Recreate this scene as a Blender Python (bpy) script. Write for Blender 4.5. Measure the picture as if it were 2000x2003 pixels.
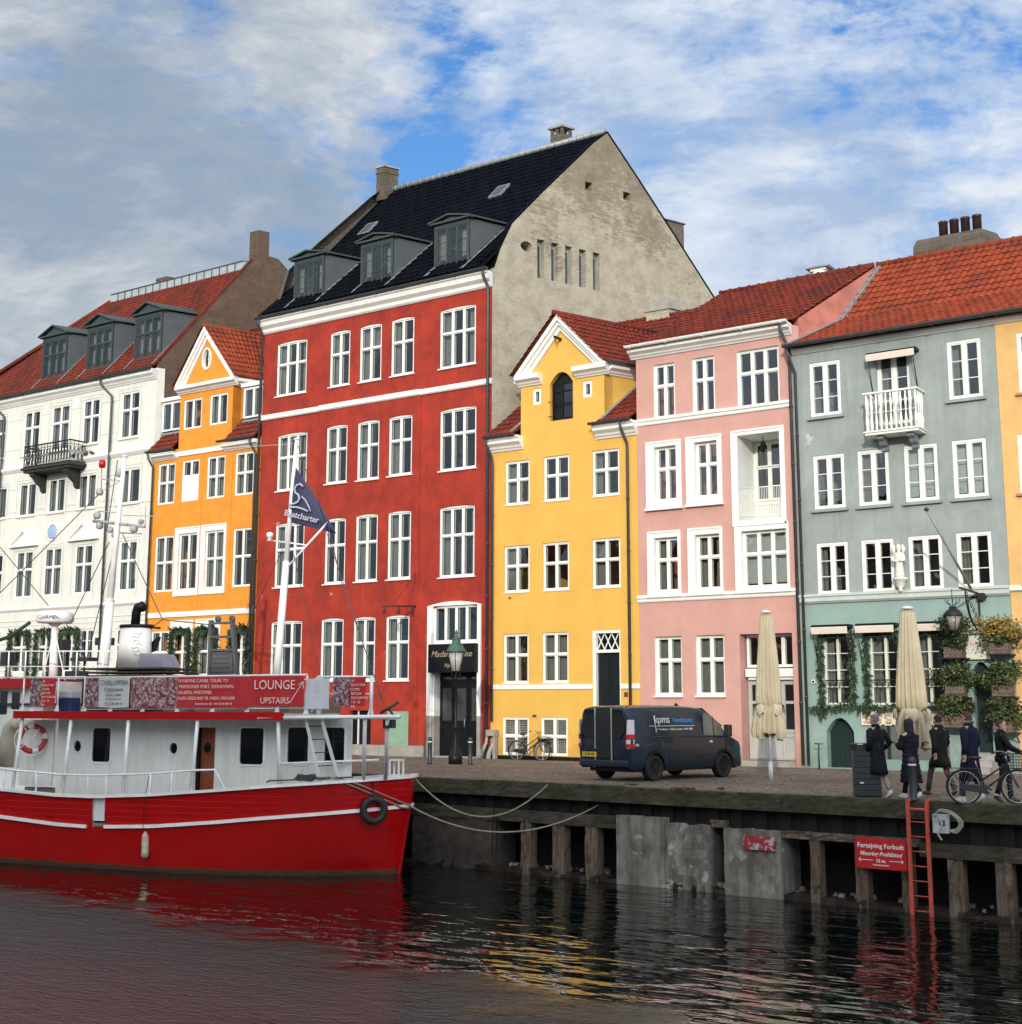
import bpy, math, random
from mathutils import Vector, Matrix
from mathutils.geometry import delaunay_2d_cdt
random.seed(7)
R = math.radians
for o in list(bpy.data.objects): bpy.data.objects.remove(o)
scn = bpy.context.scene
COL = scn.collection

# ------------------------------------------------------------ camera
FPX, YAW, PITCH, ROLL, PY0, SK = 2600.0, -0.597163, 0.162282, 0.0015573, 953.83, 0.385474
CAM = Vector((0.0, 0.0, 2.0))
DF = 41.96                      # distance of the house fronts
_cy, _sy, _cp, _sp, _cr, _sr = math.cos(YAW), math.sin(YAW), math.cos(PITCH), math.sin(PITCH), math.cos(ROLL), math.sin(ROLL)
FW = Vector((_sy*_cp, _cy*_cp, _sp)); _r0 = Vector((_cy, -_sy, 0)); _u0 = _r0.cross(FW)
RT = _cr*_r0 + _sr*_u0; UP = -_sr*_r0 + _cr*_u0
cd = bpy.data.cameras.new('camera'); cam = bpy.data.objects.new('camera', cd); COL.objects.link(cam)
cd.sensor_fit = 'HORIZONTAL'; cd.sensor_width = 36; cd.lens = 36*FPX/2000
cd.shift_y = -(1001.5-PY0)/2000; cd.clip_start = 0.1; cd.clip_end = 6000
cam.matrix_world = Matrix(((RT.x, UP.x, -FW.x, CAM.x), (RT.y, UP.y, -FW.y, CAM.y), (RT.z, UP.z, -FW.z, CAM.z), (0, 0, 0, 1)))
scn.camera = cam
scn.render.resolution_x = 1022; scn.render.resolution_y = 1024

# ------------------------------------------------------------ sun, sky
SUN_EL, SUN_AZ = R(15.5), R(24)   # azimuth: degrees to the right (+x) of the direction -y
sd = bpy.data.lights.new('sun', 'SUN'); sun = bpy.data.objects.new('sun', sd); COL.objects.link(sun)
sd.energy = 2.55; sd.angle = R(0.6); sd.color = (1.0, 0.93, 0.82)
sdir = Vector((math.sin(SUN_AZ)*math.cos(SUN_EL), -math.cos(SUN_AZ)*math.cos(SUN_EL), math.sin(SUN_EL)))
sun.rotation_euler = sdir.to_track_quat('Z', 'Y').to_euler()
sun.location = (20, -30, 40)
W = bpy.data.worlds.new("World"); scn.world = W; W.use_nodes = True
nt = W.node_tree; nt.nodes.clear()
def N(nt, t, **kw):
    n = nt.nodes.new(t)
    for k, v in kw.items():
        if k in n.inputs.keys() if hasattr(n.inputs, 'keys') else False: n.inputs[k].default_value = v
        elif hasattr(n, k): setattr(n, k, v)
        else: n.inputs[k].default_value = v
    return n
def L(nt, a, b): nt.links.new(a, b)
def ramp(nt, fac, stops):
    r = nt.nodes.new('ShaderNodeValToRGB'); e = r.color_ramp.elements
    while len(e) < len(stops): e.new(0.5)
    for i, (p, c) in enumerate(stops):
        e[i].position = p; e[i].color = (*c, 1) if len(c) == 3 else c
    nt.links.new(fac, r.inputs[0]); return r
def mixc(nt, fac, a, b, mode='MIX'):
    m = nt.nodes.new('ShaderNodeMix'); m.data_type = 'RGBA'; m.blend_type = mode
    for s, v in ((m.inputs[0], fac), (m.inputs[6], a), (m.inputs[7], b)):
        if hasattr(v, 'is_linked'): nt.links.new(v, s)
        elif isinstance(v, (int, float)): s.default_value = v
        else: s.default_value = (*v, 1)
    return m.outputs[2]
def mth(nt, op, a, b=0.0, c=None):
    m = nt.nodes.new('ShaderNodeMath'); m.operation = op
    for i, v in enumerate((a, b) if c is None else (a, b, c)):
        if hasattr(v, 'is_linked'): nt.links.new(v, m.inputs[i])
        else: m.inputs[i].default_value = v
    return m.outputs[0]
sky = nt.nodes.new('ShaderNodeTexSky'); sky.sky_type = 'NISHITA'; sky.sun_disc = False
sky.sun_elevation = SUN_EL; sky.sun_rotation = math.pi - SUN_AZ
sky.air_density = 1.3; sky.dust_density = 0.4; sky.ozone_density = 2.5
tc = nt.nodes.new('ShaderNodeTexCoord')
def dotn(v):
    d = nt.nodes.new('ShaderNodeVectorMath'); d.operation = 'DOT_PRODUCT'; L(nt, tc.outputs['Generated'], d.inputs[0]); d.inputs[1].default_value = v; return d.outputs['Value']
CA = dotn((_cy, -_sy, 0)); CZ = dotn((0, 0, 1)); CD = dotn((_sy, _cy, 0))
cmb = nt.nodes.new('ShaderNodeCombineXYZ'); L(nt, CA, cmb.inputs[0]); L(nt, mth(nt, 'MULTIPLY', CZ, 1.7), cmb.inputs[1]); L(nt, CD, cmb.inputs[2])
def sky_noise(scale, detail, rough, off, dist=0.0, stretch=(1, 1, 1)):
    mp = nt.nodes.new('ShaderNodeMapping'); L(nt, cmb.outputs[0], mp.inputs[0]); mp.inputs['Location'].default_value = off
    mp.inputs['Scale'].default_value = stretch
    n = nt.nodes.new('ShaderNodeTexNoise'); n.inputs['Scale'].default_value = scale; n.inputs['Detail'].default_value = detail
    n.inputs['Roughness'].default_value = rough; n.inputs['Distortion'].default_value = dist
    L(nt, mp.outputs[0], n.inputs['Vector']); return n.outputs['Fac']
def curve(v, stops):
    return ramp(nt, mth(nt, 'ADD', mth(nt, 'MULTIPLY', v, 0.5), 0.5), [((p+1)/2, (c, c, c)) for p, c in stops]).outputs[0]
med = sky_noise(6.2, 10, 0.62, (0.4, 5.2, 1.0), 0.3); fine = sky_noise(14.0, 7, 0.62, (9.4, 2.2, 0), 0.2, (0.8, 1.3, 1))
# heavy deck on the left, an opening, broken thin cloud on the right
bias = curve(CA, [(-0.9, 0.62), (-0.40, 0.66), (-0.16, 0.62), (-0.10, 0.50), (-0.07, 0.435), (-0.045, 0.43), (-0.01, 0.53), (0.06, 0.57), (0.25, 0.58), (0.9, 0.56)])
den = mth(nt, 'ADD', mth(nt, 'MULTIPLY', med, 0.75), mth(nt, 'MULTIPLY', fine, 0.42)); den = mth(nt, 'ADD', den, mth(nt, 'SUBTRACT', bias, 0.56))
cov = ramp(nt, den, [(0.45, (0, 0, 0)), (0.52, (0.60, 0.60, 0.60)), (0.61, (1, 1, 1))])
shade = mth(nt, 'ADD', mth(nt, 'MULTIPLY', sky_noise(4.2, 10, 0.66, (4.6, 0.9, 2.0), 0.35), 0.72), mth(nt, 'MULTIPLY', sky_noise(11.0, 8, 0.62, (1.6, 3.9, 2.0), 0.5, (0.8, 1.2, 1)), 0.28))
leftk = curve(CA, [(-0.30, 1.0), (-0.10, 0.85), (-0.02, 0.0), (1.0, 0.0)])
colL = ramp(nt, mth(nt, 'ADD', shade, mth(nt, 'MULTIPLY', CZ, 0.20)), [(0.44, (2.6, 3.6, 4.9)), (0.54, (3.3, 4.1, 5.2)), (0.61, (4.6, 5.2, 5.9)), (0.68, (6.4, 6.8, 7.2)), (0.76, (8.2, 8.4, 8.4))])
colR = ramp(nt, mth(nt, 'ADD', shade, mth(nt, 'MULTIPLY', fine, 0.25)), [(0.54, (4.2, 5.4, 7.4)), (0.61, (5.8, 6.8, 8.4)), (0.72, (8.2, 8.7, 9.4))])
ccol = mixc(nt, leftk, colR.outputs[0], colL.outputs[0])
hz = curve(CZ, [(-1, 1.0), (0.0, 1.0), (0.25, 0.35), (0.5, 0.0)])
blue = mixc(nt, 1.0, sky.outputs[0], (0.70, 1.18, 1.80), 'MULTIPLY')
blue = mixc(nt, mth(nt, 'MULTIPLY', hz, 0.40), blue, (3.6, 5.2, 7.6))
skyc = mixc(nt, cov.outputs[0], blue, ccol)
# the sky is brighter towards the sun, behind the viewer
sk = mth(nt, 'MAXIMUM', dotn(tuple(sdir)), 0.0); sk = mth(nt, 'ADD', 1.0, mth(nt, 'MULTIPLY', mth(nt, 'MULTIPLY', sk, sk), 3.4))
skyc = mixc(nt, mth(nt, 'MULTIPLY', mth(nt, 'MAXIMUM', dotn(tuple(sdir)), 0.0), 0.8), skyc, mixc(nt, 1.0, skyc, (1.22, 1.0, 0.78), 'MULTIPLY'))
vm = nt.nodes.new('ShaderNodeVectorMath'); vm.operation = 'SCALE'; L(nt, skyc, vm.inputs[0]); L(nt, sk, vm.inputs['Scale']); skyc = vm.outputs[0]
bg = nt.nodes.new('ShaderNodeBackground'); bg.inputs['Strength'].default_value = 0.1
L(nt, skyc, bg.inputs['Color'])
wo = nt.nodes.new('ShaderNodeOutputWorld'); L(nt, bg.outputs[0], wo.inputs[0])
scn.view_settings.view_transform = 'Standard'; scn.view_settings.look = 'None'
scn.view_settings.exposure = 0.0; scn.view_settings.gamma = 1.0; scn.view_settings.use_curve_mapping = False

# ------------------------------------------------------------ pixel <-> place helpers (measure real positions on real planes)
def ray(px, py): return FW*FPX + RT*(px-1000) - UP*(py-PY0)
def F(px, py, y=DF):            # point on the vertical plane y = const
    d = ray(px, py); t = (y-CAM.y)/d.y; return CAM + d*t
def GP(px, py, z=0.0):          # point on the horizontal plane z = const
    d = ray(px, py); t = (z-CAM.z)/d.z; return CAM + d*t
def PL(px, py, p0, n):          # point on any plane
    d = ray(px, py); t = (Vector(p0)-CAM).dot(n)/d.dot(n); return CAM + d*t
SV = Vector((math.sin(SK), math.cos(SK), 0))      # direction the plots run back in
def S(u, t, z): return Vector((u, DF, z)) + SV*t
def QE(x): return 29.02 - 0.078*(x+14.5)          # quay edge line
WZ = -2.28                                        # water level

# ------------------------------------------------------------ tagging
def tag(o, label=None, cat=None, group=None, kind=None):
    if label: o['label'] = label
    if cat: o['category'] = cat
    if group: o['group'] = group
    if kind: o['kind'] = kind
    return o
def empty(name, loc, rz=0, label=None, cat=None, group=None):
    o = bpy.data.objects.new(name, None); COL.objects.link(o); o.location = loc; o.rotation_euler = (0, 0, rz)
    o.empty_display_size = 0.3
    return tag(o, label, cat, group)
def kids(o): return [c for c in bpy.data.objects if c.parent == o]
def copy_tree(o, parent=None):
    c = o.copy(); COL.objects.link(c); c.parent = parent
    for ch in kids(o): copy_tree(ch, c)
    return c

# ------------------------------------------------------------ mesh builder
class MB:
    def __init__(s): s.v = []; s.f = []; s.m = []; s.cm = 0; s.smooth = []
    def mat(s, i): s.cm = i; return s
    def face(s, pts, sm=False):
        b = len(s.v); s.v += [tuple(p) for p in pts]; s.f.append(tuple(range(b, b+len(pts)))); s.m.append(s.cm); s.smooth.append(sm)
    def mesh(s, vs, fs, sm=False):
        b = len(s.v); s.v += [tuple(p) for p in vs]
        for f in fs: s.f.append(tuple(b+i for i in f)); s.m.append(s.cm); s.smooth.append(sm)
    def box(s, x0, x1, y0, y1, z0, z1, T=None):
        vs = [Vector((x, y, z)) for z in (z0, z1) for y in (y0, y1) for x in (x0, x1)]
        if T: vs = [T(v) for v in vs]
        s.mesh(vs, [(0, 2, 3, 1), (4, 5, 7, 6), (0, 1, 5, 4), (2, 6, 7, 3), (0, 4, 6, 2), (1, 3, 7, 5)])
    def bar(s, a, b, w, h=None, up=(0, 0, 1)):
        a, b = Vector(a), Vector(b); d = (b-a).normalized(); h = h or w
        sx = d.cross(Vector(up))
        if sx.length < 1e-4: sx = d.cross(Vector((1, 0, 0)))
        sx.normalize(); sz = sx.cross(d).normalized(); sx *= w/2; sz *= h/2
        vs = [p+i*sx+j*sz for p in (a, b) for j in (-1, 1) for i in (-1, 1)]
        s.mesh(vs, [(0, 2, 3, 1), (4, 5, 7, 6), (0, 1, 5, 4), (2, 6, 7, 3), (0, 4, 6, 2), (1, 3, 7, 5)])
    def tube(s, pts, r, n=8, cap=True, closed=False):
        pts = [Vector(p) for p in pts]; k = len(pts); rs = r if isinstance(r, (list, tuple)) else [r]*k
        vs = []; prev = None
        for i, p in enumerate(pts):
            if closed: d = pts[(i+1) % k]-pts[i-1]
            else: d = pts[min(i+1, k-1)]-pts[max(i-1, 0)]
            d.normalize()
            if prev is None:
                a = d.cross(Vector((0, 0, 1)))
                if a.length < 1e-3: a = d.cross(Vector((1, 0, 0)))
            else:
                a = prev - d*prev.dot(d)
            a.normalize(); prev = a; b = d.cross(a)
            for j in range(n):
                t = 2*math.pi*j/n; vs.append(p+(a*math.cos(t)+b*math.sin(t))*rs[i])
        fs = []
        for i in range(k if closed else k-1):
            i2 = (i+1) % k
            for j in range(n):
                j2 = (j+1) % n; fs.append((i*n+j, i*n+j2, i2*n+j2, i2*n+j))
        if cap and not closed: fs.append(tuple(range(n-1, -1, -1))); fs.append(tuple((k-1)*n+j for j in range(n)))
        s.mesh(vs, fs, n > 5)
    def cyl(s, c, r, h, n=16, r2=None, axis=(0, 0, 1)):
        c = Vector(c); s.tube([c, c+Vector(axis).normalized()*h], [r, r if r2 is None else r2], n)
    def lathe(s, c, prof, n=16, T=None, sq=1.0):
        c = Vector(c); vs = []; k = len(prof)
        for r, z in prof:
            for j in range(n):
                t = 2*math.pi*j/n; v = Vector((r*math.cos(t), r*math.sin(t)*sq, z)); vs.append(T(v) if T else v+c)
        fs = [(i*n+j, i*n+(j+1) % n, (i+1)*n+(j+1) % n, (i+1)*n+j) for i in range(k-1) for j in range(n)]
        fs.append(tuple(range(n-1, -1, -1))); fs.append(tuple((k-1)*n+j for j in range(n)))
        s.mesh(vs, fs, True)
    def prism(s, poly, fa, fb):          # poly: 2d points, fa/fb map a 2d point to the two end caps
        n = len(poly); A = [fa(*p) for p in poly]; B = [fb(*p) for p in poly]
        s.mesh(A+B, [tuple(range(n))[::-1], tuple(range(n, 2*n))]+[(i, (i+1) % n, n+(i+1) % n, n+i) for i in range(n)])
    def build(s, name, mats, parent=None, loc=None, bevel=0):
        me = bpy.data.meshes.new(name); 
        off = Vector((0, 0, 0))
        if parent is not None and parent.name in ORG: off = ORG[parent.name]
        if loc is not None: off = Vector(loc)
        me.from_pydata([Vector(v)-off for v in s.v], [], s.f)
        if not isinstance(mats, (list, tuple)): mats = [mats]
        for m in mats: me.materials.append(m)
        me.polygons.foreach_set('material_index', s.m); me.polygons.foreach_set('use_smooth', s.smooth)
        me.update()
        o = bpy.data.objects.new(name, me); COL.objects.link(o)
        if parent is not None: o.parent = parent; ORG[o.name] = off
        elif loc is not None: o.location = loc; ORG[o.name] = off
        if bevel:
            b = o.modifiers.new('bevel', 'BEVEL'); b.width = bevel; b.segments = 2; b.limit_method = 'ANGLE'
        return o
ORG = {}
def root(name, loc, label, cat, group=None):
    o = empty(name, loc, 0, label, cat, group); ORG[o.name] = Vector(loc); return o
def lroot(name, loc, rz, label, cat, group=None):   # children authored in local coordinates
    o = empty(name, loc, rz, label, cat, group); ORG[o.name] = Vector((0, 0, 0)); return o

# ------------------------------------------------------------ materials
def newmat(name):
    m = bpy.data.materials.new(name); m.use_nodes = True; nt = m.node_tree; nt.nodes.clear()
    out = nt.nodes.new('ShaderNodeOutputMaterial'); p = nt.nodes.new('ShaderNodeBsdfPrincipled'); L(nt, p.outputs[0], out.inputs[0])
    return m, nt, p, out
def coords(nt, scale=(1, 1, 1), rot=(0, 0, 0)):
    tc = nt.nodes.new('ShaderNodeTexCoord'); mp = nt.nodes.new('ShaderNodeMapping'); L(nt, tc.outputs['Object'], mp.inputs[0])
    mp.inputs['Scale'].default_value = scale; mp.inputs['Rotation'].default_value = rot; return mp.outputs[0]
def noise(nt, vec, scale, detail=4, rough=0.55, dist=0):
    n = nt.nodes.new('ShaderNodeTexNoise'); n.inputs['Scale'].default_value = scale; n.inputs['Detail'].default_value = detail
    n.inputs['Roughness'].default_value = rough; n.inputs['Distortion'].default_value = dist; L(nt, vec, n.inputs['Vector']); return n.outputs['Fac']
def add_bump(nt, p, h, strength=0.3, dist=0.02):
    b = nt.nodes.new('ShaderNodeBump'); b.inputs['Strength'].default_value = strength; b.inputs['Distance'].default_value = dist
    L(nt, h, b.inputs['Height']); L(nt, b.outputs[0], p.inputs['Normal']); return b
def dk(c, k): return tuple(x*k for x in c)
def M(name, col, rough=0.8, var=0.12, vs=1.5, bump=0.0, bs=30, metal=0.0, streak=0.0, streakcol=None, spots=None, spec=0.5):
    m, nt, p, out = newmat(name); v = coords(nt)
    c = mixc(nt, ramp(nt, noise(nt, v, vs, 7, 0.66), [(0.34, (0, 0, 0)), (0.66, (1, 1, 1))]).outputs[0], dk(col, 1-var), tuple(min(1, x*(1+var)) for x in col))
    if streak:
        sv = coords(nt, (2.2, 2.2, 0.22)); n = ramp(nt, noise(nt, sv, 2.0, 6, 0.65), [(0.45, (0, 0, 0)), (0.75, (1, 1, 1))])
        f = mth(nt, 'MULTIPLY', n.outputs[0], streak); c = mixc(nt, f, c, streakcol or dk(col, 0.5))
    if name.endswith('_plaster') and name[0] != 'o':      # splashed dirt and damp at the foot of the wall
        sp = nt.nodes.new('ShaderNodeSeparateXYZ'); L(nt, v, sp.inputs[0])
        g_ = ramp(nt, mth(nt, 'ADD', mth(nt, 'MULTIPLY', sp.outputs[2], 0.30), noise(nt, v, 2.4, 7, 0.7)), [(0.50, (0.55, 0.55, 0.55)), (0.86, (0, 0, 0))])
        c = mixc(nt, g_.outputs[0], c, tuple(0.45*x+0.02 for x in col))
    if spots:
        n = ramp(nt, noise(nt, v, spots[1], 4, 0.6), [(spots[2], (0, 0, 0)), (min(1, spots[2]+0.03), (1, 1, 1))])
        c = mixc(nt, n.outputs[0], c, spots[0])
    L(nt, c, p.inputs['Base Color']); p.inputs['Roughness'].default_value = rough; p.inputs['Metallic'].default_value = metal
    p.inputs['Specular IOR Level'].default_value = spec
    if bump: add_bump(nt, p, noise(nt, v, bs, 6, 0.7), bump, 0.02)
    return m
def brickmat(name, c1, c2, mortar, plaster=None, cover=0.5, bw=0.23, bh=0.075, rough=0.9, pvar=0.14, band=None, rot=0.0):
    m, nt, p, out = newmat(name)
    v0 = coords(nt)
    # wall runs along the plot direction: use distance along it and height
    sp = nt.nodes.new('ShaderNodeSeparateXYZ'); L(nt, v0, sp.inputs[0])
    a = mth(nt, 'ADD', mth(nt, 'MULTIPLY', sp.outputs[0], math.sin(SK)), mth(nt, 'MULTIPLY', sp.outputs[1], math.cos(SK)))
    cb = nt.nodes.new('ShaderNodeCombineXYZ'); L(nt, a, cb.inputs[0]); L(nt, sp.outputs[2], cb.inputs[1])
    b = nt.nodes.new('ShaderNodeTexBrick'); b.inputs['Scale'].default_value = 1.0; b.inputs['Brick Width'].default_value = bw
    b.inputs['Row Height'].default_value = bh; b.inputs['Mortar Size'].default_value = 0.012; b.inputs['Color1'].default_value = (*c1, 1)
    b.inputs['Color2'].default_value = (*c2, 1); b.inputs['Mortar'].default_value = (*mortar, 1); L(nt, cb.outputs[0], b.inputs['Vector'])
    col = mixc(nt, noise(nt, v0, 2.5, 6, 0.7), mixc(nt, 1.0, b.outputs[0], (0.55, 0.55, 0.55), 'MULTIPLY'), b.outputs[0])
    h = b.outputs['Fac']
    if plaster:
        nz = noise(nt, v0, 0.55, 8, 0.72, 0.4)
        mp = nt.nodes.new('ShaderNodeMapping'); L(nt, cb.outputs[0], mp.inputs[0]); mp.inputs['Scale'].default_value = (1, 3.4, 1)
        n2 = noise(nt, mp.outputs[0], 2.6, 6, 0.75)
        s = mth(nt, 'ADD', mth(nt, 'MULTIPLY', nz, 0.55), mth(nt, 'MULTIPLY', n2, 0.5))
        if band: # worn whitewash strongest in a height band
            zz = mth(nt, 'ABSOLUTE', mth(nt, 'SUBTRACT', sp.outputs[2], band[0]))
            s = mth(nt, 'ADD', s, mth(nt, 'MULTIPLY', mth(nt, 'MAXIMUM', mth(nt, 'SUBTRACT', 1.0, mth(nt, 'DIVIDE', zz, band[1])), -0.6), band[2]))
        k = ramp(nt, s, [(cover-0.03, (0, 0, 0)), (cover+0.03, (1, 1, 1))])
        pc = mixc(nt, noise(nt, v0, 0.9, 6, 0.6), dk(plaster, 1-pvar), dk(plaster, 1+pvar))
        col = mixc(nt, k.outputs[0], pc, mixc(nt, 0.45, col, (0.62, 0.57, 0.45)) if name.startswith('worn') else col)
        h = mth(nt, 'ADD', mth(nt, 'MULTIPLY', h, -0.4), n2)
    else: h = mth(nt, 'MULTIPLY', h, -1.0)
    col = mixc(nt, ramp(nt, noise(nt, v0, 1.7, 9, 0.75), [(0.40, (1, 1, 1)), (0.62, (0, 0, 0))]).outputs[0], mixc(nt, 1.0, col, (0.74, 0.72, 0.68), 'MULTIPLY'), col)
    L(nt, col, p.inputs['Base Color']); p.inputs['Roughness'].default_value = rough
    add_bump(nt, p, h, 0.8, 0.03)
    return m
def tilemat(name, a, b, c, rough=0.75, spec=0.3):
    m, nt, p, out = newmat(name); v = coords(nt)
    n1 = noise(nt, coords(nt, (4.2, 4.0, 3.0)), 1.0, 1, 0.5); n2 = noise(nt, v, 0.8, 4, 0.6)
    col = mixc(nt, ramp(nt, n1, [(0.35, (0, 0, 0)), (0.65, (1, 1, 1))]).outputs[0], a, b)
    col = mixc(nt, ramp(nt, n2, [(0.45, (0, 0, 0)), (0.75, (1, 1, 1))]).outputs[0], col, c)
    L(nt, col, p.inputs['Base Color']); p.inputs['Roughness'].default_value = rough; p.inputs['Specular IOR Level'].default_value = spec
    add_bump(nt, p, noise(nt, v, 25, 4), 0.2, 0.01); return m
def glassmat(name, tint=(0.80, 0.84, 0.84), refl=1.0):
    m = bpy.data.materials.new(name); m.use_nodes = True; nt = m.node_tree; nt.nodes.clear()
    out = nt.nodes.new('ShaderNodeOutputMaterial'); t = nt.nodes.new('ShaderNodeBsdfTransparent'); t.inputs[0].default_value = (*tint, 1)
    g = nt.nodes.new('ShaderNodeBsdfGlossy'); g.inputs['Roughness'].default_value = 0.02; g.inputs[0].default_value = (0.9, 0.95, 1, 1)
    fr = nt.nodes.new('ShaderNodeFresnel'); fr.inputs[0].default_value = 1.5
    v = coords(nt); bp = nt.nodes.new('ShaderNodeBump'); bp.inputs['Strength'].default_value = 0.12; bp.inputs['Distance'].default_value = 0.05
    L(nt, noise(nt, v, 1.6, 2), bp.inputs['Height']); L(nt, bp.outputs[0], g.inputs['Normal']); L(nt, bp.outputs[0], fr.inputs['Normal'])
    mx = nt.nodes.new('ShaderNodeMixShader'); f = mth(nt, 'MULTIPLY', fr.outputs[0], refl); f = mth(nt, 'ADD', f, 0.04)
    L(nt, f, mx.inputs[0]); L(nt, t.outputs[0], mx.inputs[1]); L(nt, g.outputs[0], mx.inputs[2]); L(nt, mx.outputs[0], out.inputs[0]); return m
RED = M('red_plaster', (0.325, 0.026, 0.011), 0.85, 0.30, 0.9, 0.35, 14, streak=0.5, streakcol=(0.20, 0.014, 0.009), spots=((0.60, 0.16, 0.10), 1.3, 0.69))
YEL = M('yellow_plaster', (0.70, 0.40, 0.075), 0.8, 0.06, 1.0, 0.15, 20, streak=0.14, streakcol=(0.55, 0.31, 0.06))
PNK = M('pink_plaster', (0.555, 0.30, 0.25), 0.8, 0.07, 1.1, 0.12, 20, streak=0.12, streakcol=(0.46, 0.24, 0.19))
PNKD = M('pink_gable_plaster', (0.50, 0.17, 0.13), 0.85, 0.25, 1.2, 0.3, 14, streak=0.5, streakcol=(0.33, 0.13, 0.11))
ORA = M('orange_plaster', (0.72, 0.265, 0.026), 0.85, 0.12, 1.6, 0.3, 16, streak=0.25, streakcol=(0.68, 0.26, 0.05), spots=((0.55, 0.22, 0.05), 3.0, 0.72))
GRY = M('grey_green_plaster', (0.295, 0.33, 0.31), 0.85, 0.13, 0.9, 0.3, 14, streak=0.55, streakcol=(0.19, 0.23, 0.205), spots=((0.46, 0.49, 0.45), 0.8, 0.68))
GRN = M('sea_green_plaster', (0.25, 0.355, 0.315), 0.8, 0.07, 1.2, 0.2, 14, streak=0.3, streakcol=(0.30, 0.41, 0.36))
SND = M('sand_plaster', (0.70, 0.42, 0.155), 0.85, 0.10, 1.2, 0.4, 14, spots=((0.5, 0.33, 0.14), 4.0, 0.74))
WHP = M('white_plaster', (0.70, 0.685, 0.61), 0.8, 0.07, 1.2, 0.12, 20, streak=0.35, streakcol=(0.44, 0.43, 0.38))
TRIM = M('white_trim', (0.80, 0.79, 0.74), 0.6, 0.06, 1.5, 0.05, 20, streak=0.15, streakcol=(0.62, 0.61, 0.56))
FRM = M('white_paint', (0.79, 0.79, 0.73), 0.45, 0.04, 3)
FRM2 = M('cream_paint', (0.72, 0.70, 0.60), 0.5, 0.05, 3)
STN = M('grey_stone', (0.30, 0.28, 0.25), 0.9, 0.2, 3, 0.4, 20)
GDRK = M('dark_gutter', (0.06, 0.065, 0.068), 0.45, 0.15, 3, metal=0.3)
LEAD = M('lead_sheet', (0.27, 0.29, 0.30), 0.5, 0.2, 3, 0.15, 12, metal=0.2)
DORM = M('dormer_slate_paint', (0.036, 0.052, 0.050), 0.5, 0.1, 3)
DORS = M('dormer_side_sheet', (0.066, 0.075, 0.078), 0.55, 0.12, 2)
BLK = M('black_paint', (0.008, 0.009, 0.010), 0.4, 0.2, 4, spec=0.2)
IRON = M('black_iron', (0.02, 0.02, 0.02), 0.5, 0.3, 8, metal=0.4)
DGRN = M('dark_green_paint', (0.006, 0.022, 0.02), 0.4, 0.1, 3)
SAGE = M('sage_green_paint', (0.22, 0.36, 0.25), 0.6, 0.1, 3)
BRK = brickmat('brown_brick', (0.085, 0.042, 0.026), (0.16, 0.09, 0.06), (0.17, 0.14, 0.11), plaster=(0.135, 0.085, 0.055), cover=0.535, pvar=0.45)
GBL = brickmat('worn_whitewash_brick', (0.42, 0.36, 0.26), (0.52, 0.46, 0.34), (0.25, 0.22, 0.16), plaster=(0.285, 0.245, 0.172), cover=0.525, band=(17.3, 5.5, 0.20), pvar=0.32)
CHM = brickmat('chimney_brick', (0.11, 0.085, 0.06), (0.20, 0.16, 0.115), (0.17, 0.15, 0.12))
TRED = tilemat('red_clay_tile', (0.19, 0.026, 0.011), (0.12, 0.018, 0.009), (0.07, 0.016, 0.011))
TORA = tilemat('orange_clay_tile', (0.30, 0.052, 0.018), (0.21, 0.034, 0.013), (0.12, 0.026, 0.014))
TBLK = tilemat('glazed_black_tile', (0.003, 0.004, 0.007), (0.005, 0.006, 0.010), (0.006, 0.007, 0.010), 0.6, 0.02)
GLS = glassmat('window_glass')
GLSD = glassmat('dark_window_glass', (0.12, 0.13, 0.14))
CUR = M('curtain_cloth', (0.22, 0.215, 0.185), 0.9, 0.08, 3)
BLND = M('blind_cloth', (0.50, 0.52, 0.50), 0.9, 0.04, 3)
ROOM = M('room_dark', (0.05, 0.045, 0.04), 0.9, 0.3, 2)
# ------------------------------------------------------------ building helpers
def tri_wall(mb, outer, holes, MAP, thick, mi=0, reveal=None, ri=None):
    """wall face with openings; MAP(a, b, depth) -> world. outer/holes are 2d polygons."""
    vs = []; es = []
    for poly in [outer]+holes:
        b = len(vs); n = len(poly); vs += [Vector(p) for p in poly]; es += [(b+i, b+(i+1) % n) for i in range(n)]
    r = delaunay_2d_cdt(vs, es, [], 0, 1e-6)
    V, T = r[0], r[2]
    def inside(p, poly):
        c = False; n = len(poly)
        for i in range(n):
            x1, y1 = poly[i]; x2, y2 = poly[(i+1) % n]
            if (y1 > p[1]) != (y2 > p[1]) and p[0] < (x2-x1)*(p[1]-y1)/(y2-y1)+x1: c = not c
        return c
    mb.cm = mi
    fs = []
    for t in T:
        c = ((V[t[0]][0]+V[t[1]][0]+V[t[2]][0])/3, (V[t[0]][1]+V[t[1]][1]+V[t[2]][1])/3)
        if inside(c, outer) and not any(inside(c, h) for h in holes): fs.append(tuple(t))
    mb.mesh([MAP(v[0], v[1], 0) for v in V], fs)
    n = len(outer); MO = getattr(MAP, 'outer', MAP)
    for i in range(n):
        a, b = outer[i], outer[(i+1) % n]
        mb.face([MO(*a, 0), MO(*b, 0), MO(*b, thick), MO(*a, thick)])
    for k, h in enumerate(holes):
        n = len(h); mb.cm = mi if ri is None else (ri[k] if isinstance(ri, list) else ri)
        d = thick if reveal is None else reveal
        for i in range(n):
            a, b = h[i], h[(i+1) % n]
            mb.face([MAP(*a, 0), MAP(*b, 0), MAP(*b, d), MAP(*a, d)])
    mb.cm = mi
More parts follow.
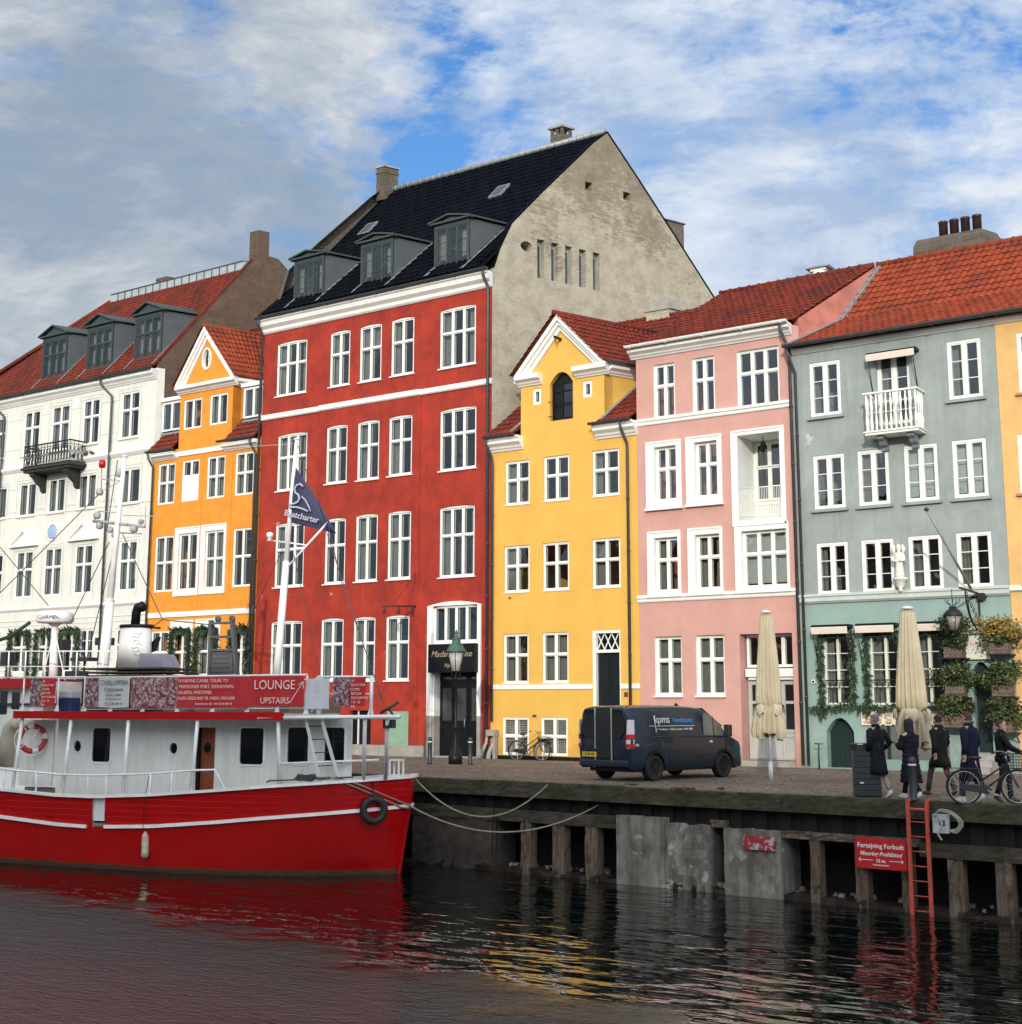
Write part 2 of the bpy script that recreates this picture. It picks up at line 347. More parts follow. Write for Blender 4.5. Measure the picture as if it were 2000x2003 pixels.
def rect(x0, x1, z0, z1): return [(x0, z0), (x1, z0), (x1, z1), (x0, z1)]
def archrect(x0, x1, z0, z1, rise, n=8):
    pts = [(x0, z0), (x1, z0)]
    for i in range(n+1):
        t = i/n; x = x1+(x0-x1)*t; pts.append((x, z1-rise+rise*4*t*(1-t)))
    return pts
def px_rect(q, y=DF):
    a = F(q[0], q[1], y); b = F(q[2], q[3], y); return (a.x, b.x, b.z, a.z)      # x0,x1,z0,z1
def window(house, x0, x1, z0, z1, y, cols=2, rows=(0.64,), style='cross', frame=FRM, arch=0.0, curtain=None, sill=None, glass=GLS,
           fw=0.055, deep=0.13, name='window', label=None, rec=0.07, thinrows=None):
    """casement window standing in an opening: posts, transoms, sashes (one mesh), pane, curtain and sill as its parts"""
    e = 0.003; x0 += e; x1 -= e; z0 += e; z1 -= e
    yf = y+rec; mb = MB(); w = x1-x0; h = z1-z0
    mb.box(x0, x0+fw, yf, yf+deep, z0, z1); mb.box(x1-fw, x1, yf, yf+deep, z0, z1)
    mb.box(x0+fw, x1-fw, yf, yf+deep, z0, z0+fw); mb.box(x0+fw, x1-fw, yf, yf+deep, z1-fw-arch*0.3, z1-arch*0.3 if arch else z1)
    if arch: # curved head filled by the frame
        P = archrect(x0, x1, z1-arch-fw*0.6, z1, arch)
        mb.prism(P, lambda a, b: Vector((a, yf-0.004, b)), lambda a, b: Vector((a, yf+deep*0.8, b)))
    ix0, ix1, iz0, iz1 = x0+fw, x1-fw, z0+fw, z1-fw-arch
    xs = [ix0+(ix1-ix0)*i/cols for i in range(cols+1)]; zs = [iz0]+[iz0+(iz1-iz0)*r for r in rows]+[iz1]
    mw = fw*0.55
    for x in xs[1:-1]: mb.box(x-mw, x+mw, yf-0.012, yf+deep*0.9, iz0, iz1)
    for z in zs[1:-1]: mb.box(ix0, ix1, yf-0.022, yf+deep*0.85, z-mw*1.15, z+mw*1.15)
    sw = fw*0.62                        # opening sashes, a little behind the posts
    for i in range(cols):
        for j in range(len(zs)-1):
            a = xs[i]+(mw if i else 0); b = xs[i+1]-(mw if i < cols-1 else 0); c = zs[j]+(mw if j else 0); d = zs[j+1]-(mw if j < len(zs)-2 else 0)
            ys = yf+0.018; mb.box(a, a+sw, ys, ys+0.045, c, d); mb.box(b-sw, b, ys, ys+0.045, c, d)
            mb.box(a+sw, b-sw, ys, ys+0.045, c, c+sw); mb.box(a+sw, b-sw, ys, ys+0.045, d-sw, d)
            if thinrows:
                for k in range(1, thinrows):
                    zz = c+(d-c)*k/thinrows; mb.box(a+sw, b-sw, ys+0.004, ys+0.03, zz-0.013, zz+0.013)
            # inner storm sash
            yi = yf+deep+0.02; mb.box(a-0.01, a+sw*0.9, yi, yi+0.03, c, d); mb.box(b-sw*0.9, b+0.01, yi, yi+0.03, c, d)
    o = mb.build(name, [frame], house)
    if label: o['label'] = label
    g = MB()          # old glass: every light leans a little differently
    for i in range(cols):
        for j in range(len(zs)-1):
            r4 = [yf+0.04+random.uniform(-0.008, 0.008) for _ in range(4)]; zt_ = zs[j+1] if j < len(zs)-2 else iz1+0.02+arch*0.6
            g.face([(xs[i], r4[0], zs[j]), (xs[i+1], r4[1], zs[j]), (xs[i+1], r4[2], zt_), (xs[i], r4[3], zt_)])
    g.build('pane', [glass], o)
    c = curtain if curtain is not None else random.choice(['sides', 'sides', 'sides', 'left', 'none', 'half', 'left'])
    if c != 'none':
        cb = MB(); yc = yf+deep+0.16
        def drape(a, b, za, zb, amp=0.03, wl=0.13):
            n = max(4, int((b-a)/wl*4)); ph = random.random()*6
            vs = []
            for i in range(n+1):
                x = a+(b-a)*i/n; yy = yc+amp*math.sin(x/wl*6.28+ph)+0.01*math.sin(x*31)
                vs += [(x, yy, za), (x, yy, zb)]
            cb.mesh(vs, [(2*i, 2*i+2, 2*i+3, 2*i+1) for i in range(n)], True)
        W_ = ix1-ix0; f = random.uniform(0.16, 0.32)
        if c in ('sides', 'left'): drape(ix0-0.05, ix0+W_*f, iz0, iz1)
        if c == 'sides': drape(ix1-W_*f, ix1+0.05, iz0, iz1)
        if c == 'sheer': drape(ix0-0.05, ix1+0.05, iz0, iz1, 0.02, 0.1)
        if c == 'half': drape(ix0-0.05, ix1+0.05, iz0+(iz1-iz0)*0.62, iz1, 0.008, 0.3); drape(ix0-.05, ix0+W_*0.25, iz0, iz1)
        if c == 'blind': drape(ix0-0.05, ix1+0.05, iz0+0.12, iz1, 0.0, 0.5)
        cb.build('curtain', [BLND if c == 'blind' else CUR], o)
    if sill:
        s = MB(); s.box(x0-sill[0], x1+sill[0], y-sill[1], y+0.1, z0-0.005-sill[2], z0-0.006); s.build('sill', [sill[3]], o)
    return o
def cornice(mb, x0, x1, y, prof, endr=0.0):
    """profile: list of (out, z); runs along x"""
    pf = [(o_, z) for o_, z in prof]
    mb.prism([(0.0-0.0, prof[0][1])]+pf+[(0.0, prof[-1][1])], lambda a, b: Vector((x0, y-a-0.0, b)), lambda a, b: Vector((x1, y-a, b)))
def tiles(mb, A, B, C, Dd, pw=0.24, rh=0.34, amp=0.035, step=0.03):
    """pantile sheet over the quad A(bottom left) B(bottom right) C(top right) D(top left)"""
    A, B, C, Dd = [Vector(p) for p in (A, B, C, Dd)]
    n = (B-A).cross(Dd-A).normalized()
    if n.z < 0: n = -n
    wl = max((B-A).length, (C-Dd).length); hl = max((Dd-A).length, (C-B).length)
    nc = max(1, int(wl/pw)); nr = max(1, int(hl/rh)); sub = 6
    prof = [0.0, 0.25, 0.75, 1.0, 0.9, 0.45]
    vs = []
    cols = nc*sub+1
    for r in range(nr):
        for e in (0, 1):
            v = (r+e)/nr if e == 0 else (r+1)/nr
            for c in range(cols):
                u = c/(nc*sub); p = (A*(1-u)+B*u)*(1-v)+(Dd*(1-u)+C*u)*v
                # each course slides over the one below; wobble so rows are not ruled lines
                h = amp*prof[c % sub]+(step if e == 0 else 0.0)+0.006*math.sin(c*0.37+r*1.9)+0.012
                vs.append(p+n*h)
    fs = []
    for r in range(nr):
        a = (2*r)*cols; b = (2*r+1)*cols
        fs += [(a+c, a+c+1, b+c+1, b+c) for c in range(cols-1)]
        if r+1 < nr:
            d = (2*r+2)*cols; fs += [(b+c, b+c+1, d+c+1, d+c) for c in range(cols-1)]
    # rounded lip of the eave course
    fs2 = []; b0 = len(vs)
    for c in range(cols):
        u = c/(nc*sub); vs.append(A*(1-u)+B*u - n*0.02)
    fs += [(b0+c, b0+c+1, c+1, c) for c in range(cols-1)]
    mb.mesh(vs, fs, False)
def slab(mb, A, B, C, Dd, t=0.12):
    A, B, C, Dd = [Vector(p) for p in (A, B, C, Dd)]; n = (B-A).cross(Dd-A).normalized()
    if n.z < 0: n = -n
    b = [p-n*t for p in (A, B, C, Dd)]; a = [p-n*0.004 for p in (A, B, C, Dd)]
    mb.mesh(a+b, [(0, 1, 2, 3), (7, 6, 5, 4), (0, 4, 5, 1), (1, 5, 6, 2), (2, 6, 7, 3), (3, 7, 4, 0)])
def FM(y):
    f = lambda a, b, d: Vector((a, y+d, b))
    f.outer = lambda a, b, d: Vector((a, y, b))+SV*d
    return f
NG = Vector((math.cos(SK), -math.sin(SK), 0))    # outward normal of right-hand end walls
def GM(u0): return lambda a, b, d: S(u0, a, b)-NG*d
def GU(px, py, u0):
    P = PL(px, py, (u0, DF, 0), NG); return ((P.y-DF)/math.cos(SK), P.z)
def pipe(house, pts, r=0.055, m=None, name='downpipe'):
    mb = MB(); mb.tube(pts, r, 8)
    for i in range(len(pts)-1):
        a, b = Vector(pts[i]), Vector(pts[i+1])
        if abs(a.z-b.z) > 2:
            k = int(abs(a.z-b.z)/2.2)
            for j in range(1, k+1):
                p = a.lerp(b, j/(k+1)); mb.tube([p-Vector((0, 0, 0.03)), p+Vector((0, 0, 0.03))], r*1.3, 8)
    return mb.build(name, [m or GDRK], house)
def gutter(house, a, b, r=0.085, m=None):
    mb = MB(); a, b = Vector(a), Vector(b); d = (b-a).normalized(); n = 7
    s = Vector((0, 0, 1)).cross(d).normalized(); vs = []
    for p in (a, b):
        for rr in (r, r*0.86):
            for j in range(n):
                t = math.pi*j/(n-1); vs.append(p+s*rr*math.cos(t)-Vector((0, 0, 1))*rr*math.sin(t))
    fs = []
    for j in range(n-1): fs += [(j, j+1, 2*n+j+1, 2*n+j), (n+j+1, n+j, 3*n+j, 3*n+j+1)]
    fs += [(0, n, 3*n, 2*n), (n-1, 3*n-1, 4*n-1, 2*n-1)]
    fs += [tuple(range(n)), tuple(range(2*n, 3*n))]
    mb.mesh(vs, fs); L_ = (b-a).length; k = int(L_/1.4)
    for i in range(k+1):
        p = a+d*(0.2+i*(L_-0.4)/max(1, k)); mb.box(-0.015, 0.015, -r-0.01, r+0.06, -r-0.012, -r+0.002, T=lambda v, p=p: p+d*v.x+s*(-v.y)+Vector((0, 0, v.z)))
    return mb.build('gutter', [m or GDRK], house)
def chimney(house, c, w, d, h, m=None, cap=True, name='chimney', capm=None, parent=None, ang=None):
    """stack sheared with the plot; c = base centre"""
    mb = MB(); c = Vector(c)
    def T(v): return c+Vector((v.x, 0, v.z))+SV*v.y
    mb.box(-w/2, w/2, -d/2, d/2, 0, h, T)
    if cap:
        mb.cm = 1; mb.box(-w/2-0.06, w/2+0.06, -d/2-0.06, d/2+0.06, h+0.001, h+0.09, T)
        mb.cm = 0; mb.box(-w/2-0.03, w/2+0.03, -d/2-0.03, d/2+0.03, h-0.3, h-0.2, T)
    return mb.build(name, [m or CHM, capm or STN], parent or house)
def dormer(house, xc, w, z0, z1, t0, roof_at, ped=0.35, win=(3, (0.62,)), roofdrop=0.0, thin=None):
    """gabled dormer: front at plot depth t0, sides run back until they meet the roof; roof_at(t)->z"""
    par = MB()
    x0, x1 = xc-w/2, xc+w/2; yf = DF+t0*math.cos(SK); ux = t0*math.sin(SK)
    tb = t0
    while roof_at(tb) < z1+0.05 and tb < t0+8: tb += 0.05
    mb = MB(); pb = 0.07; hd = 0.22
    # front frame posts and head
    mb.box(x0, x0+pb, yf-0.03, yf+0.08, z0-0.12, z1); mb.box(x1-pb, x1, yf-0.03, yf+0.08, z0-0.12, z1)
    mb.box(x0+pb, x1-pb, yf-0.026, yf+0.08, z1-hd, z1); mb.box(x0+pb, x1-pb, yf-0.035, yf+0.08, z0-0.12, z0)
    zr = roof_at(t0)
    # sides (sheared with the plot)
    for sx in (x0+0.004, x1-0.004):
        n = 10; vs = []
        for i in range(n+1):
            t = (tb-t0)*i/n; zb = min(z1, roof_at(t0+t)-0.1)
            vs += [Vector((sx+t*math.sin(SK), yf+0.05+t*math.cos(SK), zb if i else z0-0.3)), Vector((sx+t*math.sin(SK), yf+0.05+t*math.cos(SK), z1))]
        mb.cm = 1; mb.mesh(vs, [(2*i, 2*i+2, 2*i+3, 2*i+1) for i in range(n)]); mb.cm = 0
    o = mb.build('dormer', [DORM, DORS], house)
    # low pitched roof
    rb = MB(); ov = 0.16; ap = z1+ped
    Lg = tb-t0+0.2
    def P(x, t, z): return Vector((x+t*math.sin(SK), yf+t*math.cos(SK), z))
    rise = 0.0
    for sgn in (-1, 1):
        xe = xc+sgn*(w/2+ov)
        q = [P(xe, -0.22, z1+0.02), P(xc, -0.22, ap), P(xc, Lg+0.5, ap+0.02), P(xe, Lg, z1+0.02)]
        q2 = [v+Vector((0, 0, 0.07)) for v in q]
        rb.mesh(q+q2, [(0, 1, 2, 3), (7, 6, 5, 4), (0, 4, 5, 1), (1, 5, 6, 2), (2, 6, 7, 3), (3, 7, 4, 0)])
    # pediment board and its rim
    rb.prism([(x0, z1-0.004), (x1, z1-0.004), (xc, ap-0.03)], lambda a, b: Vector((a, yf-0.06, b)), lambda a, b: Vector((a, yf+0.05, b)))
    rb.box(x0-ov, x1+ov, yf-0.17, yf+0.04, z1-0.03, z1+0.05)
    rb.build('dormer_roof', [DORM], o)
    return o, (x0+pb, x1-pb, z0, z1-hd, yf)
def line_z(p, q):   # height of a level line seen through two photo points, from the mean
    return (F(*p).z+F(*q).z)/2
# ------------------------------------------------------------ ground, quay floor, water
def setting(name, mb, mats): return tag(mb.build(name, mats), kind='structure')
def cobble_mat():
    m, nt, p, out = newmat('cobble_stone'); v = coords(nt)
    vo = nt.nodes.new('ShaderNodeTexVoronoi'); vo.feature = 'DISTANCE_TO_EDGE'; vo.inputs['Scale'].default_value = 1.0
    v2 = coords(nt, (6.2, 8.5, 1)); L(nt, v2, vo.inputs['Vector'])
    vc = nt.nodes.new('ShaderNodeTexVoronoi'); vc.inputs['Scale'].default_value = 1.0; L(nt, v2, vc.inputs['Vector'])
    k = ramp(nt, vo.outputs['Distance'], [(0.02, (0, 0, 0)), (0.12, (1, 1, 1))])
    bw = nt.nodes.new('ShaderNodeRGBToBW'); L(nt, vc.outputs['Color'], bw.inputs[0])
    st = mixc(nt, bw.outputs[0], (0.14, 0.105, 0.078), (0.36, 0.285, 0.215))
    st = mixc(nt, ramp(nt, noise(nt, v, 0.5, 5, 0.6), [(0.4, (0, 0, 0)), (0.7, (1, 1, 1))]).outputs[0], st, mixc(nt, 1.0, st, (0.6, 0.58, 0.56), 'MULTIPLY'))
    c = mixc(nt, k.outputs[0], (0.05, 0.045, 0.04), st)
    L(nt, c, p.inputs['Base Color']); p.inputs['Roughness'].default_value = 0.75
    add_bump(nt, p, mth(nt, 'ADD', k.outputs[0], mth(nt, 'MULTIPLY', noise(nt, v, 30, 3), 0.3)), 0.8, 0.03); return m
COB = cobble_mat()
XL, XR = -130.0, 60.0
g = MB(); nseg = 40
for i in range(nseg):
    a = XL+(XR-XL)*i/nseg; b = XL+(XR-XL)*(i+1)/nseg
    g.face([(a, QE(a)+0.30, 0), (b, QE(b)+0.30, 0), (b, DF+0.2, 0), (a, DF+0.2, 0)])
setting('quay_pavement', g, [COB])
g = MB(); g.face([(-3000, DF+0.15, -0.02), (3000, DF+0.15, -0.02), (3000, 4000, -0.02), (-3000, 4000, -0.02)])
g.face([(-3000, -3000, -0.02), (3000, -3000, -0.02), (3000, -4.0, -0.02), (-3000, -4.0, -0.02)])
g.face([(-3000, -4, -0.02), (XL, -4, -0.02), (XL, DF+0.15, -0.02), (-3000, DF+0.15, -0.02)])
g.face([(XR, -4, -0.02), (3000, -4, -0.02), (3000, DF+0.15, -0.02), (XR, DF+0.15, -0.02)])
setting('ground', g, [M('far_ground', (0.16, 0.15, 0.13), 0.9, 0.2, 0.2)])
_a, _b = GP(0, 1742, WZ), GP(1200, 1998, WZ); _n = Vector((_b.y-_a.y, -(_b.x-_a.x), 0)).normalized()
if _n.dot(CAM-_a) < 0: _n = -_n
WQ = (_n.x, _n.y, -_n.dot(Vector((_a.x, _a.y, 0))))
def water_mat():
    m, nt, p, out = newmat('canal_water')
    p.inputs['Base Color'].default_value = (0.003, 0.005, 0.0045, 1); p.inputs['IOR'].default_value = 1.8; p.inputs['Roughness'].default_value = 0.015
    p.inputs['Specular IOR Level'].default_value = 0.75
    RZ = -0.60
    w0 = noise(nt, coords(nt, (0.50, 1.25, 1), (0, 0, RZ)), 1.0, 2, 0.45, 0.5)
    w1 = noise(nt, coords(nt, (0.8, 2.1, 1), (0, 0, RZ+0.1)), 1.5, 2, 0.4, 0.4)
    w2 = noise(nt, coords(nt, (1.0, 2.4, 1), (0, 0, RZ+0.15)), 5.5, 3, 0.55, 0.3)
    w3 = noise(nt, coords(nt, (1.0, 1.7, 1), (0, 0, RZ-0.3)), 10.0, 4, 0.65)
    # a wind-ruffled patch lies to the left and near; towards the right the surface is calmer
    tc = nt.nodes.new('ShaderNodeTexCoord'); sp = nt.nodes.new('ShaderNodeSeparateXYZ'); L(nt, tc.outputs['Object'], sp.inputs[0])
    q = mth(nt, 'ADD', mth(nt, 'MULTIPLY', sp.outputs[0], WQ[0]), mth(nt, 'ADD', mth(nt, 'MULTIPLY', sp.outputs[1], WQ[1]), WQ[2]))
    q = mth(nt, 'ADD', q, mth(nt, 'MULTIPLY', mth(nt, 'SUBTRACT', noise(nt, coords(nt), 0.5, 4), 0.5), 5.0))
    k = ramp(nt, mth(nt, 'ADD', mth(nt, 'MULTIPLY', q, 0.22), 0.5), [(0.30, (0, 0, 0)), (0.75, (1, 1, 1))]).outputs[0]
    h = mth(nt, 'ADD', mth(nt, 'MULTIPLY', w0, 1.3), mth(nt, 'MULTIPLY', w1, 0.60))
    h = mth(nt, 'ADD', h, mth(nt, 'MULTIPLY', w2, mth(nt, 'ADD', mth(nt, 'MULTIPLY', k, 1.5), 0.012)))
    h = mth(nt, 'ADD', h, mth(nt, 'MULTIPLY', w3, mth(nt, 'MULTIPLY', k, 0.80)))
    add_bump(nt, p, h, 1.0, 0.05)
    return m
WAT = water_mat()
g = MB(); n = 10
g.face([(XL, -4.2, WZ), (XR, -4.2, WZ), (XR, 45, WZ), (XL, 45, WZ)])
setting('water', g, [WAT])
g = MB(); g.face([(XL, -4.2, WZ-3), (XR, -4.2, WZ-3), (XR, 45, WZ-3), (XL, 45, WZ-3)])
# near canal wall under the camera's quay and canal ends
g.face([(XL, -4.1, WZ-3), (XR, -4.1, WZ-3), (XR, -4.1, -0.02), (XL, -4.1, -0.02)])
g.face([(XL, -4.1, WZ-3), (XL, 45, WZ-3), (XL, 45, 0), (XL, -4.1, 0)]); g.face([(XR, -4.1, WZ-3), (XR, 45, WZ-3), (XR, 45, 0), (XR, -4.1, 0)])
setting('canal_bed', g, [M('canal_mud', (0.02, 0.02, 0.015), 0.9)])

# ------------------------------------------------------------ red house
XRL = F(512, 850).x; XRR = F(961.5, 950).x
rd = root('red_house', (XRL, DF, 0), 'tall red plastered house with white cornice, black tiled roof and three dormers', 'house')
RW = {  # photo measurements of the openings: rows of five
 1: [(543.3,672.7,598.6,766),(647.1,651.1,683.5,750.8),(705.1,639,745.5,741.4),(766.6,625.5,809.4,728.5),(861.4,606.6,930.7,711.7)],
 2: [(544.2,852.3,598.6,956),(641.7,834.8,680,942.6),(702.4,826.2,742.8,935.9),(763.6,815.9,807.5,925.9),(861.4,802.4,931.5,914.3)],
 3: [(539.8,1025.6,592.7,1146),(639,1017,676.2,1140.7),(698.9,1007.8,739.3,1135.4),(761.7,1001.4,804.8,1130.8),(860.6,992.5,928,1127.3)],
 4: [(530.7,1215.9,588,1331),(631,1210.5,672,1331.8),(694.3,1207.8,734.7,1331.8),(757.7,1204.6,801.6,1331.3)]}
z_eave = (F(519,650).z+F(961,558).z)/2           # bottom of the white frieze
z_ctop = (F(509.7,618.8,DF-0.42).z+F(959.8,531.1,DF-0.42).z)/2   # top of the cornice
z_band = (F(513.7,822.7).z+F(965,749.9).z)/2
wins = []
for rr, lst in RW.items():
    zt = sum(px_rect(q)[3] for q in lst)/len(lst); zb = sum(px_rect(q)[2] for q in lst)/len(lst)
    for i, q in enumerate(lst):
        x0, x1, z0, z1 = px_rect(q); wins.append((x0, x1, z0*0.5+zb*0.5, z1*0.5+zt*0.5, 3 if i in (0, 4) else 2))
shut = px_rect((759,1391.1,800.3,1474)); cel = px_rect((687.6,1389.8,726.7,1479)); por = px_rect((845,1184,938.5,1484))
shut = (shut[0], shut[1], 0.06, shut[3]); cel = (cel[0], cel[1], 0.02, cel[3]); por = (por[0], por[1], 0.03, por[3])
xs1 = F(823, 850).x; xs0 = F(628, 800).x
segs = [(XRL, xs0, 0.0), (xs0, xs1, -0.07), (xs1, XRR, 0.0)]
mb = MB()
holes_all = [('w', w) for w in wins]
for a, b, off in segs:
    hs = [archrect(w[0], w[1], w[2], w[3], 0.06) for w in wins if a-0.05 <= (w[0]+w[1])/2 <= b+0.05]
    if a <= (shut[0]+shut[1])/2 <= b: hs += [rect(*shut), rect(*cel)]
    if a <= (por[0]+por[1])/2 <= b: hs += [archrect(*por, 0.16)]
    zt = z_band
    low = [h for h in hs if max(p[1] for p in h) < z_band]; upp = [h for h in hs if min(p[1] for p in h) > z_band]
    tri_wall(mb, rect(a, b, 0.0, z_band), low, FM(DF+off), 0.42)
    tri_wall(mb, rect(a, b, z_band+0.001, z_ctop), upp, FM(DF), 0.42)
mb.cm = 1
mb.box(XRL+0.02, por[0]-0.25, DF-0.10, DF-0.001, 0, 0.42); 
mb.build('wall', [RED, STN], rd)
for x0, x1, z0, z1, c in wins:
    off = -0.07 if xs0 < (x0+x1)/2 < xs1 and z1 < z_band else 0.0
    window(rd, x0, x1, z0, z1, DF+off, c, (0.60,), arch=0.05, sill=(0.06, 0.07, 0.05, FRM), rec=0.04)
# trim: frieze, cornice, string course
mb = MB(); zf = z_eave
mb.box(XRL+0.01, XRR-0.01, DF-0.045, DF-0.002, zf, z_ctop-0.30)
cornice(mb, XRL-0.05, XRR+0.02, DF-0.002, [(0.05, z_ctop-0.62), (0.12, z_ctop-0.55), (0.14, z_ctop-0.42), (0.30, z_ctop-0.30), (0.34, z_ctop-0.12), (0.42, z_ctop-0.08), (0.42, z_ctop)])
mb.build('cornice', [TRIM], rd)
mb = MB(); cornice(mb, XRL-0.02, xs0-0.01, DF-0.002, [(0.06, z_band-0.02), (0.10, z_band+0.03), (0.10, z_band+0.2), (0.07, z_band+0.22)])
cornice(mb, xs0-0.01, xs1+0.01, DF-0.002, [(0.10, z_band-0.02), (0.15, z_band+0.03), (0.15, z_band+0.22), (0.10, z_band+0.24)])
cornice(mb, xs1+0.01, XRR+0.03, DF-0.002, [(0.06, z_band-0.02), (0.10, z_band+0.03), (0.10, z_band+0.2), (0.07, z_band+0.22)])
mb.build('string_course', [TRIM], rd)
# gable end wall on the right, worn whitewash
gp = [GU(*p, XRR) for p in [(1000.9,437.4),(1060,377),(1129.2,310.4),(1160.3,280),(1187.5,259.8),(1248.5,351.8),(1300.3,432.2),(1396.2,582.5)]]
t_r, z_r = gp[4]
gout = [(0.003, 0.0), (0.003, z_ctop+0.1), (0.35, 20.2)]+gp[0:]+[(gp[-1][0]+1.2, gp[-1][1]-2.2), (gp[-1][0]+1.2, 0.0)]
slits = []
for k in range(5):
    tx = 1058+(1166.8-1058)*k/4; ty = 468.5+(494.4-468.5)*k/4; by = 545+(568.3-545)*k/4
    a = GU(tx-7, ty-1.5, XRR); b = GU(tx+7, by+1, XRR); slits.append((a[0], b[0], b[1], a[1]))
sq = [(1144.5,353.9,1158.5,374), (1219,374,1233,393)]
sqs = []
for q in sq:
    a = GU(q[0], q[1], XRR); b = GU(q[2], q[3], XRR); sqs.append((a[0], b[0], b[1], a[1]))
rc = GU(1030, 482, XRR); rnd = [(rc[0]+0.30*math.cos(2*math.pi*i/14), rc[1]+0.22*math.sin(2*math.pi*i/14)) for i in range(14)]
mb = MB(); tri_wall(mb, gout, [rect(*s) for s in slits]+[rect(*s) for s in sqs]+[rnd], GM(XRR+0.012), 0.45)
mb.cm = 1   # rake coping of dark tile edge
gw = mb.build('gable_wall', [GBL, TBLK], rd)
for s in slits:
    w_ = MB(); Tm = GM(XRR)
    w_.prism(rect(s[0], s[1], s[2], s[3]), lambda a, b: Tm(a, b, 0.30), lambda a, b: Tm(a, b, 0.34))
    w_.cm = 1
    m0 = (s[0]+s[1])/2
    for a, b, c, d in ((s[0]+.002, s[0]+0.07, s[2], s[3]), (s[1]-0.07, s[1]-.002, s[2], s[3]), (s[0]+0.07, s[1]-0.07, s[3]-0.22, s[3]-.002), (s[0]+.07, s[1]-.07, s[2]+.002, s[2]+0.06)):
        w_.prism(rect(a, b, c, d), lambda a, b: Tm(a, b, 0.22), lambda a, b: Tm(a, b, 0.30))
    w_.build('slit_window', [M('slit_glass', (0.02, 0.05, 0.055), 0.15), LEAD], gw)
for s in sqs+[(rc[0]-0.4, rc[0]+0.4, rc[1]-0.3, rc[1]+0.3)]:
    w_ = MB(); Tm = GM(XRR); w_.prism(rect(*s), lambda a, b: Tm(a, b, 0.40), lambda a, b: Tm(a, b, 0.44)); w_.build('niche_back', [M('niche_dark', (0.10, 0.085, 0.065), 0.9)], gw)
# left parapet gable, back wall
mb = MB(); Tl = lambda a, b, d: S(XRL, a, b)+NG*d
gl = [(0.42, 0.0), (0.42, z_ctop), (0.5, z_ctop+0.9)]+[(a, b+0.30) for a, b in gp]+[(gp[-1][0]+1.2, gp[-1][1]-2.0), (gp[-1][0]+1.2, 0.0)]
tri_wall(mb, gl, [], Tl, 0.40)
mb.build('parapet_gable', [CHM], rd)
mb = MB(); tB = gp[-1][0]+1.2
mb.face([S(XRL, tB, 0), S(XRR, tB, 0), S(XRR, tB, gp[-1][1]-2.2), S(XRL, tB, gp[-1][1]-2.2)]); mb.build('rear_wall', [GBL], rd)
# roof: follows the gable line
prof = [(-0.50, z_ctop+0.12), (1.84, 21.66), (t_r, z_r-0.12)]
def roof_red(t):
    for (a, b), (c, d) in zip(prof, prof[1:]):
        if t <= c: return b+(d-b)*(t-a)/(c-a)
    return prof[-1][1]
mb = MB()
ul, ur = XRL+0.40/math.cos(SK)+0.02, XRR+0.06
for (a, b), (c, d) in zip(prof, prof[1:]):
    if d-b < 0.05: continue
    tiles(mb, S(ul, a, b+0.03), S(ur-0.38, a, b+0.03), S(ur-0.38, c, d+0.03), S(ul, c, d+0.03), 0.30, 0.36, 0.06, 0.035)
    mb.face([S(XRL, a, b-0.02), S(ur-.05, a, b-0.02), S(ur-.05, c, d-0.02), S(XRL, c, d-0.02)])
bk = [gp[4], gp[5], gp[6], gp[7], (gp[-1][0]+1.4, gp[-1][1]-2.4)]
for (a, b), (c, d) in zip(bk, bk[1:]):
    mb.face([S(ul, a, b+0.05), S(ur, a, b+0.05), S(ur, c, d+0.05), S(ul, c, d+0.05)])
rf = mb.build('roof', [TBLK], rd)
mb = MB(); mb.tube([S(ul, t_r, z_r+0.10), S(XRR-0.1, t_r, z_r+0.10)], 0.13, 8)
L_ = XRR-0.1-ul
for i in range(int(L_/0.38)): mb.tube([S(ul+i*0.38, t_r, z_r+0.11), S(ul+i*0.38+0.05, t_r, z_r+0.11)], 0.15, 8)
mb.build('ridge_tiles', [LEAD], rf)
# rake edge: dark tile verge on top of the gable
mb = MB()
for (a, b), (c, d) in zip([(0.05, z_ctop+0.15), (0.35, 20.2)]+gp[0:4], [(0.35, 20.2)]+gp[0:5]):
    if abs(c-a) < 0.05: continue
    mb.bar(S(XRR, a, b+0.04)-NG*0.16, S(XRR, c, d+0.04)-NG*0.16, 0.36, 0.07)
for (a, b), (c, d) in zip(gp[4:], gp[5:]): mb.bar(S(XRR, a, b+0.05)-NG*0.15, S(XRR, c, d+0.05)-NG*0.15, 0.34, 0.08)
mb.build('verge', [TBLK], rf)
chl = PL(765, 384, (0, DF+t_r*math.cos(SK), 0), Vector((0, 1, 0)))
chimney(rd, S(XRL+0.42, t_r-0.15, z_r-0.5), 0.50, 0.75, 1.65, CHM, parent=rf)
c2 = PL(1098.5, 300, S(0, t_r+0.4, 0), Vector((0, 1, 0)))
cc = chimney(rd, (c2.x, c2.y, z_r-0.4), 0.62, 0.55, 1.05, CHM, False, parent=rf)
mb = MB(); T_ = lambda v: Vector((c2.x, c2.y, z_r+0.652))+Vector((v.x, 0, v.z))+SV*v.y
for sx in (-1, 0, 1):
    for sy in (-1, 1): mb.box(sx*0.26-0.05, sx*0.26+0.05, sy*0.22-0.05, sy*0.22+0.05, 0, 0.28, T_)
mb.cm = 1; mb.box(-0.4, 0.4, -0.36, 0.36, 0.282, 0.37, T_); mb.build('chimney_cap', [CHM, STN], cc)
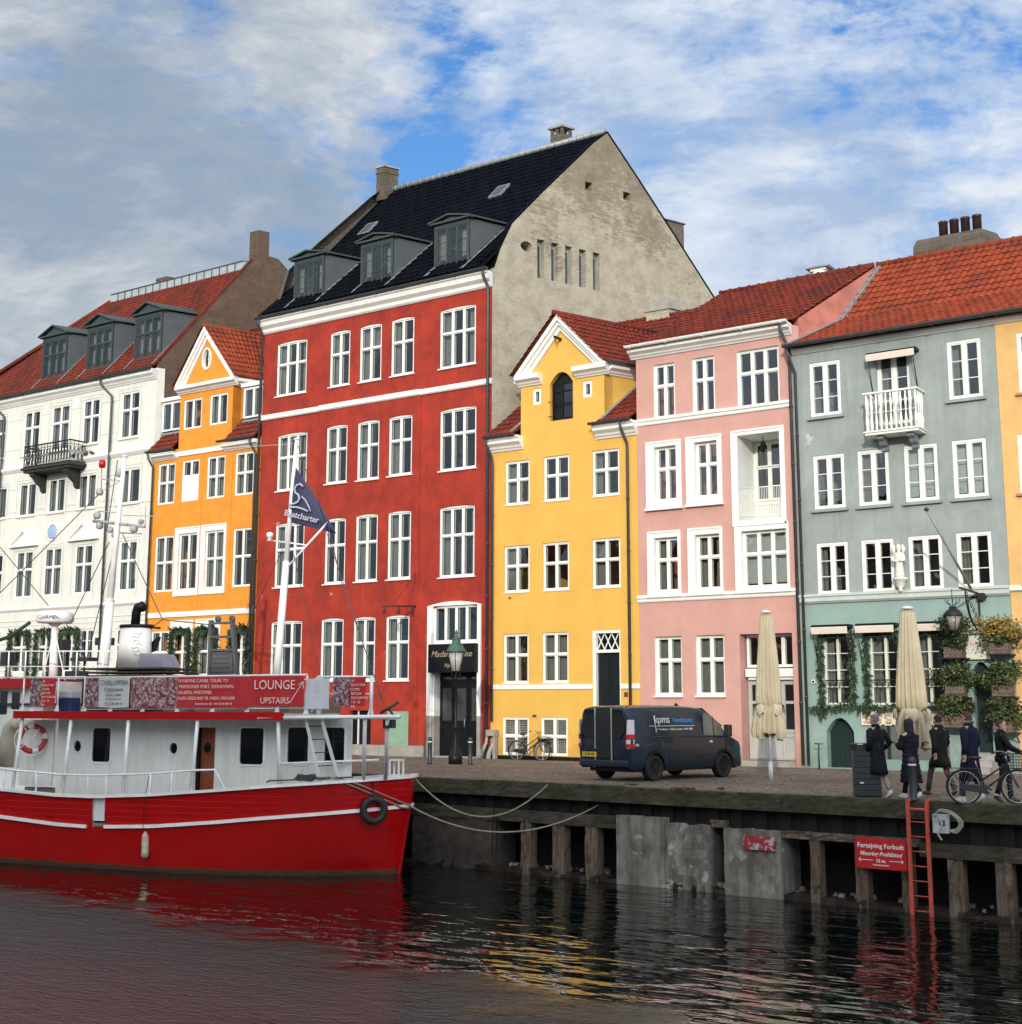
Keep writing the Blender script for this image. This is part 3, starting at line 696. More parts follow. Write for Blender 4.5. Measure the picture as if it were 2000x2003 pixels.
# roof lights
for q in ((979, 377), (722, 450)):
    tt = 3.2 if q[0] > 900 else 3.0
    P = PL(q[0], q[1], S(0, tt, 0), Vector((0, 1, 0)))
    # place on the roof slope
    best = None
    for k in range(200):
        t = 0.3+k*0.027; P = PL(q[0], q[1], S(0, t, 0), Vector((0, 1, 0))); e_ = abs(P.z-roof_red(t))
        if best is None or e_ < best[0]: best = (e_, t, P.copy())
    e_, t, P = best; sl = Vector((SV.x*0.5, SV.y*0.5, roof_red(t+0.25)-roof_red(t-0.25))).normalized()
    nn = Vector((1, 0, 0)).cross(sl).normalized(); mb = MB()
    Tq = lambda v: P+Vector((1, 0, 0))*v.x+sl*v.y+nn*v.z
    mb.box(-0.32, 0.32, -0.42, 0.42, 0.03, 0.14, Tq); mb.cm = 1; mb.box(-0.26, 0.26, -0.36, 0.36, 0.141, 0.15, Tq); mb.build('roof_window', [LEAD, M('skylight_glass', (0.04, 0.045, 0.05), 0.25)], rf)
# dormers
t0 = 0.0; yd = DF+t0*math.cos(SK)
for q in [(582, 641, 633, 591-78), (717-4.5, 558+3, 768, 0), (852, 528, 914, 0)]: pass
DQ = [(579.0, 515, 630, 588), (709, 481.5, 766.5, 559), (850.5, 447, 915.5, 527)]
dz1 = []; 
for q in DQ: dz1.append((F(q[0], q[1], yd), F(q[2], q[3], yd)))
zd1 = 21.72; zd0 = z_ctop+0.55
for xc in (-39.42, -35.50, -31.50):
    w = 1.78
    dobj, (wx0, wx1, wz0, wz1, wy) = dormer(rd, xc, w, zd0, zd1, t0, roof_red, ped=0.25)
    window(dobj, wx0, wx1, wz0, wz1, wy, 3, (), frame=DORM, curtain='sides', fw=0.05, thinrows=3, rec=0.0, sill=None)
    # lead apron and flashing
    for sx in (wx0-0.1, wx1+0.12):
        fl = MB(); fl.bar(S(sx, -0.44, roof_red(-0.44)+0.11), S(sx, 1.80, roof_red(1.80)+0.11), 0.26, 0.03)
        fl.build('flashing', [LEAD], dobj)
gutter(rd, (XRL-0.15, DF-0.50, z_ctop+0.08), (XRR+0.08, DF-0.50, z_ctop+0.08), 0.10)
pipe(rd, [(XRR-0.12, DF-0.50, z_ctop+0.0), (XRR-0.12, DF-0.46, z_ctop-0.25), (XRR-0.10, DF-0.2, z_ctop-0.55), (XRR-0.08, DF-0.17, z_ctop-0.8), (XRR-0.08, DF-0.17, 0.05)], 0.06)
pipe(rd, [(XRL+0.08, DF-0.50, z_ctop+0.0), (XRL+0.02, DF-0.46, z_ctop-0.25), (XRL-0.02, DF-0.14, z_ctop-0.6), (XRL-0.02, DF-0.14, 0.05)], 0.06)
# shutter panel, cellar door, portal
mb = MB(); mb.box(shut[0]+.003, shut[1]-.003, DF-0.06, DF+0.0, shut[2]+.003, shut[3]-.003)
mb.build('shutter_panel', [SAGE], rd)
mb = MB(); mb.box(cel[0]+.003, cel[1]-.003, DF+0.1, DF+0.16, cel[2], cel[3]-.003); mb.cm = 1
for f_ in (0.33, 0.98): mb.box(cel[0]+(cel[1]-cel[0])*f_-0.05, cel[0]+(cel[1]-cel[0])*f_, DF+0.04, DF+0.098, cel[2], cel[3]-.003)
mb.build('cellar_door', [BLK, FRM], rd)
px0, px1, pz0, pz1 = por; sx0, sx1 = F(837.2, 1300).x, F(942.3, 1300).x; sz1 = F(890, 1176).z; zs_ = F(880, 1400.6).z
fz = F(890, 1256.3).z; wz1 = F(890, 1190).z; dz_t = F(890, 1317).z
mb = MB()
for a, b in ((sx0, px0+0.10), (px1-0.10, sx1)):
    mb.cm = 0; mb.box(a, b, DF-0.075, DF+0.05, zs_, pz1-0.05); mb.cm = 1; mb.box(a, b, DF-0.075, DF+0.05, 0.0, zs_-0.002)
mb.cm = 0
P_ = archrect(sx0, sx1, pz1-0.05+.001, sz1, 0.16); mb.prism(P_, lambda a, b: Vector((a, DF-0.075, b)), lambda a, b: Vector((a, DF+0.05, b)))
# deep reveals
mb.box(px0+0.10, px0+0.16, DF+0.0, DF+0.55, zs_, fz); mb.cm = 1; mb.box(px0+0.10, px0+0.16, DF, DF+0.55, 0, zs_-.002)
mb.build('portal_surround', [TRIM, STN], rd)
window(rd, px0+0.10, px1-0.10, fz, pz1-0.05, DF, 4, (), curtain='none', name='portal_window', rec=0.03, sill=(0.0, 0.05, 0.06, FRM))
zsg1 = F(890, 1261.2).z; zsg0 = F(890, 1315.7).z
mb = MB(); mb.box(px0+0.05, px1-0.04, DF-0.28, DF+0.35, zsg0, fz-0.07)
sgn = mb.build('sign_board', [BLK], rd, bevel=0.015)
def text(parent, s, size, loc, rz, m, name='lettering', rx=math.pi/2, ext=0.004, align='CENTER', sx=1.0, shear=0.0, off=0.0, thin=None):
    cu = bpy.data.curves.new(name, 'FONT'); cu.body = s; cu.size = size; cu.extrude = ext; cu.align_x = align; cu.align_y = 'CENTER'; cu.shear = shear; cu.offset = off
    cu.resolution_u = 3
    tmp = bpy.data.objects.new('tmp', cu); COL.objects.link(tmp)
    dg = bpy.context.evaluated_depsgraph_get(); me = bpy.data.meshes.new_from_object(tmp.evaluated_get(dg)); bpy.data.objects.remove(tmp)
    me.materials.clear(); me.materials.append(m)
    o = bpy.data.objects.new(name, me); COL.objects.link(o); o.rotation_euler = (rx, 0, rz); o.scale = (sx, 1, 1)
    if parent is not None:
        o.parent = parent; off_ = ORG.get(parent.name, Vector((0, 0, 0))); o.location = Vector(loc)-off_
    else: o.location = loc
    return o
GOLD = M('sign_gold', (0.35, 0.27, 0.17), 0.5)
xm = (px0+px1)/2
text(sgn, "Madam Louise", 0.34, (xm, DF-0.284, (zsg0+fz)/2+0.12), 0, GOLD, shear=0.35)
text(sgn, "Nyhavn", 0.22, (xm, DF-0.284, (zsg0+fz)/2-0.32), 0, GOLD, shear=0.35)
mb = MB(); a, b = px0+0.16, px1-0.10; yd_ = DF+0.40; mid = (a+b)/2+0.05
mb.box(a, b, yd_, yd_+0.06, 0.02, zsg0+0.1)
def panel_frame(mb, x0, x1, z0, z1, y, w=0.05, d=0.03):
    mb.box(x0, x0+w, y-d, y-.001, z0, z1); mb.box(x1-w, x1, y-d, y-.001, z0, z1); mb.box(x0+w, x1-w, y-d, y-.001, z0, z0+w); mb.box(x0+w, x1-w, y-d, y-.001, z1-w, z1)
cw = (b-a)/3; zz = [0.06, 1.25, 2.7, 2.95, zsg0]
for i in range(3):
    panel_frame(mb, a+cw*i+0.02, a+cw*(i+1)-0.02, 0.15, 1.15, yd_, 0.09)
    panel_frame(mb, a+cw*i+0.02, a+cw*(i+1)-0.02, 1.3, 2.75, yd_, 0.10); panel_frame(mb, a+cw*i+0.02, a+cw*(i+1)-0.02, 2.9, zsg0-0.05, yd_, 0.10)
dr = mb.build('door', [BLK], rd)
mb = MB(); mb.box(px0+0.003, px1-0.003, DF-0.12, DF+0.39, 0.0, 0.045); mb.build('doorstep', [STN], rd)
mb = MB()
for i in range(3):
    for z0_, z1_ in ((1.4, 2.65), (3.0, zsg0-0.15)): mb.box(a+cw*i+0.13, a+cw*(i+1)-0.13, yd_-0.012, yd_-0.002, z0_, z1_)
mb.build('door_glass', [M('door_glass', (0.05, 0.055, 0.055), 0.08)], dr)
mb = MB(); mb.box(b-0.34, b-0.14, yd_-0.02, yd_-0.014, 2.1, 2.4); mb.build('notice', [M('paper', (0.7, 0.72, 0.7), 0.7)], dr)
mb = MB(); mb.tube([(mid+0.15, yd_-0.08, 1.15), (mid+0.15, yd_-0.08, 1.45)], 0.02, 8); mb.build('handle', [LEAD], dr)
# vent dormer at the back of the roof
mb = MB(); vb = GU(1330, 460, XRR+0.0)
t9 = gp[6][0]-0.5; q9 = GU(1338, 440, XRR-0.3); z9 = GU(1338, 496, XRR-0.3)[1]
mb.box(-1.5, -0.3, 0.0, q9[0]-t9, 0, q9[1]-z9, lambda v: S(XRR, t9, z9)+Vector((v.x, 0, v.z))+SV*v.y)
mb.cm = 1; mb.box(-1.6, -0.25, -0.1, q9[0]-t9+0.05, q9[1]-z9+.002, q9[1]-z9+0.07, lambda v: S(XRR, t9, z9)+Vector((v.x, 0, v.z))+SV*v.y)
mb.build('rear_dormer', [M('weathered_boards', (0.13, 0.10, 0.08), 0.9, 0.3, 6), GDRK], rd)
# ------------------------------------------------------------ generic pieces for the other fronts
def level(rows, mean=True):
    """average the heights of a row of openings measured in the photo"""
    out = []
    for lst in rows:
        rr = [px_rect(q) for q in lst]
        zt = sum(r[3] for r in rr)/len(rr); zb = sum(r[2] for r in rr)/len(rr)
        out.append([(r[0], r[1], 0.3*r[2]+0.7*zb, 0.3*r[3]+0.7*zt) for r in rr])
    return out
def surround(house, r, w, y, out=0.06, m=None, sill=0.0, name='window_surround', bottom=True):
    x0, x1, z0, z1 = r; mb = MB(); a, b, c, d = w
    mb.box(x0, a, y-out, y-0.001, z0, z1); mb.box(b, x1, y-out, y-0.001, z0, z1)
    mb.box(a, b, y-out, y-0.001, d, z1)
    if bottom: mb.box(a, b, y-out, y-0.001, z0, c)
    # raised outer bead
    mb.box(x0-0.01, x0+0.05, y-out-0.03, y-out-.001, z0, z1+0.01); mb.box(x1-0.05, x1+0.01, y-out-0.03, y-out-.001, z0, z1+0.01); mb.box(x0+.05, x1-.05, y-out-0.03, y-out-.001, z1-0.05, z1+0.01)
    if sill: mb.box(x0-sill, x1+sill, y-out-0.10, y-0.001, z0-0.09, z0-0.001)
    return mb.build(name, [m or FRM], house)
def garland(house, path, r=0.10, n=None, name='garland', dens=90):
    """fir garland: many short needles twigs round a line"""
    mb = MB(); path = [Vector(p) for p in path]; rnd = random.Random(len(path)*17+int(abs(path[0].x)*100))
    for a, b in zip(path, path[1:]):
        L_ = (b-a).length; k = int(L_*dens)
        for i in range(k):
            p = a.lerp(b, rnd.random()); t = rnd.random()*6.283; rr = r*(0.4+0.9*rnd.random())
            d = Vector((math.cos(t)*rr, -abs(math.sin(t))*rr*0.8+0.2*r, math.sin(t)*rr*0.9-rnd.random()*r*0.7))
            q = p+d*0.35; e = q+d*1.1; s = Vector((rnd.uniform(-1, 1), rnd.uniform(-1, 1), rnd.uniform(-1, 1))).normalized()*r*0.33
            mb.cm = 0 if rnd.random() < 0.65 else 1
            mb.face([q-s, q+s, e+s*0.4, e-s*0.4])
    return mb.build(name, [GAR, GAR2], house)
GAR = M('fir_dark', (0.018, 0.040, 0.018), 0.8, 0.4, 12); GAR2 = M('fir_green', (0.05, 0.085, 0.03), 0.8, 0.4, 12)
def shell(house, x0, x1, zf, rf_prof, tb, wallm, right=True, left=True, rearz=None):
    """end walls and rear wall that follow a roof profile [(t, z)...]"""
    P = [(a, b-0.06) for a, b in rf_prof if a > 0.4]
    out = [(0.42, 0.0), (0.42, zf(0.42)-0.06)]+P+[(tb, 0.0)]
    for u, s in ((x1, 1), (x0, -1)):
        mb = MB(); tri_wall(mb, out, [], (lambda a, b, d, u=u, s=s: S(u-0.004*s, a, b)-NG*d*s), 0.3); mb.build('end_wall', [wallm], house)
    mb = MB(); zb = P[-1][1]; mb.face([S(x0, tb, 0), S(x1, tb, 0), S(x1, tb, zb), S(x0, tb, zb)]); mb.build('rear_wall', [wallm], house)
def interp(prof):
    def f(t):
        if t <= prof[0][0]: 
            a, b = prof[0], prof[1]; return a[1]+(t-a[0])*(b[1]-a[1])/(b[0]-a[0])
        for a, b in zip(prof, prof[1:]):
            if t <= b[0]: return a[1]+(t-a[0])*(b[1]-a[1])/(b[0]-a[0])
        a, b = prof[-2], prof[-1]; return b[1]+(t-b[0])*(b[1]-a[1])/(b[0]-a[0])
    return f
def roof_sheet(house, x0, x1, prof, m, back=None, gap=None, pw=0.24, rh=0.33, amp=0.055, step=0.045, ridge=True, ridgem=None, ov=0.0):
    mb = MB()
    for (a, b), (c, d) in zip(prof, prof[1:]):
        parts = [(x0-ov, x1+ov, a, b)]
        if gap and a < 0.44:      # leave the roof out in front of a gabled bay
            t_ = min(0.44, c); zt_ = b+(d-b)*(t_-a)/(c-a); parts = [(x0-ov, gap[0], a, b), (gap[1], x1+ov, a, b)]+([(gap[0], gap[1], t_, zt_)] if t_ < c-0.01 else [])
        for (p_, q_, a_, b_) in parts:
            tiles(mb, S(p_, a_, b_), S(q_, a_, b_), S(q_, c, d), S(p_, c, d), pw, rh, amp, step)
            mb.face([S(p_, a_, b_-0.03), S(q_, a_, b_-0.03), S(q_, c, d-0.03), S(p_, c, d-0.03)])
    tr, zr = prof[-1]; tb, zb = back
    mb.face([S(x0, tr, zr), S(x1, tr, zr), S(x1, tb, zb), S(x0, tb, zb)])
    rf = mb.build('roof', [m], house)
    if ridge:
        r = MB(); r.tube([S(x0-ov, tr, zr+0.05), S(x1+ov, tr, zr+0.05)], 0.12, 8); n = int((x1-x0)/0.4)
        for i in range(n): r.tube([S(x0+i*0.4, tr, zr+0.06), S(x0+i*0.4+0.06, tr, zr+0.06)], 0.14, 8)
        r.build('ridge_tiles', [ridgem or m], rf)
    return rf

# ------------------------------------------------------------ yellow house
XY0, XY1 = XRR+0.01, -22.98
yh = root('yellow_house', (XY0, DF, 0), 'bright yellow house with white pedimented gable bay and arched hoist door, left of pink house', 'house')
YB0, YB1 = -28.074, -24.322; YZE, YZT, YPB, YPT = 11.76, 12.27, 14.22, 14.62
yrows = level([[(988.8,906,1036.4,984.5),(1063.8,894,1114.3,976.2),(1158.6,881,1212.6,966.7)],
               [(986.6,1070.9,1036.2,1156.8),(1062.1,1062.3,1113.9,1152.9),(1158.6,1053.8,1214.8,1147.7)],
               [(985.3,1240.9,1034.4,1336.6),(1061,1237.8,1112.8,1335.3)],
               [(984,1403.4,1035.2,1479),(1059,1403.4,1111.3,1479.5)]])
yrows[3] = [(a, b, max(c, 0.17), d) for a, b, c, d in yrows[3]]
ysm = [px_rect((1042.4,762,1059,790.5)), px_rect((1140,745.2,1158.6,775))]
zsm = [(ysm[0][2]+ysm[1][2])/2, (ysm[0][3]+ysm[1][3])/2]; ysm = [(a, b, zsm[0], zsm[1]) for a, b, _, _ in ysm]
ya = px_rect((1076.2,731,1121.4,817.9)); yd_o = px_rect((1160,1234,1216.5,1484)); yd_o = (yd_o[0], yd_o[1], 0.05, yd_o[3])
YAP = 16.62; YXM = F(1090,616,DF-0.3).x
out = [(XY0, 0), (XY1, 0), (XY1, YZE+0.4), (YB1, YZE+0.4), (YB1, YPT), (YXM, YAP), (YB0, YPT), (YB0, YZE+0.4), (XY0, YZE+0.4)]
holes = [rect(*r) for row in yrows for r in row]+[rect(*r) for r in ysm]+[archrect(*ya, 0.42, 10), rect(*yd_o)]
mb = MB(); tri_wall(mb, out, holes, FM(DF), 0.40)
mb.cm = 1; mb.box(XY0+0.01, yd_o[0]-0.02, DF-0.03, DF-0.002, 0, 0.14); mb.box(yd_o[1]+0.02, XY1-0.01, DF-0.03, DF-0.002, 0, 0.14)
mb.build('wall', [YEL, BLK], yh)
for i, row in enumerate(yrows[:3]):
    for r in row: window(yh, *r, DF, 2, (0.57,), sill=(0.03, 0.03, 0.03, TRIM), rec=0.05, curtain=random.choice(['sides', 'none', 'left', 'half']) if i < 2 else random.choice(['sides', 'sheer']))
for r in yrows[3]:
    w = window(yh, *r, DF, 2, (0.5,), rec=0.02, curtain='none')
    gm = MB(); x0, x1, z0, z1 = r
    n = 14; nz = 16
    for i in range(1, n): xx = x0+(x1-x0)*i/n; gm.box(xx-0.009, xx+0.009, DF+0.17, DF+0.18, z0+0.05, z1-0.05)
    for j in range(1, nz): zz = z0+(z1-z0)*j/nz; gm.box(x0+0.05, x1-0.05, DF+0.181, DF+0.19, zz-0.009, zz+0.009)
    gm.build('lattice', [FRM2], w)
for r in ysm: window(yh, *r, DF, 1, (), rec=0.03, curtain='none', fw=0.07)
# arched hoist door with glazing and iron guard
x0, x1, z0, z1 = ya; mb = MB(); yy = DF+0.22
P_ = archrect(x0+.004, x1-.004, z0+.004, z1-.004, 0.42, 10); mb.prism(P_, lambda a, b: Vector((a, yy, b)), lambda a, b: Vector((a, yy+0.05, b)))
xm_ = x0+(x1-x0)*0.45
for xx in (x0+0.03, xm_, x1-0.05): mb.box(xx-0.03, xx+0.03, yy-0.05, yy-.001, z0+0.01, z1-0.3)
for zz in (z0+0.08, z0+(z1-z0)*0.33, z0+(z1-z0)*0.62): mb.box(x0+0.03, x1-0.03, yy-0.04, yy-.001, zz-0.025, zz+0.025)
hd = mb.build('hoist_door', [BLK], yh); mb = MB(); mb.box(xm_+0.05, x1-0.1, yy-0.012, yy-0.002, z0+0.1, z1-0.45); mb.build('door_glass', [GLSD], hd)
mb = MB()
for zz in (z0+0.18, z0+0.75): mb.tube([(x0-0.06, DF-0.05, zz), (x1+0.0, DF-0.05, zz)], 0.012, 6)
for i in range(6): xx = xm_+(x1-xm_)*i/5; mb.tube([(xx, DF-0.05, z0+0.02), (xx, DF-0.05, z0+0.75)], 0.008, 5)
mb.build('guard_rail', [IRON], hd)
# front door with lattice transom
x0, x1, z0, z1 = yd_o; zt = F(1190,1270.6).z; mb = MB()
mb.box(x0+.003, x0+0.13, DF-0.02, DF+0.16, z0, z1-.003); mb.box(x1-0.05, x1-.003, DF+0.02, DF+0.16, z0, z1-.003); mb.box(x0+0.13, x1-0.05, DF-0.0, DF+0.16, z1-0.1, z1-.003); mb.box(x0+.13, x1-.05, DF+0.01, DF+0.16, zt-0.11, zt)
n = 4
for i in range(-1, n):
    wl = (x1-x0-0.2)/n*1.25; a = x0+0.13+i*wl; 
    for s_ in (0, 1):
        p0 = Vector((a, DF+0.12, zt)); p1 = Vector((a+wl, DF+0.12, z1-0.1))
        if s_: p0, p1 = Vector((a, DF+0.13, z1-0.1)), Vector((a+wl, DF+0.13, zt))
        lo, hi = x0+0.13, x1-0.05
        def cl(p, q):
            if p.x < lo: p = p.lerp(q, (lo-p.x)/(q.x-p.x))
            return p
        if p1.x <= lo or p0.x >= hi: continue
        if p0.x < lo: p0 = p0.lerp(p1, (lo-p0.x)/(p1.x-p0.x))
        if p1.x > hi: p1 = p1.lerp(p0, (p1.x-hi)/(p1.x-p0.x))
        mb.bar(p0, p1, 0.035, 0.03, up=(0, 1, 0))
dfm = mb.build('door_frame', [FRM], yh)
mb = MB(); mb.box(x0+0.13, x1-0.05, DF+0.15, DF+0.2, z0, zt-0.11); m2 = (x0+0.13+x1-0.05)/2
for a, b in ((x0+0.15, m2-0.01), (m2+0.01, x1-0.07)):
    hgt = zt-0.11-z0
    for c, d in ((0.04, 0.3), (0.34, 0.56), (0.6, 0.94)): panel_frame(mb, a+0.04, b-0.04, z0+hgt*c, z0+hgt*d, DF+0.15, 0.04, 0.02)
mb.box(m2-0.03, m2+0.03, DF+0.12, DF+0.149, z0, zt-0.11)
mb.build('door', [M('near_black_door', (0.004, 0.007, 0.009), 0.4, 0.1, 3)], yh)
mb = MB(); mb.box(x0+0.14, x1-0.06, DF+0.17, DF+0.175, zt, z1-0.1); mb.build('transom_glass', [GLSD], dfm)
mb = MB(); mb.box(x0-0.05, x1+0.05, DF-0.42, DF+0.14, 0.0, 0.17); mb.build('doorstep', [STN], yh)
zb_ = (F(964.6,1344.8).z+F(1251,1341).z)/2
mb = MB(); mb.box(XY0+0.02, x0-0.02, DF-0.05, DF-.002, zb_-0.09, zb_+0.08); mb.box(x1+0.02, XY1, DF-0.05, DF-.002, zb_-0.09, zb_+0.08); mb.build('string_course', [TRIM], yh)
# cornices (eave stubs), pediment trim
def corn_prof(z0, z1, o=0.42): h = z1-z0; return [(0.05, z0), (0.08, z0+h*0.12), (0.14, z0+h*0.2), (0.18, z0+h*0.35), (0.30, z0+h*0.5), (0.34, z0+h*0.55), (0.34, z0+h*0.75), (o, z0+h*0.86), (o, z1)]
for xa, xb in ((XY0+0.02, YB0+0.12), (YB1-0.35, XY1+0.03)): mb = MB(); cornice(mb, xa, xb, DF-.002, corn_prof(YZE, YZT)); mb.build('cornice', [TRIM], yh)
pxl = F(1061.4,740).x; pxr = F(1126.9,717).x
mb = MB(); cornice(mb, YB0-0.10, pxl, DF-.002, corn_prof(YPB, YPT, 0.34)); mb.build('bay_cornice', [TRIM], yh); mb = MB(); cornice(mb, pxr, YB1+0.22, DF-.002, corn_prof(YPB, YPT, 0.34))
mb.build('bay_cornice', [TRIM], yh)
# returns along the sides of the bay
for u, s in ((YB1, 1), (YB0, -1)):
    mb = MB(); pr = corn_prof(YPB, YPT, 0.32); poly = [(0, pr[0][1])]+pr+[(0, pr[-1][1])]
    mb.prism(poly, lambda a, b, u=u, s=s: Vector((u+s*(a+0.002), DF+0.002, b)), lambda a, b, u=u, s=s: S(u, 2.6, b)+Vector((s*(a+0.002), 0, 0))); mb.build('bay_cornice', [TRIM], yh)
mb = MB()
exl, exr = 0.10, 0.22
for s in (-1, 1):
    e0 = Vector(((YB0-exl) if s < 0 else (YB1+exr), 0, YPT+0.0)); ap = Vector((YXM, 0, 16.78)); d = (ap-e0)
    L_ = d.length; dn = d.normalized(); nn = Vector((-dn.z, 0, dn.x)) if s < 0 else Vector((dn.z, 0, -dn.x))
    if nn.z > 0: nn = -nn
    for w0, w1, o0 in ((0.0, 0.15, 0.34), (0.15, 0.26, 0.22), (0.26, 0.40, 0.10)):
        q = [e0+nn*w0, ap+Vector((0, 0, -w0/abs(nn.z))), ap+Vector((0, 0, -w1/abs(nn.z))), e0+nn*w1+dn*(w1*0.6)]
        pts = [(v.x, v.z) for v in q]
        mb.prism(pts, lambda a, b, o0=o0: Vector((a, DF-o0, b)), lambda a, b: Vector((a, DF-0.002, b)))
mb.build('pediment_trim', [TRIM], yh)
mb = MB(); hk = F(1098,664); mb.bar((hk.x, DF-0.5, hk.z), (hk.x, DF, hk.z), 0.07, 0.09); mb.bar((hk.x, DF-0.42, hk.z), (hk.x, DF-0.42, hk.z-0.22), 0.03); mb.build('hoist_beam', [IRON], yh)
# bay side walls and bay roof
yprof = [(-0.42, 12.30), (0.0, 12.62), (6.0, 17.84)]; yz = interp(yprof)
mb = MB()
for u in (YB0, YB1):
    n = 8; vs = []
    for i in range(n+1):
        t = 5.2*i/n; vs += [S(u, t+0.0, min(YPT, yz(t)-0.15)), S(u, t, YPT)]
    mb.mesh(vs, [(2*i, 2*i+2, 2*i+3, 2*i+1) for i in range(n)])
mb.build('bay_side', [YEL], yh)
mb = MB(); tq = 4.9
xl, xr = YB0-exl-0.05, YB1+exr+0.05
f0 = -0.36/math.cos(SK)
def BS(x, t, z): return Vector((x, DF, z))+SV*t
tl = (YPT-12.62)/0.87
tiles(mb, BS(xr, f0, YPT+0.02), BS(xr, tl+0.3, YPT+0.02), BS(YXM, tq+0.1, 16.84), BS(YXM, f0, 16.84), 0.24, 0.33, 0.055, 0.045)
tiles(mb, BS(xl, tl+0.3, YPT+0.02), BS(xl, f0, YPT+0.02), BS(YXM, f0, 16.84), BS(YXM, tq+0.1, 16.84), 0.24, 0.33, 0.055, 0.045)
mb.tube([BS(YXM, f0, 16.88), BS(YXM, tq, 16.88)], 0.11, 8)
mb.build('bay_roof', [TRED], yh)
rfy = roof_sheet(yh, XY0, XY1, yprof, TRED, (11.5, 13.0), gap=(YB0, YB1))
shell(yh, XY0, XY1, yz, yprof, 11.5, YEL)
for u in (YB0-0.12, YB1+0.12):
    fl = MB(); fl.bar(S(u, -0.38, yz(-0.38)+0.1), S(u, 1.9, yz(1.9)+0.1), 0.2, 0.03); fl.build('flashing', [LEAD], yh)
gutter(yh, (XY0-0.05, DF-0.50, 12.32), (YB0+0.02, DF-0.50, 12.32), 0.09); gutter(yh, (YB1-0.42, DF-0.50, 12.32), (XY1-0.02, DF-0.50, 12.32), 0.09)
g2 = MB(); g2.bar(S(YB1+0.42, -0.3, YPT+0.02), S(YB1+0.42, 2.4, YPT+0.02), 0.1, 0.1); g2.build('bay_gutter', [GDRK], yh)
xp_ = XY1-0.34
pipe(yh, [(xp_-0.1, DF-0.5, 12.25), (xp_-0.08, DF-0.45, 12.0), (xp_, DF-0.15, 11.5), (xp_, DF-0.12, 11.3), (xp_, DF-0.12, 0.05)], 0.055)
pipe(yh, [(XY0+0.02, DF-0.5, 12.25), (XY0+0.05, DF-0.45, 12.0), (XY0+0.12, DF-0.2, 11.6), (XY0+0.12, DF-0.12, 11.3), (XY0+0.12, DF-0.12, 1.4)], 0.05)
pc = F(1299, 600, DF+6.2*math.cos(SK)); ch = chimney(yh, (pc.x, pc.y, 17.4), 1.05, 0.7, 0.75, GBL, False, parent=rfy)
mb = MB(); T2 = lambda v: Vector((pc.x, pc.y, 18.15))+Vector((v.x, 0, v.z))+SV*v.y
mb.box(-0.62, 0.62, -0.42, 0.42, 0.001, 0.07, T2); mb.box(-0.5, 0.5, -0.32, 0.32, 0.071, 0.5, T2); mb.build('chimney_cap', [STN], ch)
for (q, w_, h_) in (((1225.4,1358.6), 0.14, 0.16), ((998,1169.7), 0.09, 0.07), ((1046,1400.5), 0.16, 0.08)):
    p = F(*q); mb = MB(); mb.box(p.x-w_/2, p.x+w_/2, DF-0.03, DF-.002, p.z-h_/2, p.z+h_/2); mb.build('wall_vent', [M('vent_brown', (0.12, 0.04, 0.02), 0.6)], yh)

# ------------------------------------------------------------ pink house
XP0, XP1 = -22.97, -16.93
ph = root('pink_house', (XP0, DF, 0), 'pink house with white framed windows and a small recessed balcony, right of yellow house', 'house')
prows = level([[(1278.3,715.4,1321.7,813.5),(1354,700.5,1400,802.4),(1441,686.8,1526.7,788.7)],
               [(1280.7,875.6,1325,977.5),(1359,865.7,1405.7,970)],
               [(1281,1053.3,1328.4,1156.2),(1360.5,1046.5,1411.2,1150.7),(1451,1039.6,1543,1148)],
               [(1281,1246,1335.8,1360.6),(1361.3,1242.6,1419.5,1360.6)]])
psur = level([[(1265,868.2,1335.4,990),(1342.9,855.8,1415,981.2)], [(1268,1042.3,1334.4,1161.7),(1346.8,1034,1416.7,1157.6),(1438.7,1028.6,1547.9,1152)]])
plog_s = px_rect((1431,844.6,1540.4,1023)); plog = px_rect((1443,853,1530.4,1012)); ppor = px_rect((1447,1240.7,1561,1500)); ppor = (ppor[0], ppor[1]-0.05, 0.03, ppor[3])
PZC, PZT = 14.58, 14.95
holes = [rect(*r) for row in prows for r in row]+[rect(*plog), rect(*ppor)]
mb = MB(); nb = len(prows[0])
ri = [1]*sum(len(r) for r in prows)+[2, 0]
tri_wall(mb, rect(XP0, XP1, 0, PZT), holes, FM(DF), 0.40, reveal=0.40, ri=ri)
mb.build('wall', [PNK, FRM, FRM], ph)
for i, row in enumerate(prows):
    for j, r in enumerate(row):
        c = 3 if r[1]-r[0] > 1.5 else 2
        cu = ['none', 'none', 'sides', 'sheer'][i] if not (i == 2 and j == 2) else 'blind'
        window(ph, *r, DF, c, (0.60,), rec=0.13 if i else 0.10, curtain=cu, fw=0.06, sill=(0.04, 0.10, 0.06, FRM) if i in (0, 3) else None)
for a, b in zip(psur, (prows[1], prows[2])):
    for s_, w_ in zip(a, b): surround(ph, s_, w_, DF, 0.05, FRM, sill=0.04)
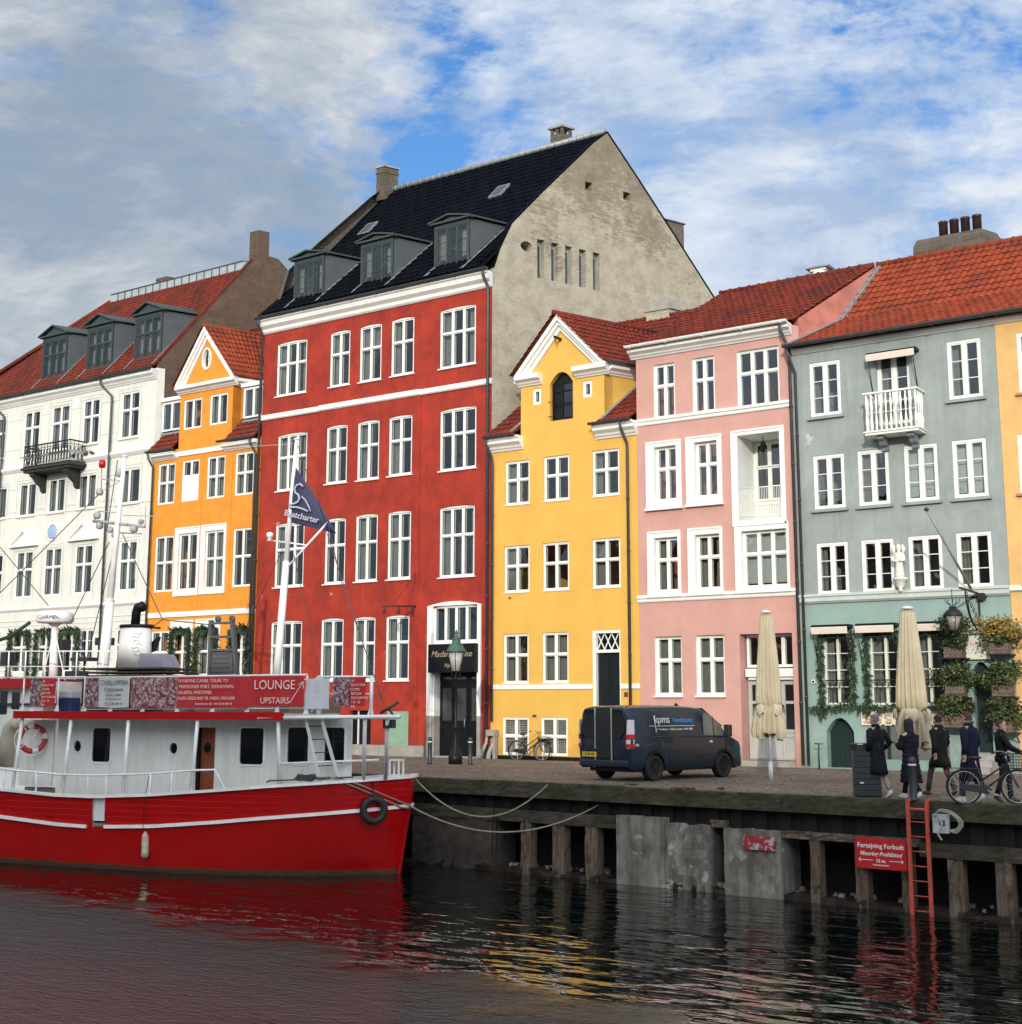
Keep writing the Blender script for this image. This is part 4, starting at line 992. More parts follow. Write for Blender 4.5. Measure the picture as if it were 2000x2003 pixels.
# recessed balcony
surround(ph, plog_s, plog, DF, 0.05, FRM, 0.0)
x0, x1, z0, z1 = plog; dp = 1.35; mb = MB()
mb.box(x0-0.1, x1+0.1, DF+dp, DF+dp+0.1, z0-0.1, z1+0.1); mb.face([(x0-.01, DF+0.39, z0), (x0-.01, DF+dp, z0), (x0-.01, DF+dp, z1), (x0-.01, DF+0.39, z1)])
mb.face([(x1+.01, DF+0.39, z0), (x1+.01, DF+dp, z0), (x1+.01, DF+dp, z1), (x1+.01, DF+0.39, z1)]); mb.face([(x0, DF+0.39, z1+.01), (x1, DF+0.39, z1+.01), (x1, DF+dp, z1+.01), (x0, DF+dp, z1+.01)]); mb.face([(x0, DF+0.39, z0-.01), (x1, DF+0.39, z0-.01), (x1, DF+dp, z0-.01), (x0, DF+dp, z0-.01)])
lg = mb.build('balcony_recess', [FRM], ph)
mb = MB()
zm = z0+(z1-z0)*0.68; zl = z0+(z1-z0)*0.30; yb = DF+dp
xs_ = [x0+0.1, x0+(x1-x0)*0.40, x0+(x1-x0)*0.78, x1-0.02]
for i in range(3):
    for c, d in ((zl, zm-0.05), (zm+0.05, z1-0.15)):
        mb.cm = 1; mb.box(xs_[i]+0.06, xs_[i+1]-0.06, yb-0.02, yb-0.012, c, d); mb.cm = 0
        panel_frame(mb, xs_[i], xs_[i+1]-0.005, c-0.06, d+0.06, yb-.012, 0.07, 0.05)
mb.build('balcony_door', [FRM, GLSD], lg)
mb = MB(); zr_ = z0+(z1-z0)*0.37; yr = DF-0.02
mb.tube([(x0+0.02, yr, zr_), (x1-0.02, yr, zr_)], 0.02, 6); mb.tube([(x0+0.02, yr, z0+0.12), (x1-0.02, yr, z0+0.12)], 0.018, 6)
n = 24
for i in range(n+1): xx = x0+0.04+(x1-x0-0.08)*i/n; mb.tube([(xx, yr, z0+0.03), (xx, yr, zr_)], 0.009, 4, False)
mb.build('railing', [FRM], ph)
lm = MB(); lc = Vector(((x0+x1)/2-0.05, DF+0.5, z1-0.42)); lm.lathe(lc, [(0.03, 0.26), (0.10, 0.16), (0.03, 0.22)], 8); lm.lathe(lc, [(0.04, -0.16), (0.08, -0.12), (0.10, 0.12), (0.11, 0.15), (0.02, 0.24)], 6); lm.tube([lc+Vector((0, 0, .2)), lc+Vector((0, 0, 0.42))], 0.012, 5)
tag(lm.build('hanging_lantern', [BLK], None, loc=lc), 'small black lantern hanging in the recessed balcony of the pink house', 'lantern')
# portal
x0, x1, z0, z1 = ppor; dp = 0.55; zt = F(1500,1307,DF+dp).z; zt1 = F(1500,1327,DF+dp).z; mb = MB()
mb.face([(x0+.001, DF+.39, z0), (x0+.001, DF+dp+.3, z0), (x0+.001, DF+dp+.3, z1), (x0+.001, DF+.39, z1)]); mb.face([(x0, DF+.39, z1-.001), (x1, DF+.39, z1-.001), (x1, DF+dp+.3, z1-.001), (x0, DF+dp+.3, z1-.001)])
mb.build('portal_reveal', [PNK], ph)
window(ph, x0+0.06, x1-0.03, zt+0.02, z1-0.01, DF+dp-0.12, 4, (), curtain='none', name='portal_window', rec=0.0)
mb = MB(); mb.box(x0+0.05, x1-.01, DF+dp-0.25, DF+dp+0.05, zt1+0.05, zt-0.02); mb.box(x0+0.1, x1-.01, DF+dp-0.15, DF+dp+0.05, zt1-0.05, zt1+0.048); mb.build('portal_cornice', [FRM], ph)
DRG = M('pale_grey_paint', (0.42, 0.42, 0.38), 0.5, 0.05, 3)
mb = MB(); zt2 = zt1-0.05; mb.box(x0+0.02, x1-.01, DF+dp+0.0, DF+dp+0.06, 0.2, zt2)
n = 3; cw = (x1-x0-0.1)/n
for i in range(n):
    a = x0+0.05+cw*i; panel_frame(mb, a, a+cw-0.02, 0.25, 1.05, DF+dp, 0.10, 0.03); panel_frame(mb, a, a+cw-0.02, 1.1, zt2-0.05, DF+dp, 0.11, 0.03)
dd = mb.build('door', [DRG], ph)
mb = MB()
for i in range(n): a = x0+0.05+cw*i; mb.box(a+0.13, a+cw-0.15, DF+dp-0.015, DF+dp-0.004, 1.22, zt2-0.8); mb.box(a+0.13, a+cw-0.15, DF+dp-0.015, DF+dp-0.004, zt2-0.7, zt2-0.17)
mb.build('door_glass', [M('door_glass_dark', (0.012, 0.012, 0.014), 0.08)], dd)
mb = MB(); mb.box(x0+cw*2-0.04, x0+cw*2+0.01, DF+dp-0.09, DF+dp-0.03, 1.1, 1.9); mb.build('handle', [LEAD], dd)
mb = MB(); mb.box(x0-0.02, x1, DF-0.1, DF+dp+0.05, 0.0, 0.18); mb.build('doorstep', [STN], ph)
# cornice, string courses
mb = MB(); cornice(mb, XP0-0.18, XP1+0.05, DF-.002, corn_prof(PZC, PZT+0.02, 0.40)); mb.build('cornice', [TRIM], ph)
for z_ in ((F(1241,827).z+F(1549,789).z)/2, (F(1249,1171).z+F(1563,1157).z)/2):
    mb = MB(); cornice(mb, XP0-0.04, XP1+0.0, DF-.002, [(0.04, z_-0.14), (0.06, z_-0.1), (0.06, z_-0.03), (0.11, z_), (0.11, z_+0.09), (0.03, z_+0.12)]); mb.build('string_course', [FRM], ph)
pprof = [(-0.45, 14.92), (0.2, 15.15), (4.4, 17.85)]
rfp = roof_sheet(ph, XP0-0.1, XP1+0.0, pprof, TRED, (10.5, 13.8))
gutter(ph, (XP0-0.2, DF-0.47, PZT+0.06), (XP1+0.06, DF-0.47, PZT+0.06), 0.10, FRM)
shell(ph, XP0, XP1, interp(pprof), pprof, 10.5, PNKD)
vb = F(1606, 530, DF+5.0*math.cos(SK)); mb = MB(); mb.lathe((vb.x, vb.y, 17.4), [(0.42, 0), (0.42, 0.55), (0.30, 0.85)], 14); mb.cm = 1; mb.box(vb.x-0.46, vb.x+0.46, vb.y-0.4, vb.y+0.4, 18.3, 18.36); mb.cm = 0; mb.box(vb.x-0.3, vb.x+0.3, vb.y-0.3, vb.y+0.3, 18.2, 18.299); mb.build('roof_vent', [TRIM, LEAD], rfp)
pipe(ph, [(XP1-0.2, DF-0.47, PZT), (XP1-0.18, DF-0.42, PZT-0.3), (XP1-0.02, DF-0.12, PZT-0.9), (XP1+0.0, DF-0.12, 0.1)], 0.055)

# ------------------------------------------------------------ grey-green house and sand-yellow neighbour under one eave
XG0, XG1 = -16.92, -10.16
gh = root('grey_green_house', (XG0, DF, 0), 'weathered grey green house with an orange tile roof, white balcony and garlanded cafe windows', 'house')
grows = level([[(1583.3,714.3,1647,809.5),(1851.7,666.7,1924.3,775)],
               [(1590.8,893.6,1655.3,991.7),(1677.5,883.3,1742.5,984.8),(1768,873,1838.7,978),(1862.2,861.7,1935.2,971)],
               [(1597.6,1064.7,1662.6,1161.6),(1685,1057.8,1752.7,1157),(1776.7,1048.7,1847.9,1152.5),(1870.2,1041.9,1945.5,1146.8)]])
gdoor = px_rect((1712.4,694,1785,826)); 
gcaf = [px_rect((1611,1244,1669.5,1379)), px_rect((1701,1242,1768,1377)), px_rect((1790,1241,1850,1375))]
gcaf = [(a, b, gcaf[0][2], gcaf[0][3]) for a, b, c, d in gcaf]
garc = px_rect((1616,1404,1674,1511)); garc = (garc[0], garc[1], 0.03, garc[3]); gent = px_rect((1893,1241,1946,1500)); gent = (gent[0], gent[1], 0.6, F(1920,1288).z)
GZE = 13.95; zgb = (F(1578,1174).z+F(1982,1157).z)/2
allh = [rect(*r) for row in grows for r in row]+[rect(*gdoor)]
mb = MB(); tri_wall(mb, rect(XG0, XG1, zgb, GZE+0.15), allh, FM(DF), 0.40)
mb.cm = 1; lowh = [rect(*r) for r in gcaf]+[archrect(*garc, 0.45, 10), archrect(gent[0]+0.1, gent[1], gent[2], gent[3]-0.1, 0.25, 8)]
tri_wall(mb, rect(XG0, XG1, 0, zgb-0.001), lowh, FM(DF+0.02), 0.40, mi=1); mb.build('wall', [GRY, GRN], gh)
for i, row in enumerate(grows):
    for j, r in enumerate(row):
        cu = 'blind' if (i == 1 and j in (2, 3)) else random.choice(['left', 'left', 'none'])
        window(gh, *r, DF, 2, (), frame=FRM, rec=0.02, fw=0.075, thinrows=3, curtain=cu, sill=(0.10, 0.12, 0.10, GRY) if i < 2 else None)
GRYL = M('cafe_frame', (0.5, 0.55, 0.5), 0.5)
for r in gcaf: window(gh, *r, DF, 2, (), frame=FRM2, rec=0.03, fw=0.04, thinrows=4, curtain='left')
# french window with white balcony and awning
window(gh, *gdoor, DF, 2, (), frame=FRM, rec=0.12, fw=0.08, thinrows=3, curtain='left', name='french_window')
yb_ = DF-0.80; bx0 = F(1692, 835, yb_).x; bx1 = F(1797, 826, yb_).x; bz0 = F(1745, 838, yb_).z; bz1 = F(1745, 762, yb_).z
mb = MB(); mb.box(bx0, bx1, yb_, DF-.002, bz0-0.14, bz0); mb.box(bx0-0.04, bx1+0.04, yb_-0.04, DF-.004, bz0-0.06, bz0-0.02)
bal = mb.build('balcony', [FRM], gh)
mb = MB(); mb.box(bx0-0.02, bx1+0.02, yb_-0.03, yb_+0.09, bz1-0.06, bz1); mb.box(bx0-0.02, bx0+0.1, yb_+0.09, DF-.002, bz1-0.06, bz1); mb.box(bx1-0.1, bx1+0.02, yb_+0.09, DF-.002, bz1-0.06, bz1)
hb = bz1-0.06-bz0; pr = [(0.03, 0), (0.035, 0.06*hb), (0.025, 0.1*hb), (0.05, 0.22*hb), (0.022, 0.46*hb), (0.035, 0.5*hb), (0.022, 0.54*hb), (0.05, 0.78*hb), (0.025, 0.9*hb), (0.035, 0.94*hb), (0.03, hb)]
n = 11
for i in range(n): xx = bx0+0.07+(bx1-bx0-0.14)*i/(n-1); mb.lathe((xx, yb_+0.04, bz0), pr, 7)
for s_ in (bx0+0.05, bx1-0.05):
    for i in range(1, 4): mb.lathe((s_, yb_+0.04+i*0.2, bz0), pr, 7)
mb.tube([(bx0+0.05, yb_+0.02, bz0+hb*0.48), (bx1-0.05, yb_+0.02, bz0+hb*0.48)], 0.012, 5)
mb.build('balustrade', [FRM], bal)
for xx in (bx0+0.3, bx1-0.45):
    mb = MB(); P_ = [(0, 0), (0.62, 0), (0.62, -0.10), (0.42, -0.14), (0.32, -0.26), (0.12, -0.30), (0.08, -0.42), (0, -0.42)]
    mb.prism(P_, lambda a, b, xx=xx: Vector((xx, DF-a-.002, bz0-0.141+b)), lambda a, b, xx=xx: Vector((xx+0.22, DF-a-.002, bz0-0.141+b))); mb.build('bracket', [LEAD], bal)
AWN = M('awning_cloth', (0.72, 0.62, 0.52), 0.9, 0.06, 3)
def awning(house, x0, x1, z, y, out=0.42, drop=0.22, m=AWN, arms=True):
    mb = MB(); mb.box(x0, x1, y-out, y-.002, z, z+0.10); mb.cm = 1
    q = [(y-out-0.12, z+0.02), (y-out-0.14, z+0.0), (y-out-0.10, z-drop), (y-out-0.08, z-drop)]
    mb.prism(q, lambda a, b: Vector((x0+0.02, a, b)), lambda a, b: Vector((x1-0.02, a, b)))
    mb.cm = 0; mb.box(x0+0.01, x1-0.01, y-out-0.12, y-out-.001, z+0.015, z+0.06)
    o = mb.build('awning', [BLK, m], house)
    if arms:
        a = MB()
        for xx in (x0+0.08, x1-0.08):
            a = MB(); a.tube([(xx, y-out-0.08, z-drop+0.05), (xx, y-0.03, z-1.3)], 0.018, 6); a.tube([(xx, y-0.05, z-1.38), (xx, y-0.05, z-1.22)], 0.03, 6); a.build('awning_arm', [IRON], o)
    return o
az = F(1740, 690, DF-0.4).z; awning(gh, F(1692, 690, DF-0.5).x, F(1789, 680, DF-0.5).x, az, DF, 0.38, 0.20)
zaw = F(1620, 1228, DF-0.4).z
awn = [(1586,1659),(1672,1750),(1786,1846)]
for a, b in awn: awning(gh, F(a, 1235, DF-0.5).x, F(b, 1232, DF-0.5).x, zaw, DF, 0.40, 0.20)
# string course, eave band
mb = MB(); cornice(mb, XG0+0.02, XG1, DF-.002, [(0.03, zgb-0.12), (0.10, zgb-0.05), (0.10, zgb+0.08), (0.15, zgb+0.1), (0.15, zgb+0.15), (0.02, zgb+0.2)]); mb.build('string_course', [GRYL], gh)
mb = MB(); cornice(mb, XG0+0.05, XG1+8.6, DF-.002, [(0.05, GZE-0.12), (0.12, GZE-0.08), (0.2, GZE), (0.2, GZE+0.06)]); mb.build('eave_moulding', [TRIM], gh)
gprof = [(-0.45, 14.05), (2.3, 15.40), (4.5, 17.85)]
rfg = roof_sheet(gh, XG0+0.04, XG1, gprof, TORA, (9.5, 13.0), pw=0.235, rh=0.36, amp=0.05, step=0.045)
gutter(gh, (XG0-0.1, DF-0.52, 14.10), (XG1+0.0, DF-0.52, 14.10), 0.11)
shell(gh, XG0, XG1, interp(gprof), gprof, 9.5, GRY)
fl = MB(); gz = interp(gprof)
fl.bar(S(XG0+0.14, -0.4, gz(-0.4)+0.09), S(XG0+0.14, 2.3, gz(2.3)+0.09), 0.26, 0.04); fl.bar(S(XG0+0.14, 2.3, gz(2.3)+0.09), S(XG0+0.14, 4.4, gz(4.4)+0.09), 0.26, 0.04); fl.build('flashing', [LEAD], rfg)
tch = 5.1; pch = F(1872, 470, DF+tch*math.cos(SK)); chw = F(1944, 470, DF+tch*math.cos(SK)).x-F(1803, 470, DF+tch*math.cos(SK)).x
mb = MB(); cz = 17.3; T3 = lambda v: Vector((pch.x, pch.y, cz))+Vector((v.x, 0, v.z))+SV*v.y
vs = []; hh = F(1925, 453, DF+tch*math.cos(SK)).z-cz
for z_, k in ((0, 1.0), (hh-0.25, 0.985), (hh, 0.90)):
    vs += [T3(Vector((sx*chw/2*k, sy*0.5*k, z_))) for sx, sy in ((-1, -1), (1, -1), (1, 1), (-1, 1))]
mb.mesh(vs, [(4*i+j, 4*i+(j+1) % 4, 4*i+4+(j+1) % 4, 4*i+4+j) for i in range(2) for j in range(4)]+[(8, 9, 10, 11)])
ch = mb.build('chimney', [CHM], rfg)
FLU = M('glazed_brown_pot', (0.05, 0.025, 0.022), 0.2, 0.2, 3, metal=0.3)
for xx in (1846, 1867.5, 1889.5, 1912.5):
    p = F(xx, 445, DF+tch*math.cos(SK)); mb = MB(); mb.lathe((p.x, p.y, cz+hh-0.03), [(0.16, 0), (0.16, 0.60), (0.175, 0.62), (0.175, 0.68), (0.13, 0.68), (0.13, 0.5)], 14); mb.build('chimney_pot', [FLU], rfg)
pipe(gh, [(XG0-0.0, DF-0.5, 14.0), (XG0+0.08, DF-0.45, 13.7), (XG0+0.16, DF-0.12, 13.2), (XG0+0.18, DF-0.12, 0.1)], 0.05)
# arched cellar door
x0, x1, z0, z1 = garc; mb = MB(); P_ = archrect(x0+0.003, x1-.003, z0, z1-.003, 0.45, 10)
mb.prism(P_, lambda a, b: Vector((a, DF+0.36, b)), lambda a, b: Vector((a, DF+0.40, b))); mb.cm = 0
for i in range(1, 6): xx = x0+(x1-x0)*i/6; mb.box(xx-0.01, xx+0.01, DF+0.345, DF+0.359, z0+0.02, z1-0.45)
mb.build('cellar_door', [DGRN], gh)
# entrance: sign panel, lintel, arched green door
x0, x1, z0, z1 = gent; mb = MB()
mb.box(x0-0.05, x1+0.05, DF-0.07, DF+0.018, z1+0.05, F(1920,1243).z); mb.box(x0-0.1, x1+0.1, DF-0.12, DF+0.018, z1-0.03, z1+0.049)
ep = mb.build('entrance_panel', [FRM2], gh)
mb = MB(); P_ = archrect(x0+0.103, x1-.003, z0+.003, z1-0.103, 0.25, 8); mb.prism(P_, lambda a, b: Vector((a, DF+0.3, b)), lambda a, b: Vector((a, DF+0.35, b)))
mb.build('door', [DGRN], gh)
mb = MB(); mb.tube([(x0+0.06, DF-0.02, 2.0), (x0+0.0, DF-0.12, 2.0), (x0+0.0, DF-0.12, 1.55), (x0+0.06, DF-0.02, 1.5)], 0.018, 6); mb.build('handrail', [IRON], gh)
for i in range(3):
    mb = MB(); mb.box(x0-0.15, x1+0.1, DF-0.9+0.3*i, DF+0.02, 0.19*i, 0.19*(i+1)-.001); mb.build('step', [STN], gh)
text(ep, "Nyhavn", 0.20, ((x0+x1)/2, DF-0.075, F(1920,1262).z+0.05), 0, M('faded_lettering', (0.42, 0.38, 0.30), 0.8))
mb = MB(); mb.box(gent[0]-0.9, XG1, DF-0.10, DF+.018, F(1920,1232).z, F(1920,1226).z); mb.box(gent[0]-0.15, XG1, DF-0.06, DF+.018, F(1920,1240).z, F(1920,1232).z-.001); mb.build('shop_cornice', [FRM2], gh)
mb = MB(); c_ = F(1592.5, 1333.5); mb.box(c_.x-0.06, c_.x+0.06, DF-0.05, DF+.018, c_.z-0.06, c_.z+0.06); mb.cm = 1; mb.lathe((0, 0, 0), [(0.045, 0), (0.03, 0.02)], 10, T=lambda v: Vector((c_.x, DF-0.05-v.z, c_.z))+Vector((v.x, 0, v.y))); mb.build('camera_box', [FRM, BLK], gh)
# cellar niches with menu frames
for k, r in enumerate(gcaf[1:]):
    mb = MB(); mb.box(r[0]-0.05, r[1]+0.05, DF-0.01, DF+0.018, 0.35, 1.45); mb.cm = 1; mb.box((r[0]+r[1])/2-0.05, (r[0]+r[1])/2+0.05, DF-0.04, DF-0.011, 0.35, 1.45); mb.box(r[0]-.05, r[1]+.05, DF-0.03, DF-0.011, 0.85, 0.90)
    mb.build('cellar_window', [M('cellar_grey', (0.10, 0.11, 0.10), 0.5), DGRN], gh)
# sand-yellow house
XS0, XS1 = XG1+0.01, -1.5
sh = root('sand_yellow_house', (XS0, DF, 0), 'sand yellow house cut off by the right edge of the picture', 'house')
sw_ = px_rect((1988,652,2050,762)); srows = [sw_]
zz_ = [px_rect((1990,850,2060,960)), px_rect((2000,1035,2070,1140)), px_rect((2012,1235,2085,1370))]
srows += zz_; sh_all = []
for r in srows:
    for k in range(3):
        o_ = k*2.3
        if r[1]+o_ < XS1-0.3: sh_all.append((r[0]+o_, r[1]+o_, r[2], r[3]))
mb = MB(); tri_wall(mb, rect(XS0, XS1, 0, GZE+0.15), [rect(*r) for r in sh_all], FM(DF), 0.4); mb.build('wall', [SND], sh)
for r in sh_all: window(sh, *r, DF, 2, (), frame=FRM, rec=0.02, fw=0.075, thinrows=3, sill=(0.1, 0.1, 0.08, M('terracotta_sill', (0.45, 0.2, 0.12), 0.8)))
roof_sheet(sh, XS0, XS1, gprof, TORA, (9.5, 13.0), pw=0.235, rh=0.36, amp=0.05, step=0.045)
gutter(sh, (XS0, DF-0.52, 14.10), (XS1, DF-0.52, 14.10), 0.11)
shell(sh, XS0, XS1, interp(gprof), gprof, 9.5, SND)
mb = MB(); cornice(mb, XS0, XS1, DF-.002, [(0.03, zgb-0.02), (0.10, zgb+0.02), (0.10, zgb+0.12), (0.02, zgb+0.18)]); z_ = F(1990,1228).z; cornice(mb, XS0, XS1, DF-.002, [(0.03, z_-0.1), (0.10, z_-0.05), (0.10, z_+0.06), (0.02, z_+0.1)]); mb.build('string_course', [FRM2], sh)

# ------------------------------------------------------------ orange house
XO0, XO1 = -49.10, XRL-0.02
oh = root('orange_house', (XO0, DF, 0), 'narrow orange house with a triangular pediment and oval window, between white and red houses', 'house')
OB0, OB1 = -47.45, -43.95; OZB, OZT = 16.45, 16.80; OXM = -45.72; OAP = 19.40; OZE = 13.62
orows = level([[(360.6,783.9,393.4,836),(411.7,772.2,444.2,826)],
               [(310.6,909.5,340.2,984),(357.7,902.3,387.6,979),(406.4,893.5,438.4,971.3),(461.6,886.3,495,966)],
               [(304.8,1050.9,336.2,1156.3),(351.3,1044.5,383.2,1153.4),(403,1038.7,435.5,1150.5),(457.2,1035.8,490.6,1146)],
               [(296,1234.7,326.6,1320),(339,1234,371,1322),(388,1231,424,1322),(455,1229,486,1322)]])
osur = level([[(345.5,1034.3,387.6,1165),(396.3,1027.7,439.8,1159.2)]])[0]
ovc = F(405.9, 702); ov = [(ovc.x+0.24*math.cos(2*math.pi*i/16), ovc.z+0.46*math.sin(2*math.pi*i/16)) for i in range(16)]
out = [(XO0, 0), (XO1, 0), (XO1, OZE+0.25), (OB1, OZE+0.25), (OB1, OZT), (OXM, OAP-0.1), (OB0, OZT), (OB0, OZE+0.25), (XO0, OZE+0.25)]
mb = MB(); tri_wall(mb, out, [rect(*r) for row in orows for r in row]+[ov], FM(DF), 0.4)
mb.build('wall', [ORA], oh)
for i, row in enumerate(orows):
    for j, r in enumerate(row):
        if i == 1 and j == 1:
            wo_ = window(oh, *r, DF, 2, (0.62,), rec=0.03, curtain='none', label='white window with its lower half boarded white')
            mb = MB(); mb.box(r[0]+0.02, r[1]-0.02, DF+0.005, DF+0.015, r[2]+0.02, r[2]+(r[3]-r[2])*0.60); mb.build('board', [FRM], wo_)
        else: window(oh, *r, DF, 2, () if i in (0,) else (0.52,), rec=0.03, curtain=random.choice(['left', 'none', 'sheer']))
for s_, w_ in zip(osur, orows[2][1:3]): surround(oh, s_, w_, DF, 0.05, FRM, 0.0)
mb = MB()
for k, (r1, r2, y_) in enumerate(((0.47, 0.24, 0.07),)):
    n = 20; vs = []
    for i in range(n):
        t = 2*math.pi*i/n
        for (ra, rb, yy) in ((0.30, 0.54, -0.001), (0.30, 0.54, -0.07), (0.235, 0.455, -0.07), (0.235, 0.455, 0.10)):
            vs.append((ovc.x+ra*math.cos(t), DF+yy, ovc.z+rb*math.sin(t)))
    mb.mesh(vs, [(4*i+j, 4*((i+1) % n)+j, 4*((i+1) % n)+j+1, 4*i+j+1) for i in range(n) for j in range(3)])
mb.box(ovc.x-0.02, ovc.x+0.02, DF+0.08, DF+0.11, ovc.z-0.45, ovc.z+0.45)
ow = mb.build('oval_window', [FRM], oh); mb = MB(); mb.box(ovc.x-0.26, ovc.x+0.26, DF+0.115, DF+0.12, ovc.z-0.48, ovc.z+0.48); mb.build('pane', [GLS], ow)
mb = MB(); cornice(mb, OB0-0.08, OB1+0.32, DF-.002, corn_prof(OZB, OZT, 0.32))
for u, s in ((OB1, 1), (OB0, -1)):
    pr = corn_prof(OZB, OZT, 0.30); poly = [(0, pr[0][1])]+pr+[(0, pr[-1][1])]
    mb.prism(poly, lambda a, b, u=u, s=s: Vector((u+s*(a+0.002), DF+0.002, b)), lambda a, b, u=u, s=s: S(u, 2.0, b)+Vector((s*(a+0.002), 0, 0)))
mb.build('bay_cornice', [TRIM], oh)
mb = MB()
for s in (-1, 1):
    e0 = Vector(((OB0-0.10) if s < 0 else (OB1+0.34), 0, OZT+0.02)); ap = Vector((OXM, 0, 19.46)); dn = (ap-e0).normalized(); nn = Vector((dn.z, 0, -dn.x)) if s > 0 else Vector((-dn.z, 0, dn.x))
    if nn.z > 0: nn = -nn
    for w0, w1, o0 in ((0.0, 0.13, 0.32), (0.13, 0.22, 0.22), (0.22, 0.32, 0.10)):
        q = [e0+nn*w0, ap+Vector((0, 0, -w0/abs(nn.z))), ap+Vector((0, 0, -w1/abs(nn.z))), e0+nn*w1+dn*(w1*0.6)]
        mb.prism([(v.x, v.z) for v in q], lambda a, b, o0=o0: Vector((a, DF-o0, b)), lambda a, b: Vector((a, DF-0.002, b)))
mb.build('pediment_trim', [TRIM], oh)
oprof = [(-0.40, 13.78), (0.25, 14.55), (4.6, 20.5)]; oz = interp(oprof)
mb = MB()
for u in (OB0, OB1):
    n = 8; vs = []
    for i in range(n+1):
        t = 3.6*i/n; vs += [S(u, t, min(OZT, oz(t)-0.15)), S(u, t, OZT)]
    mb.mesh(vs, [(2*i, 2*i+2, 2*i+3, 2*i+1) for i in range(n)])
mb.build('bay_side', [ORA], oh)
mb = MB(); f0 = -0.33; xl, xr = OB0-0.16, OB1+0.40; tq = 4.0; tl = 2.1
tiles(mb, BS(xr, f0, OZT+0.03), BS(xr, tl, OZT+0.03), BS(OXM, tq, 19.5), BS(OXM, f0, 19.5), 0.24, 0.33, 0.055, 0.045)
tiles(mb, BS(xl, tl, OZT+0.03), BS(xl, f0, OZT+0.03), BS(OXM, f0, 19.5), BS(OXM, tq, 19.5), 0.24, 0.33, 0.055, 0.045)
mb.tube([BS(OXM, f0, 19.54), BS(OXM, tq, 19.54)], 0.11, 8); mb.build('bay_roof', [TORA], oh)
roof_sheet(oh, XO0, XO1, oprof, TRED, (9.5, 14.0), gap=(OB0, OB1))
shell(oh, XO0, XO1, oz, oprof, 9.5, ORA)
for q0, q1, xa, xb in (((329.5,791), (351.3,842), XO0+0.15, OB0-0.02), ((479,767.9), (511,817), OB1+0.45, XO1-0.02)):
    z1_, z0_ = 16.30, 14.86; mb = MB(); mb.box(xa, xb, DF+0.3, DF+1.8, z0_-0.25, z1_+0.02); mb.cm = 1; mb.box(xa-0.06, xb+0.0, DF+0.1, DF+2.0, z1_+0.021, z1_+0.2); mb.cm = 2; mb.box(xa-0.04, xb, DF+0.22, DF+.299, z0_-0.15, z0_-.05)
    dm = mb.build('dormer', [DORS, TRIM, LEAD], oh)
    window(dm, xa+0.08, xb-0.08, z0_, z1_-0.03, DF+0.16, 2, (), rec=0.0, curtain='sides', deep=0.1)
mb = MB(); cornice(mb, XO0+0.03, OB0-0.02, DF-.002, corn_prof(13.40, 13.72, 0.36)); mb.build('cornice', [TRIM], oh); mb = MB(); cornice(mb, OB1-0.35, XO1-0.02, DF-.002, corn_prof(13.40, 13.72, 0.36)); mb.build('cornice', [TRIM], oh)
gutter(oh, (XO0-0.1, DF-0.46, 13.84), (OB0+0.1, DF-0.46, 13.84), 0.09); gutter(oh, (OB1-0.45, DF-0.46, 13.84), (XO1-0.1, DF-0.46, 13.84), 0.09)
zc_ = (F(348,889).z+F(447,873).z)/2
for z_, xa, xb in ((zc_, OB0+0.0, OB1-0.36), ((F(290,1205).z+F(492,1193).z)/2, XO0+.02, XO1-.02)):
    mb = MB(); mb.box(xa, xb, DF-0.06, DF-.002, z_-0.13, z_+0.10); mb.build('string_course', [TRIM], oh)
mb = MB()
for q in ((350,1045,1.0),): 
    for x_ in (F(391,1000).x, F(450,1000).x): mb = MB(); mb.box(x_-0.08, x_+0.08, DF-0.03, DF-.002, F(391,1195).z, zc_-0.14); mb.build('pilaster', [ORA], oh)
pipe(oh, [(XO1-0.30, DF-0.46, 13.78), (XO1-0.28, DF-0.40, 13.5), (XO1-0.2, DF-0.13, 13.1), (XO1-0.2, DF-0.13, 0.1)], 0.055)
pipe(oh, [(XO0+0.02, DF-0.46, 13.78), (XO0+0.04, DF-0.40, 13.5), (XO0+0.08, DF-0.13, 13.1), (XO0+0.08, DF-0.13, 0.1)], 0.05)

# ------------------------------------------------------------ white house
XW0, XW1 = -66.0, -49.2
wh = root('white_house', (XW1, DF, 0), 'wide white house with a black iron balcony and three grey dormers at the left edge', 'house')
wrows = level([[(-21,825,7,896),(47.9,805.6,74,890),(102.2,794.9,132,882),(163.2,781,191.6,863.7),(238,769.3,270,852)],
               [(-24,960,10,1013),(37.7,947.3,67.4,1008),(95.2,935.6,124.3,1001),(153.9,927,185.2,992.3),(231,919.7,271.4,983.5)],
               [(-30,1090,0,1178),(31.4,1079.3,59.5,1167.9),(87,1070.6,116,1163.5),(146.6,1064.8,177,1159.2),(233.7,1059,264.2,1154.8)],
               [(-34,1240,-4,1322),(24,1236,55,1322),(75,1234,99,1322),(122,1232,152,1320),(156,1230,181,1265),(226,1232,244,1322)]])
WZE = 17.85; extra = []
for row in wrows[:4]:
    r = row[0]
    for k in (1, 2): extra.append((r[0]-2.1*k, r[1]-2.1*k, r[2], r[3]))
mb = MB(); tri_wall(mb, rect(XW0, XW1, 0, WZE+0.2), [rect(*r) for row in wrows for r in row]+[rect(*r) for r in extra], FM(DF), 0.4); mb.build('wall', [WHP], wh)
